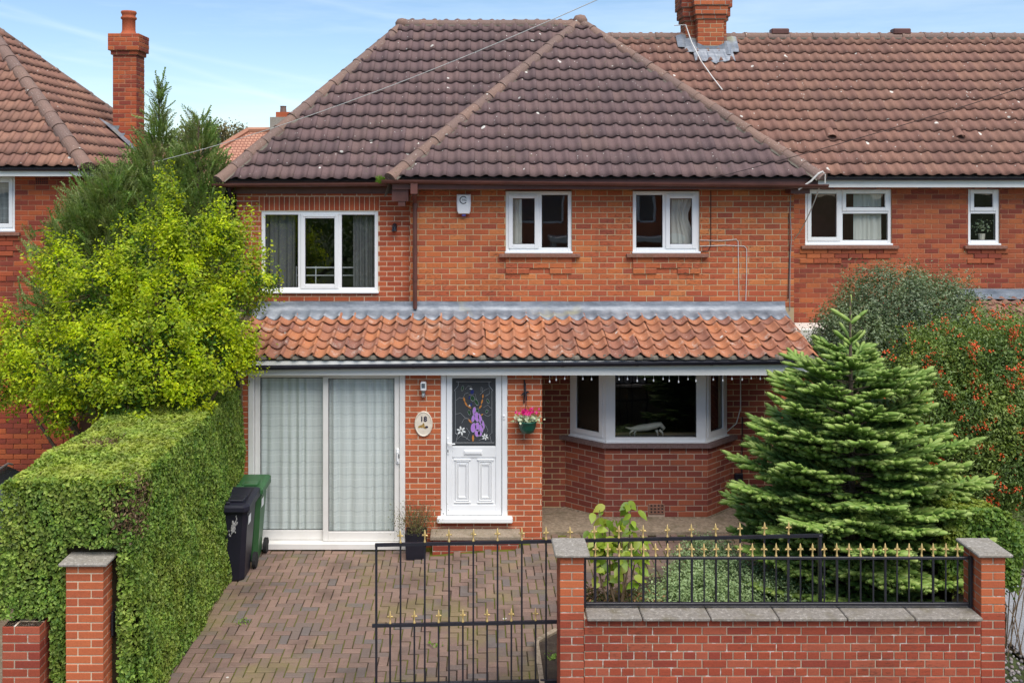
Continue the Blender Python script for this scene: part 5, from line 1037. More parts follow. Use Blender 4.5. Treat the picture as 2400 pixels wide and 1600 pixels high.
# ================================================================ WHEELIE BINS
def bin_(label, x0, y0, w, dep, h, col, rough=.45):
    t = thing('wheelie_bin', label, 'bin', (x0 + w / 2, y0 + dep / 2, 0), 'wheelie bins beside the hedge'); mat = plain('bin_' + label.split()[0], col, rough, .4, var=.2, scale=5)
    mw = NT('bin_print_' + label.split()[0], rough, .4); 
    m = MB(); i_ = .05; c = .05; hb = h * .88
    def ring(ix, iy, z, c): X0, X1, Y0, Y1 = x0 + ix, x0 + w - ix, y0 + iy, y0 + dep - iy; return [(X0 + c, Y0, z), (X1 - c, Y0, z), (X1, Y0 + c, z), (X1, Y1 - c, z), (X1 - c, Y1, z), (X0 + c, Y1, z), (X0, Y1 - c, z), (X0, Y0 + c, z)]
    rg = [ring(.085, .10, .0, .06), ring(.075, .085, .03, .06), ring(.02, .03, hb - .10, .05), ring(.02, .03, hb - .05, .05), ring(.0, .0, hb - .05, .05), ring(.0, .0, hb, .05)]
    m.add([p for r in rg for p in r], [(i * 8 + k, i * 8 + (k + 1) % 8, (i + 1) * 8 + (k + 1) % 8, (i + 1) * 8 + k) for i in range(5) for k in range(8)] + [tuple(range(8))[::-1], tuple(range(40, 48))]); bo = m.build('body', mat, t)
    l = MB(); e = .022; X0, X1, Y0, Y1 = x0 - e, x0 + w + e, y0 - e - .02, y0 + dep + .02
    def lr(ins, z0, z1, c): return [(X0 + ins + c, Y0 + ins, z0), (X1 - ins - c, Y0 + ins, z0), (X1 - ins, Y0 + ins + c, z0 + .003), (X1 - ins, Y1 - ins, z1), (X0 + ins, Y1 - ins, z1), (X0 + ins, Y0 + ins + c, z0 + .003)]
    rs = [lr(0, hb - .015, hb - .015, .06), lr(0, hb + .035, hb + .075, .06), lr(.03, hb + .055, hb + .10, .06), lr(.06, hb + .06, hb + .105, .05), lr(.085, hb + .05, hb + .10, .05)]
    l.add([p for r in rs for p in r], [(i * 6 + k, i * 6 + (k + 1) % 6, (i + 1) * 6 + (k + 1) % 6, (i + 1) * 6 + k) for i in range(4) for k in range(6)] + [tuple(range(24, 30))])
    l.cbox(x0 + w * .52, x0 + w * .88, y0 + .10, y0 + dep * .55, hb + .06, hb + .083, .02); l.cbox(x0 + w * .42, x0 + w * .6, y0 + .03, y0 + .07, hb + .055, hb + .082, .008); l.build('lid', mat, t)
    hn = MB(); hn.tube([(x0 + .05, y0 + dep + .02, hb - .02), (x0 + .05, y0 + dep + .07, hb), (x0 + w - .05, y0 + dep + .07, hb), (x0 + w - .05, y0 + dep + .02, hb - .02)], .014, 6); hn.build('handle', mat, t)
    for x in (x0 + .03, x0 + w - .03): q = MB(); q.lathe([(.06, -.025), (.10, -.022), (.10, .022), (.06, .025)], (0, 0, 0), 14); q.build('wheel', MT['tyre'], t, False, Matrix.Translation((x, y0 + dep - .06, .10)) @ Matrix.Rotation(rad(90), 4, 'Y'))
    s = MB(); xs2 = x0 + w - .02 + .004; s.quad((xs2, y0 + .10, hb - .22), (xs2, y0 + .24, hb - .22), (xs2 + .004, y0 + .24, hb - .11), (xs2 + .004, y0 + .10, hb - .11)); s.build('sticker', MT['upvc'], t)
    return t, hb
tb, hb = bin_('black wheelie bin with worn white smear, nearest along the hedge', -3.37, 12.12, .58, .60, 1.05, (.014, .014, .024))
MT['whitemark'] = plain('white_mark', (.42, .41, .40), .8, .2, var=.4, scale=40)
q = MB(); rr = random.Random(8)
for i in range(90):
    a, z = rr.gauss(0, .016), rr.gauss(0, .045); q.poly([(-2.97 + a + z * .25 + dx, 12.12 + .030 + .065 * (.78 - (.74 + z)) - .004 - .0004 * i, .70 + z + dz) for dx, dz in ((-.004, -.012), (.005, -.008), (.007, .014), (-.003, .010))])
q.build('house_number_smear', MT['whitemark'], tb)
bin_('green wheelie bin standing behind the black one by the patio door', -3.34, 12.74, .58, .50, 1.06, (.035, .115, .04), .4)
# ================================================================ SMALL THINGS ON THE FRONT
MT['cream'] = plain('cream_ceramic', (.70, .62, .50), .35, .4, var=.12, scale=14)
pq = thing('house_number_plaque', 'oval cream plaque with number 18 on the brick pier', 'plaque', (-.677, 13.28, 1.7)); q = MB()
def oval(rx, rz, y, n=28): return [(-.677 + rx * math.cos(2 * math.pi * k / n), y, 1.70 + rz * math.sin(2 * math.pi * k / n)) for k in range(n)]
O_ = [oval(.122, .172, 13.296), oval(.122, .172, 13.274), oval(.112, .162, 13.266), oval(.098, .148, 13.272)]; n_ = 28
q.add([p for r in O_ for p in r], [(i * n_ + k, i * n_ + (k + 1) % n_, (i + 1) * n_ + (k + 1) % n_, (i + 1) * n_ + k) for i in range(3) for k in range(n_)] + [tuple(range(84, 112))]); q.build('plate', MT['cream'], pq)
MT['inkdark'] = plain('ink', (.03, .025, .05), .5); MT['motif'] = plain('plaque_motif', (.38, .24, .07), .5, var=.4, scale=30)
def text(body, size, loc, mat, parent, name, bold=0.0):
    c = bpy.data.curves.new(name, 'FONT'); c.body = body; c.size = size; c.align_x = 'CENTER'; c.align_y = 'CENTER'; c.extrude = .0015; c.offset = bold
    o = bpy.data.objects.new(name, c); COL.objects.link(o); bpy.context.view_layer.update(); me = bpy.data.meshes.new_from_object(o.evaluated_get(bpy.context.evaluated_depsgraph_get())); bpy.data.objects.remove(o); me.materials.clear(); me.materials.append(mat); return put(name, me, parent, Matrix.Translation(loc) @ Matrix.Rotation(rad(90), 4, 'X'))
text('18', .095, (-.677, 13.268, 1.765), MT['inkdark'], pq, 'number', .0025)
q = MB()
for (a, z, rx, rz, an) in ((-.05, 1.665, .028, .016, .5), (-.02, 1.67, .024, .02, 1.2), (.015, 1.655, .026, .015, -.5), (.0, 1.69, .014, .026, .1)):
    q.poly([(-.677 + a + rx * math.cos(t) * math.cos(an) - rz * math.sin(t) * math.sin(an), 13.2695 - .0004 * abs(a), z + rx * math.cos(t) * math.sin(an) + rz * math.sin(t) * math.cos(an)) for t in np.linspace(0, 6.0, 9)])
q.build('painted_flowers', MT['motif'], pq); q = MB(); q.poly([(-.635 + .022 * math.cos(t), 13.2690, 1.66 + .015 * math.sin(t)) for t in np.linspace(0, 6, 9)]); q.build('painted_flower', MT['inkdark'], pq)
sl_ = thing('solar_light', 'small steel solar wall light above the number plaque', 'light', (-.675, 13.25, 2.17)); q = MB(); q.cbox(-.715, -.638, 13.19, 13.292, 2.16, 2.28, .012); q.build('head', MT['upvc_grey'], sl_); q = MB(); q.quad((-.70, 13.188, 2.20), (-.653, 13.188, 2.20), (-.653, 13.188, 2.265), (-.70, 13.188, 2.265)); q.build('solar_panel', MT['carglass'], sl_); q = MB(); q.lathe([(.026, 0), (.03, .02), (.026, .05), (.026, .10)], (-.677, 13.255, 2.07), 12); q.build('lamp_body', MT['chrome'], sl_)
ab = thing('alarm_box', 'white burglar alarm box with round black C TEC logo on the upper wall', 'alarm', (-.145, 14.5, 4.6)); q = MB(); yq = 14.46
prof = [(-.105, 4.79), (.105, 4.79), (.11, 4.66), (.10, 4.535), (.085, 4.50), (-.085, 4.50), (-.10, 4.535), (-.11, 4.66)]; n_ = 8
q.add([(-.145 + a, 14.545, z) for a, z in prof] + [(-.145 + a * .97, yq + .02, z) for a, z in prof] + [(-.145 + a * .88, yq, 4.645 + (z - 4.645) * .93) for a, z in prof], [(i * 8 + k, i * 8 + (k + 1) % 8, (i + 1) * 8 + (k + 1) % 8, (i + 1) * 8 + k) for i in range(2) for k in range(8)] + [tuple(range(16, 24))]); q.build('cover', MT['upvc_grey'], ab)
q = MB(); q.box(-.215, -.075, yq - .003, yq, 4.635, 4.775); q.build('label_panel', MT['upvc'], ab)
q = MB(); cxx, czz, ro_, ri_ = -.15, 4.705, .058, .045; vs = []; A_ = np.linspace(rad(38), rad(322), 26)
for a in A_: vs += [(cxx + ro_ * math.cos(a), yq - .0045, czz + ro_ * math.sin(a)), (cxx + ri_ * math.cos(a), yq - .0045, czz + ri_ * math.sin(a))]
q.add(vs, [(2 * i, 2 * i + 1, 2 * i + 3, 2 * i + 2) for i in range(25)]); q.build('logo_ring', MT['gasket'], ab); text('TEC', .042, (-.135, yq - .005, 4.703), MT['wireblack'], ab, 'logo_text')
MT['strobe'] = plain('strobe_lens', (.10, .08, .28), .2, .5); q = MB(); q.cbox(-.175, -.115, 14.48, 14.54, 4.462, 4.50, .008); q.build('strobe', MT['strobe'], ab)
sl_ = thing('security_lamp', 'small black lamp fitting on the extension wall beside its window', 'lamp', (-1.18, 14.68, 4.27)); q = MB(); q.cbox(-1.215, -1.15, 14.66, 14.70, 4.24, 4.34, .006); q.build('back_plate', MT['blackpl'], sl_); q = MB(); q.tube([(-1.18, 14.66, 4.33), (-1.18, 14.60, 4.30), (-1.18, 14.59, 4.24)], [.03, .034, .04], 8); q.build('head', MT['blackpl'], sl_)
# wall bracket and hanging pot of cyclamen
hb_ = thing('wall_bracket', 'cast iron bird bracket above the hanging pot on the porch pier', 'bracket', (.69, 13.28, 2.1)); q = MB(); q.tube([(.685, 13.28, 2.30), (.69, 13.275, 2.15), (.68, 13.275, 1.98)], .009, 6); q.tube([(.685, 13.28, 2.29), (.70, 13.2, 2.24), (.70, 13.13, 2.10), (.70, 13.11, 2.0)], .007, 6); q.build('arm', MT['iron'], hb_)
q = MB(); q.tube([(.635, 13.25, 2.09), (.66, 13.25, 2.105), (.70, 13.25, 2.12), (.735, 13.25, 2.14), (.755, 13.25, 2.12)], [.003, .012, .022, .013, .003], 7); q.tube([(.70, 13.25, 2.12), (.715, 13.25, 2.05), (.72, 13.25, 2.02)], [.014, .008, .002], 6); q.build('bird_figure', MT['iron'], hb_)
hp = thing('hanging_pot', 'dark green hanging pot of pink cyclamen on the porch pier', 'pot plant', (.72, 13.16, 1.62)); MT['potgreen'] = plain('pot_green', (.008, .085, .055), .35, .4)
q = MB(); q.lathe([(.06, 0), (.085, .01), (.115, .08), (.125, .145), (.132, .15), (.132, .165), (.118, .165), (.11, .14)], (.72, 13.155, 1.61), 18); q.build('pot', MT['potgreen'], hp, True)
q = MB(); 
for a in (0, 2.1, 4.2): q.tube([(.72 + .12 * math.cos(a), 13.155 + .12 * math.sin(a), 1.77), (.70, 13.12, 2.0)], .003, 4)
q.build('hanger', MT['iron'], hp)
# potted shrub and its square planter (leaves are added with the planting)
pp = thing('potted_shrub', 'wispy shrub in a tall black square planter beside the doorstep', 'pot plant', (-.76, 12.98, .0)); q = MB()
q.add([(-.885, 12.86, .02), (-.635, 12.86, .02), (-.635, 13.10, .02), (-.885, 13.10, .02), (-.90, 12.84, .36), (-.62, 12.84, .36), (-.62, 13.12, .36), (-.90, 13.12, .36), (-.88, 12.86, .36), (-.64, 12.86, .36), (-.64, 13.10, .36), (-.88, 13.10, .36), (-.88, 12.86, .32), (-.64, 12.86, .32), (-.64, 13.10, .32), (-.88, 13.10, .32)], [(0, 1, 5, 4), (1, 2, 6, 5), (2, 3, 7, 6), (3, 0, 4, 7), (4, 5, 9, 8), (5, 6, 10, 9), (6, 7, 11, 10), (7, 4, 8, 11), (8, 9, 13, 12), (9, 10, 14, 13), (10, 11, 15, 14), (11, 8, 12, 15), (12, 13, 14, 15)]); q.build('planter', MT['blackpl'], pp)
# icicle lights under the porch fascia
il = thing('icicle_lights', 'string of small white icicle lights hanging under the porch fascia', 'string lights', (2.9, 13.19, 2.38)); q = MB(); rr = random.Random(4)
drops = [(150, 70), (210, 52), (288, 42), (455, 44), (535, 48), (787, 48), (865, 46), (954, 62), (1023, 46), (1104, 60), (1192, 44), (1248, 62), (1335, 72), (1421, 46), (1494, 64), (1653, 50), (1740, 60), (1825, 44), (1918, 50), (2002, 38), (2085, 42), (2168, 48), (2250, 70)]
q.tube([(.95, 13.19, 2.384), (4.16, 13.19, 2.384)], .004, 4); bl = MB(); bl.lathe([(.003, .03), (.007, .02), (.011, .006), (.008, -.004), (.0, -.008)], (0, 0, 0), 6); BL = bl.mesh('bulb', MT['upvc'], True)
for cx, ln in drops:
    x = wx(1250 + cx / 3.92, 13.19); z = 2.384 - (ln - 12) / 3.92 / 174.; q.tube([(x, 13.19, 2.384), (x, 13.19, z)], .002, 4); put('bulb', BL, il, Matrix.Translation((x, 13.19, z - .02)))
q.build('light_wire', MT['wire'], il)
# horse ornament on the bay's inner sill
hz = MB(); H = lambda x, z, y=14.36: (wx(x, y), y, wz(z, y))
hz.tube([H(1466, 1001), H(1478, 1004), H(1495, 1003), H(1515, 1001), H(1535, 997), H(1548, 994), H(1556, 1003), H(1552, 1009)], [.006, .02, .045, .05, .048, .035, .028, .014], 9)
for (a, b_, c) in ((1484, 1476, 1022), (1491, 1487, 1023), (1538, 1541, 1023), (1545, 1553, 1023)): hz.tube([H(a, 1007), H(b_, 1014), H(b_ + 1, c)], [.022, .012, .010], 6)
tag(hz.build('horse_ornament', MT['cream'], None, True), 'cream horse ornament on the inner sill of the bay window', 'ornament')
# ================================================================ CURTAINS
def m_voile(name, c, lines=True, tr=.45):
    t = NT(name, .9, .1); sp = t.n('ShaderNodeSeparateXYZ'); t.l(t.pos(), sp.inputs[0]); col = t.mix(t.noise(5, 4, .6, t.map((5, 5, .25))), [x * .70 for x in c], c)  # vertical streaks paint extra fold shading into the cloth colour
    if lines:
        wv = t.math('MULTIPLY', t.noise(7, 2), .05)
        lx = t.math('LESS_THAN', t.math('FRACT', t.math('DIVIDE', t.math('ADD', sp.outputs[2], wv), .165)), .10); lx2 = t.math('LESS_THAN', t.math('FRACT', t.math('DIVIDE', t.math('ADD', sp.outputs[0], t.math('MULTIPLY', wv, .7)), .115)), .09); lx3 = t.math('LESS_THAN', t.math('FRACT', t.math('DIVIDE', t.math('ADD', sp.outputs[2], t.math('ADD', wv, .06)), .165)), .06)
        col = t.mix(t.math('MULTIPLY', lx, .28), col, (.3, .35, .36)); col = t.mix(t.math('MULTIPLY', lx2, .15), col, (.25, .30, .31)); col = t.mix(t.math('MULTIPLY', lx3, .6), col, (.85, .88, .85))
    t.col(col); trn = t.n('ShaderNodeBsdfTranslucent'); t.l(col, trn.inputs[0]); mx_ = t.n('ShaderNodeMixShader'); mx_.inputs[0].default_value = tr; t.l(t.b.outputs[0], mx_.inputs[1]); t.l(trn.outputs[0], mx_.inputs[2]); t.l(mx_.outputs[0], t.t.nodes['Material Output'].inputs[0]); return t.done()
V1 = m_voile('voile_green', (.80, .86, .82), True, .12); V2 = m_voile('curtain_cream', (.90, .86, .76), False, .15); V3 = m_voile('curtain_dark', (.22, .22, .22), False, .1); V4 = m_voile('lace', (.6, .6, .6), True)
curtain('voile_curtain', 'pale checked voile curtain behind the patio door leaf nearest the bins', -2.96, -1.99, .20, 2.34, 13.44, V1, 8, .027, seed=1)
curtain('voile_curtain', 'pale checked voile curtain behind the patio door leaf with the handle', -1.99, -1.02, .20, 2.34, 13.42, V1, 7, .027, seed=2)
curtain('curtain', 'cream curtain edge in the upper window beside the alarm box', .51, .72, 3.99, 4.82, 14.68, V2, 3, .015, seed=3); curtain('curtain', 'gathered cream curtain in the upper window over the bay', 2.93, 3.32, 3.99, 4.82, 14.68, V2, 5, .018, .3, seed=4)
curtain('curtain', 'dark grey curtain at the hedge side of the wide extension window', -3.15, -2.70, 3.36, 4.5, 14.86, V3, 5, .03, seed=5); curtain('curtain', 'dark grey curtain at the downpipe side of the wide extension window', -1.82, -1.47, 3.36, 4.5, 14.86, V3, 5, .03, seed=6)
curtain('curtain', 'cream curtain in the neighbouring house upper window', 6.42, 6.88, 3.99, 4.85, 16.58, V2, 5, .015, seed=7); curtain('lace_curtain', 'white lace curtain in the window at the left edge', -8.25, -7.52, 4.2, 5.02, 16.12, V4, 6, .025, seed=8)
q = MB(); q.tube([(-2.72, 15.05, 3.66), (-1.80, 15.05, 3.66)], .012, 6); q.tube([(-2.72, 15.05, 3.54), (-1.80, 15.05, 3.54)], .008, 6)
for x in (-2.72, -2.42, -2.1, -1.80): q.tube([(x, 15.05, 2.65), (x, 15.05, 3.68)], .009, 6)
tag(q.build('bed_rail', MT['upvc']), 'white metal bed rail low in the wide extension window', 'bed')
fp = thing('flower_pot', 'white flowers in a pot inside the narrow neighbouring window', 'pot plant', (8.62, 16.62, 3.98)); q = MB(); q.lathe([(.05, 0), (.06, .1), (.055, .1)], (8.60, 16.62, 4.0), 10); q.build('pot', MT['cream'], fp)
# ================================================================ PLANTING
def unit(a): return a / np.maximum(np.linalg.norm(a, axis=1, keepdims=True), 1e-9)
def leaf_geo(P, N, size, aspect=.55, fold=.14, T=None):
    n = len(P); N = unit(N); r = NR.normal(size=(n, 3)) if T is None else T
    T = unit(r - N * np.sum(r * N, 1, keepdims=True)); B = np.cross(N, T); s = (np.asarray(size) * np.ones(n))[:, None]
    V = np.stack([P - T * s * .5, P + B * s * aspect * .5 + N * s * fold, P + T * s * .5 - N * s * .08, P - B * s * aspect * .5 + N * s * fold], 1).reshape(-1, 3)
    i = (np.arange(n) * 4)[:, None]; return V, np.concatenate([i + [[0, 1, 2]], i + [[0, 2, 3]]], 0)
def inst(tv, tt, pos, ax, up=None, scale=1.0, roll=True):
    """copies of a template whose length runs along local +Y"""
    n = len(pos); d = unit(np.asarray(ax, float)); upv = np.tile([0., 0, 1], (n, 1)) if up is None else up
    if roll: upv = upv + NR.normal(size=(n, 3)) * .25
    x = unit(np.cross(d, upv)); z = np.cross(x, d); s = (np.asarray(scale) * np.ones(n))[:, None, None]
    V = (tv[None, :, 0:1] * x[:, None] + tv[None, :, 1:2] * d[:, None] + tv[None, :, 2:3] * z[:, None]) * s + np.asarray(pos)[:, None]
    T = tt[None] + (np.arange(n) * len(tv))[:, None, None]
    return V.reshape(-1, 3), T.reshape(-1, 3)
def join(parts):
    Vs, Ts, o = [], [], 0
    for V, T in parts: Vs.append(V); Ts.append(T + o); o += len(V)
    return np.concatenate(Vs), np.concatenate(Ts)
def lumps(x, y, z, f=1.0): return np.sin(x * 5.1 * f + 1.3) * np.cos(y * 4.3 * f + z * 2.1) * .5 + np.sin(z * 6.3 * f + y * 3.7 * f) * .3 + np.sin(x * 11 * f + y * 9 * f + z * 13 * f) * .25
LM = {}
LM['hedge'] = m_leaf('hedge_leaf', [(.085, .18, .025), (.14, .26, .035), (.22, .35, .05), (.33, .45, .09), (.11, .21, .03)], [(.20, .29, .035), (.31, .39, .06), (.40, .44, .09), (.14, .24, .03)], 1.6, .35, .5, 9)
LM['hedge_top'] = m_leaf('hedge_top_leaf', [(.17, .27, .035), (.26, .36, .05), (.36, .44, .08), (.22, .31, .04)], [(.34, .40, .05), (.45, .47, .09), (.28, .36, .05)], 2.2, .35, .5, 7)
LM['brown'] = m_leaf('dead_leaf', [(.16, .09, .05), (.22, .14, .07), (.10, .06, .035)], None, 1, .15)
LM['golden'] = m_leaf('golden_leaf', [(.32, .46, .012), (.46, .58, .012), (.58, .66, .012), (.64, .66, .015), (.40, .52, .012)], [(.13, .24, .025), (.22, .34, .03), (.34, .44, .035), (.28, .30, .05)], 2.3, .45, .5, 5.5)
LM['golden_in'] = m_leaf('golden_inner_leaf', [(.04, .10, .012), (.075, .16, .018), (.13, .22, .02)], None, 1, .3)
LM['conifer'] = m_leaf('conifer_spray', [(.11, .20, .045), (.17, .28, .065), (.25, .35, .09), (.13, .23, .05)], [(.27, .30, .10), (.40, .40, .19), (.20, .27, .085)], 2.6, .3, .6, 5)
def m_fir():
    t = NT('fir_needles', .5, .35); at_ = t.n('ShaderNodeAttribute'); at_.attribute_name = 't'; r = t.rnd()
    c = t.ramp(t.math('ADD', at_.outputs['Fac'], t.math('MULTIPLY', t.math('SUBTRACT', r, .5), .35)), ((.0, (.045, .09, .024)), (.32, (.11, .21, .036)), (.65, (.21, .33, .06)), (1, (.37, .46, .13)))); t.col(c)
    tr = t.n('ShaderNodeBsdfTranslucent'); t.l(c, tr.inputs[0]); mx_ = t.n('ShaderNodeMixShader'); mx_.inputs[0].default_value = .2; t.l(t.b.outputs[0], mx_.inputs[1]); t.l(tr.outputs[0], mx_.inputs[2]); t.l(mx_.outputs[0], t.t.nodes['Material Output'].inputs[0]); return t.done()
LM['fir'] = m_fir()
LM['holly'] = m_leaf('holly_leaf', [(.06, .10, .045), (.09, .14, .065), (.15, .20, .10), (.24, .28, .17), (.07, .11, .05)], [(.13, .19, .07), (.19, .23, .09), (.09, .15, .055)], 1.5, .2, .35)
LM['pyra'] = m_leaf('firethorn_leaf', [(.065, .12, .03), (.11, .18, .04), (.17, .25, .06), (.08, .14, .033)], [(.19, .27, .045), (.27, .33, .06), (.13, .22, .04)], 2.2, .25, .35)
LM['berry'] = plain('berry', (.62, .085, .012), .3, .5, var=.3, scale=20)
LM['hedge2'] = m_leaf('hedge_leaf_bright', [(.06, .14, .02), (.12, .22, .03), (.20, .30, .045), (.09, .18, .025)], [(.30, .34, .04), (.38, .36, .05), (.2, .27, .03)], 1.8, .3)
LM['mound'] = m_leaf('mound_leaf', [(.22, .32, .14), (.30, .40, .18), (.38, .48, .24), (.18, .27, .11)], None, 1, .25)
LM['sap'] = m_leaf('sapling_leaf', [(.18, .30, .03), (.28, .40, .04), (.36, .44, .05), (.14, .24, .03), (.40, .42, .06)], None, 1, .45, .35)
LM['lowred'] = m_leaf('low_leaf', [(.09, .12, .03), (.14, .17, .04), (.28, .12, .05), (.05, .09, .03), (.34, .16, .07)], None, 1, .25)
LM['pot'] = m_leaf('pot_leaf', [(.08, .10, .03), (.13, .15, .04), (.17, .17, .06), (.09, .06, .03)], None, 1, .25)
LM['cycl'] = m_leaf('cyclamen_leaf', [(.12, .2, .07), (.5, .55, .38), (.25, .33, .16), (.6, .62, .48)], None, 1, .2); LM['pink'] = m_leaf('petal_pink', [(.75, .02, .25), (.62, .01, .2), (.85, .06, .35)], None, 1, .35)
LM['far'] = m_leaf('far_leaf', [(.12, .10, .04), (.17, .14, .055), (.22, .17, .065), (.10, .11, .045)], None, 1, .3)
LM['grass'] = m_leaf('grass_blade', [(.10, .2, .02), (.16, .28, .03), (.2, .3, .05)], None, 1, .3)
# ---- clipped hedge along the drive
def hedge(name, label, x0, x1, y0, y1, z1, dens, lm, size, z0=0.0, rnd=.10, bottom=None, dead=None, amp=.035, seed=0, sides='tfrlb', topslope=0, extra=None, top_lm=None):
    t = thing(name, label, 'hedge', ((x0 + x1) / 2, (y0 + y1) / 2, 0)); P, N = [], []
    zt = lambda y: z1 + topslope * (y - y0)
    for s in sides:
        a = {'t': (x1 - x0) * (y1 - y0), 'f': (x1 - x0) * (z1 - z0), 'b': (x1 - x0) * (z1 - z0), 'r': (y1 - y0) * (z1 - z0), 'l': (y1 - y0) * (z1 - z0)}[s]; n = int(a * dens * (.35 if s in 'lb' and name != 'x' else 1)); u, v = NR.random(n), NR.random(n)
        X_, Y_ = x0 + (x1 - x0) * u, y0 + (y1 - y0) * u
        if s == 't': p = np.stack([x0 + (x1 - x0) * u, y0 + (y1 - y0) * v, zt(y0 + (y1 - y0) * v)], 1); nn = [0, 0, 1]
        if s == 'f': p = np.stack([X_, np.full(n, y0), z0 + (z1 - z0) * v], 1); nn = [0, -1, 0]
        if s == 'b': p = np.stack([X_, np.full(n, y1), z0 + (zt(y1) - z0) * v], 1); nn = [0, 1, 0]
        if s == 'r': p = np.stack([np.full(n, x1), Y_, z0 + (zt(Y_) - z0) * v], 1); nn = [1, 0, 0]
        if s == 'l': p = np.stack([np.full(n, x0), Y_, z0 + (zt(Y_) - z0) * v], 1); nn = [-1, 0, 0]
        P.append(p); N.append(np.tile(np.array(nn, float), (n, 1)))
    P, N = np.concatenate(P), np.concatenate(N)
    c = np.array([(x0 + x1) / 2, 0, 0]); zt_ = zt(P[:, 1])
    # rounded shoulders
    dx = np.minimum(P[:, 0] - x0, x1 - P[:, 0]); dz = zt_ - P[:, 2]; k = np.clip(1 - np.maximum(dx, dz) / rnd, 0, 1) ** 2 * rnd * .5
    P[:, 2] -= k; P[:, 0] -= np.sign(P[:, 0] - c[0]) * k
    P += N * (lumps(P[:, 0], P[:, 1], P[:, 2]) * amp)[:, None]; P -= N * (NR.random(len(P)) ** 2 * .09)[:, None]
    if bottom: P[:, 0] += np.where(N[:, 0] > .5, bottom * np.clip(1 - (P[:, 2] - z0) / (z1 - z0), 0, 1) ** 1.5, 0)
    keep = np.ones(len(P), bool); parts_dead = None
    if dead:
        for (cx, cy, cz_, r) in dead:
            dd = np.linalg.norm((P - np.array([cx, cy, cz_])) / np.array([1, 1, 1.]), axis=1) / r + NR.normal(size=len(P)) * .18; kill = (dd < 1) & (NR.random(len(P)) < .85); parts_dead = P[kill & (NR.random(len(P)) < .5)] if parts_dead is None else np.concatenate([parts_dead, P[kill & (NR.random(len(P)) < .5)]]); keep &= ~kill
    if extra is not None: keep &= extra(P)
    P, N = P[keep], N[keep]; n = len(P)
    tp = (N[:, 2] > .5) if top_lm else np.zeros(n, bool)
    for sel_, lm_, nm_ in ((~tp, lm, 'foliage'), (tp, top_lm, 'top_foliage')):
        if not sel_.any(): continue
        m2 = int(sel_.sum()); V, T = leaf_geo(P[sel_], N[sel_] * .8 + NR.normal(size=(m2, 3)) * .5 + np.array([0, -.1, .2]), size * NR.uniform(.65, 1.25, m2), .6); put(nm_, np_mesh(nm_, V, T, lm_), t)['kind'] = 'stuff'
    if parts_dead is not None and len(parts_dead): V, T = leaf_geo(parts_dead, NR.normal(size=(len(parts_dead), 3)), size * NR.uniform(.5, 1.2, len(parts_dead)), .35); put('dead_foliage', np_mesh('dead_foliage', V, T, LM['brown']), t)['kind'] = 'stuff'
    i_ = .10; q = MB(); q.add([(x0 + i_, y0 + i_, z0), (x1 - i_, y0 + i_, z0), (x1 - i_, y1 - i_, z0), (x0 + i_, y1 - i_, z0), (x0 + i_ * 1.3, y0 + i_ * 1.2, zt(y0) - i_), (x1 - i_ * 1.3, y0 + i_ * 1.2, zt(y0) - i_), (x1 - i_ * 1.3, y1 - i_, zt(y1) - i_), (x0 + i_ * 1.3, y1 - i_, zt(y1) - i_)], ((0, 3, 2, 1), (4, 5, 6, 7), (0, 1, 5, 4), (1, 2, 6, 5), (2, 3, 7, 6), (3, 0, 4, 7))); q.build('branches', MT['twigdark'], t)
    return t
def not_pier(P): return ~((P[:, 0] > -3.75) & (P[:, 0] < -3.28) & (P[:, 1] < 9.30) & (P[:, 2] < 1.60)) & ~((P[:, 1] < 9.32) & (P[:, 2] < .95) & (P[:, 0] < -3.9))
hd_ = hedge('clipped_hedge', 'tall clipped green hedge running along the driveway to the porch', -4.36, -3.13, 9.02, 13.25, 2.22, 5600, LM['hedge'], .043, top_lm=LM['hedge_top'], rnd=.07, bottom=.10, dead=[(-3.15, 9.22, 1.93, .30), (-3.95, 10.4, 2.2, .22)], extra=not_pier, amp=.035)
q = MB(); rr = random.Random(6)
for i in range(70):
    a = Vector((-3.22 + rr.uniform(-.1, .02), 9.3 + rr.uniform(-.2, .25), 1.6 + rr.uniform(-.1, .2))); q.tube([a, a + Vector((rr.uniform(.0, .12), rr.uniform(-.12, .05), rr.uniform(.1, .35)))], .004, 4)
q.build('bare_twigs', MT['twig'], hd_)
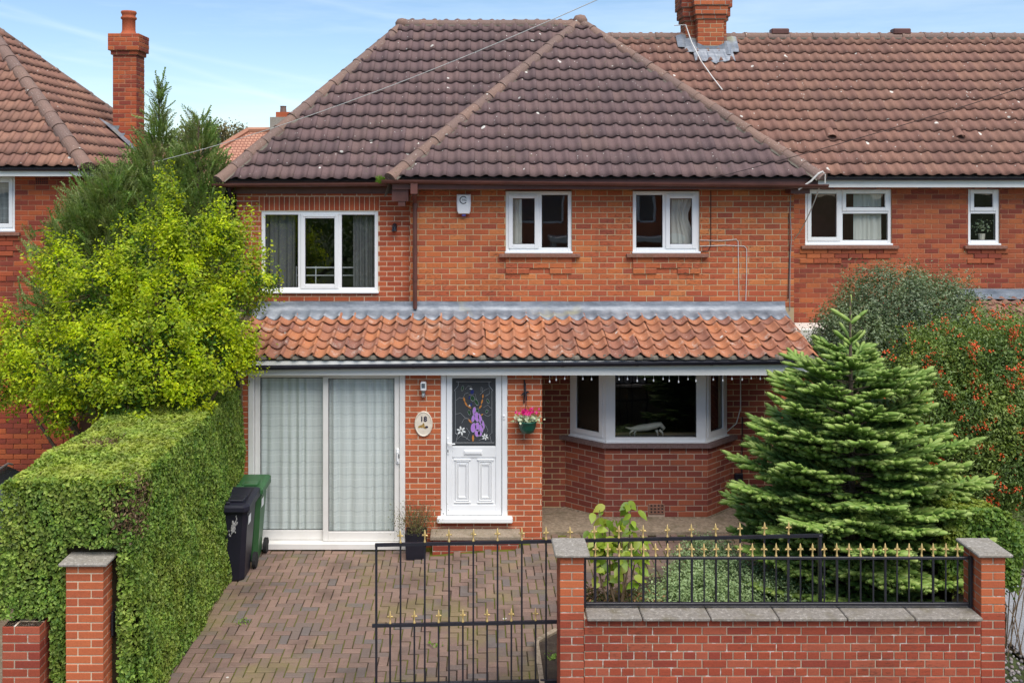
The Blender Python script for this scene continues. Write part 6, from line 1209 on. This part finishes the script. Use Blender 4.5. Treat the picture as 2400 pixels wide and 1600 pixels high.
# ---- loose shrubs: clumps of leaves over lobes
def shrub(name, label, cat, lobes, nclump, per, lm, size, sig=.085, aspect=.55, base=(0, 0, 0), stems=14, inner=None, trunk=.05, upb=.3, front=.0, tips=None, group=None, part='crown', stemmat='bark', clip=None, holes=0, sprigs=0):
    t = thing(name, label, cat, base, group); L_ = np.array(lobes, float); wgt = L_[:, 3] * L_[:, 5] + .02; wgt /= wgt.sum()
    idx = NR.choice(len(L_), nclump, p=wgt); d = unit(NR.normal(size=(nclump, 3)) + np.array([0, -front, .15])); r = NR.uniform(.62, 1.03, nclump) ** .7
    C_ = L_[idx, :3] + d * L_[idx, 3:6] * r[:, None]
    # leave out clumps deep inside another lobe
    inside = np.zeros(nclump)
    for l in L_: inside = np.maximum(inside, (np.linalg.norm((C_ - l[:3]) / l[3:6], axis=1) < .62))
    C_, d = C_[inside < .5], d[inside < .5]
    if clip is not None: k_ = clip(C_); C_, d = C_[k_], d[k_]
    if holes:
        hv = lumps(C_[:, 0] * 1.3, C_[:, 1] * 1.3, C_[:, 2] * 1.3) > -holes; C_, d = C_[hv], d[hv]
    if sprigs:
        si = NR.choice(len(C_), sprigs); sdv = unit(d[si] * .5 + NR.normal(size=(sprigs, 3)) * .3 + np.array([0, -.1, .75])); k5 = np.repeat(np.arange(sprigs), 4); st = np.tile([.06, .13, .20, .27], sprigs)
        C_ = np.concatenate([C_, C_[si][k5] + sdv[k5] * st[:, None] * NR.uniform(.6, 1.3, sprigs)[k5][:, None]]); d = np.concatenate([d, sdv[k5]])
    n = len(C_); dens = NR.uniform(.4, 1.5, n); dens[n - 4 * sprigs:] *= .45; cnt = np.maximum(3, (per * dens).astype(int)); ii = np.repeat(np.arange(n), cnt)
    P = C_[ii] + NR.normal(size=(len(ii), 3)) * sig * NR.uniform(.6, 1.25, n)[ii][:, None] + d[ii] * NR.uniform(-.04, .06, len(ii))[:, None]
    V, T = leaf_geo(P, d[ii] * .7 + NR.normal(size=(len(ii), 3)) * .6 + np.array([0, 0, upb]), size * NR.uniform(.6, 1.25, len(ii)), aspect)
    put(part, np_mesh(part, V, T, lm), t)['kind'] = 'stuff'
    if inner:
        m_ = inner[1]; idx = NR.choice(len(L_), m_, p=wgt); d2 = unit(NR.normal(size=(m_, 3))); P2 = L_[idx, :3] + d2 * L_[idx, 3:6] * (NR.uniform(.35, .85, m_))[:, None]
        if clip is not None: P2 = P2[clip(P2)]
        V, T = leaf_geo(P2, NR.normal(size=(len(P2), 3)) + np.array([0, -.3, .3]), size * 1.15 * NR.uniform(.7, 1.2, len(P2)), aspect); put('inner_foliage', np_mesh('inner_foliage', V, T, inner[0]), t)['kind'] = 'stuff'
    q = MB(); rr = random.Random(len(lobes)); b_ = Vector(base); sel = NR.choice(n, min(stems * 5, n), replace=False)
    for k in range(stems):
        l = L_[k % len(L_)]; e = Vector(l[:3]); mid = b_.lerp(e, .5) + Vector((rr.uniform(-.12, .12), rr.uniform(-.12, .12), .08)); q.tube([b_ + Vector((rr.uniform(-.1, .1), rr.uniform(-.1, .1), 0)), mid, e], [trunk * .6, trunk * .4, trunk * .2], 5)
    for k in sel:
        e = Vector(C_[k]); l = L_[np.argmin(np.linalg.norm((L_[:, :3] - C_[k]) / L_[:, 3:6], axis=1))]; a = Vector(l[:3]); q.tube([a.lerp(e, .25), a.lerp(e, .65) + Vector((rr.uniform(-.05, .05), rr.uniform(-.05, .05), rr.uniform(-.03, .06))), e], [trunk * .16, trunk * .11, trunk * .05], 4)
    q.build('stems', MT[stemmat], t)
    return t, C_, d
def LB(px, py, r, Y, ry=None, sx=1., sz=1.): s = F / Y; return (wx(px, Y), Y, wz(py, Y), r / s * sx, (ry if ry else r / s * .9), r / s * sz)
Yg = 12.5
gl_ = [LB(316, 590, 38, 12.6, .3, .8, 2.1), LB(450, 565, 72, 12.9, .4), LB(535, 560, 50, 12.9, .35), LB(560, 640, 55, 12.8, .35), LB(615, 665, 42, 12.7, .3, 1.2, .8), LB(145, 640, 48, 12.8, .35), LB(235, 690, 88, 12.5, .45), LB(390, 690, 118, 12.6, .55), LB(520, 730, 80, 12.6, .45), LB(50, 800, 62, 12.8, .45), LB(110, 860, 80, 12.3, .5), LB(230, 860, 130, 12.1, .6), LB(370, 850, 140, 12.1, .6), LB(490, 830, 92, 12.2, .5), LB(565, 830, 42, 12.4, .3), LB(150, 960, 55, 12.0, .35), LB(300, 950, 80, 11.8, .4), LB(430, 930, 70, 12.0, .4), LB(30, 900, 60, 12.6, .4), LB(400, 500, 34, 13, .2, .6, 1.8)]
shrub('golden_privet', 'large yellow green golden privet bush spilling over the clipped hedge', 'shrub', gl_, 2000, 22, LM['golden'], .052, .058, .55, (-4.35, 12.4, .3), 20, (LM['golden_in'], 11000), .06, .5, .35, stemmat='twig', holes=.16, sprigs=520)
# ---- feathery conifers behind it
sp_v, sp_t = [], []; rr = random.Random(12)
for k in range(17):                                                     # one flat frond: side sprigs along a bent axis
    f = k / 16; y = f * .26; s = (1 if k % 2 else -1); ln = .095 * (1 - f * .75); a = rr.uniform(.5, .8); z = -.03 * f * f; b_ = len(sp_v)
    sp_v += [(0, y - .008, z), (s * ln * math.sin(a), y + ln * math.cos(a), z - .012 + rr.uniform(-.01, .01)), (s * ln * math.sin(a) * .45 + s * .004, y + ln * math.cos(a) * .45 + .017, z + .006)]; sp_t.append((b_, b_ + 1, b_ + 2))
    sp_v += [(0, y + .012, z), (s * ln * .9 * math.sin(a + .1), y + .008 + ln * .9 * math.cos(a + .1), z + .01), (s * ln * .4, y - .004 + ln * .4, z - .004)]; b_ = len(sp_v) - 3; sp_t.append((b_, b_ + 1, b_ + 2))
sp_v, sp_t = np.array(sp_v), np.array(sp_t)
def conifer(label, base, prof, n, lean=(0, 0), spire=None, droop=.2):
    """prof: (z, radius) outline from the ground up"""
    t = thing('conifer_tree', label, 'tree', base); z_ = np.array([p[0] for p in prof]); r_ = np.array([p[1] for p in prof]); zz = NR.uniform(z_[0], z_[-1], n * 3); w = np.interp(zz, z_, r_); keep = NR.random(len(zz)) < (w + .08) / (r_.max() + .08); zz, w = zz[keep][:n], w[keep][:n]; m = len(zz)
    a = NR.uniform(0, 2 * math.pi, m); lob = 1 + .26 * np.sin(a * 5 + zz * 3) + .24 * np.sin(a * 3 - zz * 7) + .12 * np.sin(a * 9 + zz * 17); rr_ = w * lob * NR.uniform(.45, 1.05, m) ** .6; top = (zz - z_[0]) / (z_[-1] - z_[0])
    P = np.stack([base[0] + np.cos(a) * rr_ + lean[0] * top ** 2, base[1] + np.sin(a) * rr_ + lean[1] * top ** 2, zz], 1); D = np.stack([np.cos(a) * .75, np.sin(a) * .75, np.full(m, .42) + top * .6], 1) + NR.normal(size=(m, 3)) * .38
    V, T = inst(sp_v, sp_t, P, D, up=np.stack([np.cos(a), np.sin(a), np.zeros(m)], 1) + .3, scale=NR.uniform(.7, 1.5, m)); put('crown', np_mesh('crown', V, T, LM['conifer']), t)['kind'] = 'stuff'
    q = MB(); tp = [Vector((base[0] + lean[0] * f * f, base[1] + lean[1] * f * f, base[2] + (z_[-1] - base[2]) * f)) for f in np.linspace(0, 1, 8)]; q.tube(tp, list(np.linspace(.10, .008, 8)), 6)
    for k in range(60):
        i = rr.randrange(m); f = (P[i, 2] - base[2]) / (z_[-1] - base[2]); s = Vector((base[0] + lean[0] * f * f, base[1] + lean[1] * f * f, P[i, 2] - .2)); q.tube([s, s.lerp(Vector(P[i]), .6) + Vector((0, 0, -.03)), P[i]], [.012, .008, .004], 4)
    q.build('trunk', MT['bark'], t); return t
Zc = lambda py, Y: wz(py, Y)
conifer('feathery dark conifer with a thin leaning spire beside the red chimney', (wx(365, 15.2), 15.2, 0), [(1.5, .9), (3.6, 1.05), (Zc(480, 15.2), .95), (Zc(405, 15.2), .48), (Zc(370, 15.2), .2), (Zc(345, 15.2), .13), (Zc(310, 15.2), .05), (Zc(215, 15.2), -.04)], 4300, (.06, 0))
conifer('second feathery conifer with a short bright tip below the distant roofs', (wx(462, 14.9), 14.9, 0), [(2, .7), (3.6, .75), (Zc(460, 14.9), .55), (Zc(405, 14.9), .36), (Zc(370, 14.9), .18), (Zc(345, 14.9), .13), (Zc(283, 14.9), .03)], 2500, (.02, 0))
conifer('broad olive conifer spreading in front of the left house wall', (wx(262, 14.6), 14.6, 0), [(1.8, .7), (3.2, .85), (Zc(560, 14.6), .8), (Zc(500, 14.6), .58), (Zc(460, 14.6), .36), (Zc(420, 14.6), .10)], 3000, (-.05, 0))
# ---- fir in the bed
fv, ft, fa = [], [], []; rr = random.Random(3); LS = .135
RG = [(.0, .010), (.16, .019), (.5, .0215), (.82, .0185), (.96, .010), (1.0, .0)]; nk = 6      # the brush of one shoot: a ribbed finger ...
for (f, r_) in RG:
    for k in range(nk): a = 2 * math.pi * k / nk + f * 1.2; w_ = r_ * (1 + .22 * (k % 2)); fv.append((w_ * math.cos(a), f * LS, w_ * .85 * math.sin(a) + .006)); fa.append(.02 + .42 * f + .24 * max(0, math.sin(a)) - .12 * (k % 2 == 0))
for i in range(len(RG) - 1):
    for k in range(nk): a_, b_, c_2, d_ = i * nk + k, i * nk + (k + 1) % nk, (i + 1) * nk + (k + 1) % nk, (i + 1) * nk + k; ft += [(a_, b_, c_2), (a_, c_2, d_)]
for k in range(34):                                                     # ... with loose needles round it
    f = (k + rr.random()) / 34; y = f * LS; a = k * 2.399; el = .85 if f < .9 else .35; ln = .034 * (1.05 - .30 * f); d_ = Vector((math.cos(a) * math.sin(el), math.cos(el) * .9, math.sin(a) * math.sin(el) * .8 + .22)).normalized(); p = Vector((0, y, 0)); sd_ = d_.cross(Vector((rr.uniform(-1, 1), rr.uniform(-1, 1), rr.uniform(-1, 1)))).normalized() * .004; b_ = len(fv)
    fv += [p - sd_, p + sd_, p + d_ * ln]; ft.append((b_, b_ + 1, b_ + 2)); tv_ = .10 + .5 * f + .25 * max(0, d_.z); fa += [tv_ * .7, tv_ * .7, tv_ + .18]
fv, ft, fa = np.array(fv), np.array(ft), np.array(fa)
def fir(label, cx, cy, H):
    t = thing('fir_tree', label, 'tree', (cx, cy, .05)); pos, ax, age, scl = [], [], [], []; q = MB(); rr = random.Random(21); q.tube([(cx, cy, .0), (cx + .01, cy, H * .5), (cx, cy, H * .86), (cx, cy, H * .99)], [.06, .04, .016, .010], 7)
    def sh(p, d, a, s=1.0): pos.append(p); ax.append(d); age.append(a); scl.append(s * rr.uniform(.85, 1.25))
    def spray(p0, d, ln, a0):
        """one flat side branch: shoots every few centimetres, paired at 45 degrees, ending in three fingers"""
        n = max(1, round(ln / .105)); side = d.cross(Vector((0, 0, 1))).normalized()
        for i in range(n):
            p = p0 + d * (ln * i / n); sh(p, (d + Vector((0, 0, .06))).normalized(), a0 + .1 * i / n)
            if i and rr.random() < .95:
                for s in (-1, 1): sh(p, (d * .75 + side * s * .66 + Vector((0, 0, rr.uniform(-.02, .22)))).normalized(), a0 + .18, .92)
        e = p0 + d * ln
        sh(e - d * .03, (d + Vector((0, 0, .14))).normalized(), a0 + .34, 1.12)
        for s in (-1, 1): sh(e - d * .04, (d * .72 + side * s * .62 + Vector((0, 0, .16))).normalized(), a0 + .28)
    zt, rt = [.25, .7, 1.4, 2.0, 2.45, 2.8, 2.95, 3.1], [1.05, 1.22, 1.18, 1.02, .78, .40, .28, .18]
    z = .24
    while z < 3.03:
        tz = z / H; r = float(np.interp(z, zt, rt)); nb_ = int(7 + 6 * r); off = rr.uniform(0, 6.28)
        for k in range(nb_):
            if rr.random() < .07: continue
            a = off + 2 * math.pi * k / nb_ + rr.uniform(-.3, .3); ln = r * rr.choice((rr.uniform(.62, .9), rr.uniform(.85, 1.1), rr.uniform(.95, 1.2))); up = rr.uniform(-.08, .10) + .55 * tz ** 1.6; d = Vector((math.cos(a), math.sin(a), up)).normalized(); p0 = Vector((cx, cy, z + rr.uniform(-.11, .11)))
            mid = p0 + d * (ln * .55) - Vector((0, 0, .05 * ln)); tip = p0 + d * ln + Vector((0, 0, .02 * ln)); q.tube([p0, mid, tip], [.016 * (1 - tz) + .004, .009 * (1 - tz) + .003, .004], 4)
            side = d.cross(Vector((0, 0, 1))).normalized(); ns = max(1, round(ln / .19))
            for i in range(ns):
                f = .26 + .70 * (i + .4) / ns; p = (p0.lerp(mid, f / .55) if f < .55 else mid.lerp(tip, (f - .55) / .45)); sl2 = min(.40, .46 * ln * (1.08 - f) + .04)
                for s in (-1, 1): spray(p, (d * .66 + side * s * .72 + Vector((0, 0, rr.uniform(-.12, .10)))).normalized(), sl2 * rr.uniform(.75, 1.15), .02 if f < .5 else .14)
                sh(p, (d + Vector((0, 0, rr.uniform(.2, .6)))).normalized(), .12)
            spray(mid.lerp(tip, .55), (tip - mid).normalized(), (tip - mid).length * .5, .22)
        z += .20 + .06 * rr.random() - .03 * tz
    for (zz, a, up, s) in ((3.08, .4, .8, 1.1), (3.10, 3.4, .75, 1.1), (3.16, 1.9, .9, 1.0), (3.13, 5.1, .8, 1.0), (3.34, .1, .75, 1.2), (3.36, 3.0, .65, 1.2)):
        d = Vector((math.cos(a), math.sin(a), up)).normalized(); sh(Vector((cx, cy, zz)), d, .55, s); sh(Vector((cx, cy, zz)) + d * .11, d, .62, s)
    for i in range(6): sh(Vector((cx, cy, 3.1 + i * .095)), Vector((.02, 0, 1)), .62 + .06 * i, .62)
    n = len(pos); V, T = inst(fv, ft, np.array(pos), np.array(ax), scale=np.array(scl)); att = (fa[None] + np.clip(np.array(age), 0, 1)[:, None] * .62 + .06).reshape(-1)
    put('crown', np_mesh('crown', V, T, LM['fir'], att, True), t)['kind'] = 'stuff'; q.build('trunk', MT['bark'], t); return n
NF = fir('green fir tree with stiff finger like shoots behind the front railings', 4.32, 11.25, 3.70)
# ---- shrubs on the right
hl = [LB(1965, 850, 68, 14.0, .5), LB(1975, 780, 60, 14.1, .5), LB(2090, 745, 125, 14.2, .8), LB(2180, 780, 130, 14.4, .8), LB(2010, 790, 95, 14.0, .7), LB(2010, 900, 95, 14.0, .7), LB(2120, 880, 150, 13.8, .7), LB(2250, 790, 80, 14.3, .6), LB(1980, 990, 70, 14.0, .5)]
shrub('holly_shrub', 'rounded grey green evergreen shrub rising against the neighbouring brick wall', 'shrub', hl, 3000, 24, LM['holly'], .044, .075, .5, (6.2, 14.2, 0), 12, (LM['holly'], 26000), .05, .4, .4, sprigs=120)
pl_ = [LB(2190, 850, 95, 12.9, .5), LB(2290, 860, 110, 12.8, .6), LB(2390, 815, 92, 13.0, .6), LB(2180, 960, 120, 12.7, .6), LB(2290, 980, 130, 12.6, .6), LB(2390, 990, 110, 12.6, .6), LB(2260, 1080, 110, 12.5, .5), LB(2370, 1110, 110, 12.4, .5), LB(2440, 1000, 90, 12.8, .5)]
pt, PC, PD = shrub('firethorn_shrub', 'dark green firethorn covered in orange red berries at the right edge', 'shrub', pl_, 2500, 25, LM['pyra'], .045, .08, .48, (6.8, 12.7, 0), 14, (LM['pyra'], 40000), .05, .3, .4, sprigs=120)
bv = MB(); bv.lathe([(.0, -1), (.8, -.6), (1, 0), (.8, .6), (0, 1)], (0, 0, 0), 5); tb_ = np.array(bv.v); tf = np.array([t for f in bv.f for t in ([(f[0], f[i], f[i + 1]) for i in range(1, len(f) - 1)])])
sel = NR.choice(len(PC), 420, replace=False); bw2 = np.repeat(sel, NR.integers(4, 15, 420)); bp = PC[bw2] + PD[bw2] * .07 + NR.normal(size=(len(bw2), 3)) * .028; V, T = inst(tb_, tf, bp, NR.normal(size=(len(bp), 3)), scale=NR.uniform(.009, .014, len(bp))); put('berries', np_mesh('berries', V, T, LM['berry'], smooth=True), pt)['kind'] = 'stuff'
h2 = hedge('boundary_hedge', 'bright green leafy hedge behind the pier at the right end', 4.96, 5.75, 10.3, 13.1, 1.50, 3600, LM['hedge2'], .055, z0=.0, rnd=.2, amp=.09, dead=[(5.0, 10.7, 1.15, .18)], extra=lambda P: ~((P[:, 1] < 10.9) & (P[:, 2] < .68 + NR.normal(size=len(P)) * .05)), sides='tflr')
q = MB(); rr = random.Random(16)
for i in range(40): a = Vector((5.55 + rr.uniform(-.3, .25), 10.35 + rr.uniform(-.1, .4), 0)); q.tube([a, a + Vector((rr.uniform(-.1, .1), 0, .4)), a + Vector((rr.uniform(-.2, .2), rr.uniform(-.1, .2), .85))], .006, 4)
q.build('bare_stems', MT['twig'], h2)
# ---- pale mound, low plants, sapling in the bed
mo = [(2.55, 11.1, .16, .62, .5, .45), (3.1, 11.15, .2, .6, .5, .48), (2.1, 10.95, .12, .42, .4, .32), (2.75, 10.7, .12, .6, .4, .42), (2.8, 11.75, .3, .4, .35, .42), (3.5, 10.9, .15, .5, .5, .42)]
shrub('mound_plant', 'pale green cushion of ground cover behind the middle of the railings', 'plant', mo, 2600, 22, LM['mound'], .032, .035, .6, (2.6, 11.0, .05), 8, (LM['mound'], 16000), .02, .7, .2, clip=lambda P: P[:, 2] > .04)
for i, (x, y, s, lab) in enumerate(((1.42, 11.0, .17, 'small dark leafy plant at the foot of the sapling by the slim pier'), (1.72, 10.85, .18, 'reddish low plant between the sapling and the pale mound'), (1.98, 10.8, .15, 'low bronze leaved plant beside the pale mound'), (1.22, 10.95, .12, 'tiny russet seedling plant next to the slim gate pier'))):
    shrub('low_plant', lab, 'plant', [(x, y, .24, s, s, .19), (x + s * .8, y + .1, .18, s * .7, s * .7, .15)], 75, 12, LM['lowred'], .045, .045, .5, (x, y, .05), 6, None, .012, .4, stemmat='twig')
sp = thing('sapling', 'young sapling with large yellow green leaves in front of the bay', 'tree', (1.60, 10.75, .06)); q = MB(); rr = random.Random(31); tips = []
for k in range(6):
    a = rr.uniform(0, 6.28); b0 = Vector((1.60 + rr.uniform(-.03, .03), 10.75, .05)); e = Vector((1.60 + (k - 2.5) * .10 + rr.uniform(-.04, .04) - .03, 10.75 + rr.uniform(-.2, .2), rr.uniform(1.15, 1.55) - abs(k - 2.2) * .06)); m_ = b0.lerp(e, .5) + Vector((rr.uniform(-.05, .05), 0, 0)); q.tube([b0, m_, e], [.014, .010, .004], 6); tips.append((b0, m_, e))
q.build('stem', MT['twig'], sp)
lfv = MB(); pts = [(0, 0), (.30, .12), (.46, .36), (.40, .62), (.18, .86), (0, 1.06), (-.18, .86), (-.40, .62), (-.46, .36), (-.30, .12)]; n_ = len(pts)
lfv.add([(a, b_, .12 * abs(a) - .18 * b_ * b_) for a, b_ in pts] + [(0, .4, -.03), (0, .75, -.10)], [(i, (i + 1) % n_, n_) if i in (0, 1, 8, 9) else (i, (i + 1) % n_, n_ + (1 if 2 <= i <= 7 else 0)) for i in range(n_)] + [(2, n_ + 1, n_), (8, n_, n_ + 1)]); LFM = lfv.mesh('leaf', LM['sap'], True)
for k in range(210):
    b0, m_, e = tips[rr.randrange(6)]; f = rr.uniform(.30, 1.05) ** .7; p = (m_.lerp(e, (f - .5) / .5) if f > .5 else b0.lerp(m_, f / .5)) + Vector((rr.uniform(-.10, .10), rr.uniform(-.12, .12), rr.uniform(-.06, .06)))
    if f < .55 and rr.random() < .6: continue
    a = rr.uniform(0, 6.28); d = Vector((math.cos(a), math.sin(a) - .25, rr.uniform(-1.3, .1))).normalized(); nn = (Vector((rr.uniform(-.5, .5), -.7, .8)) - d * d.dot(Vector((0, -.7, .8)))).normalized(); x_ = d.cross(nn).normalized(); nn = x_.cross(d); s = rr.uniform(.075, .14); put('leaf', LFM, sp, frame3(p, x_ * s * rr.uniform(.62, .9), d * s * 1.1, nn * s))
# ---- leaves of the two potted plants, grass in the gutter, weeds in the paving
def tuft(parent, name, cx, cy, cz, n, h, spread, lm, w=.012): P = np.array([[cx, cy, cz]]) + NR.normal(size=(n, 3)) * [spread * .4, spread * .4, 0]; D = NR.normal(size=(n, 3)) * .45 + [0, 0, 1]; tv = np.array([[-.5 * w, 0, 0], [.5 * w, 0, 0], [.3 * w, .6 * h, .02], [0, h, .0]]); tt = np.array([[0, 1, 2], [0, 2, 3]]); V, T = inst(tv, tt, P, D, scale=NR.uniform(.5, 1.1, n)); return put(name, np_mesh(name, V, T, lm), parent)
P = np.array([-.76, 12.98, .50]) + NR.normal(size=(1500, 3)) * [.14, .11, .10]; P = P[P[:, 2] > .33]; V, T = leaf_geo(P, NR.normal(size=(len(P), 3)) + [0, 0, .6], NR.uniform(.012, .03, len(P)), .5); put('foliage', np_mesh('foliage', V, T, LM['pot']), pp)['kind'] = 'stuff'
q = MB(); rr = random.Random(2)
for k in range(46): a = rr.uniform(0, 6.28); r = rr.uniform(.05, .26); q.tube([(-.76 + .05 * math.cos(a), 12.98 + .05 * math.sin(a), .32), (-.76 + r * .6 * math.cos(a), 12.98 + r * .5 * math.sin(a), .48), (-.76 + r * math.cos(a), 12.98 + r * .8 * math.sin(a), rr.uniform(.5, .78))], [.004, .003, .0015], 4)
q.build('stem', MT['twig'], pp)
P = np.array([.72, 13.14, 1.80]) + NR.normal(size=(150, 3)) * [.075, .06, .028]; V, T = leaf_geo(P, NR.normal(size=(len(P), 3)) * .5 + [0, -.5, .8], NR.uniform(.035, .06, len(P)), .8); put('foliage', np_mesh('foliage', V, T, LM['cycl']), hp)['kind'] = 'stuff'
P = np.array([.71, 13.13, 1.895]) + NR.normal(size=(80, 3)) * [.062, .045, .022]; V, T = leaf_geo(P, NR.normal(size=(len(P), 3)) * .5 + [0, -.8, .2], NR.uniform(.03, .05, len(P)), .6, T=NR.normal(size=(len(P), 3)) * .4 + [0, 0, 1]); put('flowers', np_mesh('flowers', V, T, LM['pink']), hp)['kind'] = 'stuff'
P = np.array([8.6, 16.62, 4.22]) + NR.normal(size=(90, 3)) * [.06, .05, .06]; V, T = leaf_geo(P, NR.normal(size=(len(P), 3)), NR.uniform(.03, .05, len(P)), .7); put('flowers', np_mesh('flowers', V, T, LM['cycl']), fp)['kind'] = 'stuff'
tag(tuft(None, 'gutter_weed', -1.33, 14.38, 4.95, 90, .14, .10, LM['grass']), 'tuft of bright grass growing at the end of the brown gutter', 'weed')
for (x, y, n, lab) in ((-2.60, 11.05, 26, 'small green weed in the paving beside the hedge'), (-.42, 10.4, 16, 'tiny weed between pavers behind the gate bars'), (.80, 9.95, 60, 'leafy weeds at the corner of the planting bed')):
    P = np.array([x, y, gz(x, y) + .03]) + NR.normal(size=(n, 3)) * [.04, .04, .012]; V, T = leaf_geo(P, NR.normal(size=(n, 3)) * .4 + [0, 0, 1], NR.uniform(.025, .05, n), .5); tag(put('paving_weed', np_mesh('paving_weed', V, T, LM['grass'])), lab, 'weed', kind='stuff')
# ---- gravel and grey path outside the right-hand pier
P = np.stack([NR.uniform(4.95, 7.6, 5200), NR.uniform(9.0, 12.6, 5200), NR.uniform(-.005, .012, 5200)], 1); P = P[~((P[:, 0] > 5.72 + (P[:, 1] - 9) * .04) & (P[:, 0] < 6.75))]; V, T = inst(tb_, tf, P, NR.normal(size=(len(P), 3)), scale=NR.uniform(.010, .022, len(P))); tag(put('gravel', np_mesh('gravel', V, T, MT['gravel_m'])), 'grey pink gravel strip beside the path at the right edge', 'gravel', kind='stuff')
q = MB(); q.quad((5.7, 8.6, -.03), (6.8, 8.6, -.03), (6.9, 13.2, -.03), (5.8, 13.2, -.03)); pth = tag(q.build('garden_path', MT['joint']), None, None, kind='structure')
for i in range(42): q = MB(); y = 8.7 + i * .105; x = 5.72 + (y - 9) * .04; q.cbox(x, x + 1.03, y + .004, y + .101, -.03, .012, .004); q.build('paving_block', MT['greypave'], pth)
# ---- far trees, and trees across the road
for (px, py, r, Y, lab, nl) in ((462, 322, 34, 95., 'thin autumn tree behind the distant roofs, taller one', 2600), (507, 318, 26, 98., 'thin autumn tree behind the distant roofs, next to the dark pole', 1500), (548, 322, 30, 110., 'flat topped autumn tree just over the distant ridge', 1100), (415, 360, 40, 100., 'low dense brown tree left of the distant roofs', 2600)):
    c = LB(px, py, r, Y); shrub('distant_tree', lab, 'tree', [c, (c[0] - c[3] * .5, Y, c[2] - c[5] * .3, c[3] * .6, c[4] * .6, c[5] * .5), (c[0] + c[3] * .6, Y, c[2] + c[5] * .25, c[3] * .5, c[4] * .5, c[5] * .35)], int(nl / 14), 14, LM['far'], .30, .42, .6, (c[0], Y, 0), 6, None, .35, .3, group='trees beyond the distant roofs', part='crown')
shrub('street_tree', 'dark green tree across the road, reflected in the extension window', 'tree', [(-8, -13, 4, 3.2, 2.6, 2.8), (-11, -13.5, 3, 2.4, 2, 2.4), (-4.6, -14, 2.4, 1.8, 1.6, 2.0)], 700, 10, LM['pyra'], .22, .3, .6, (-8, -13, 0), 8, (LM['pyra'], 2500), .2)
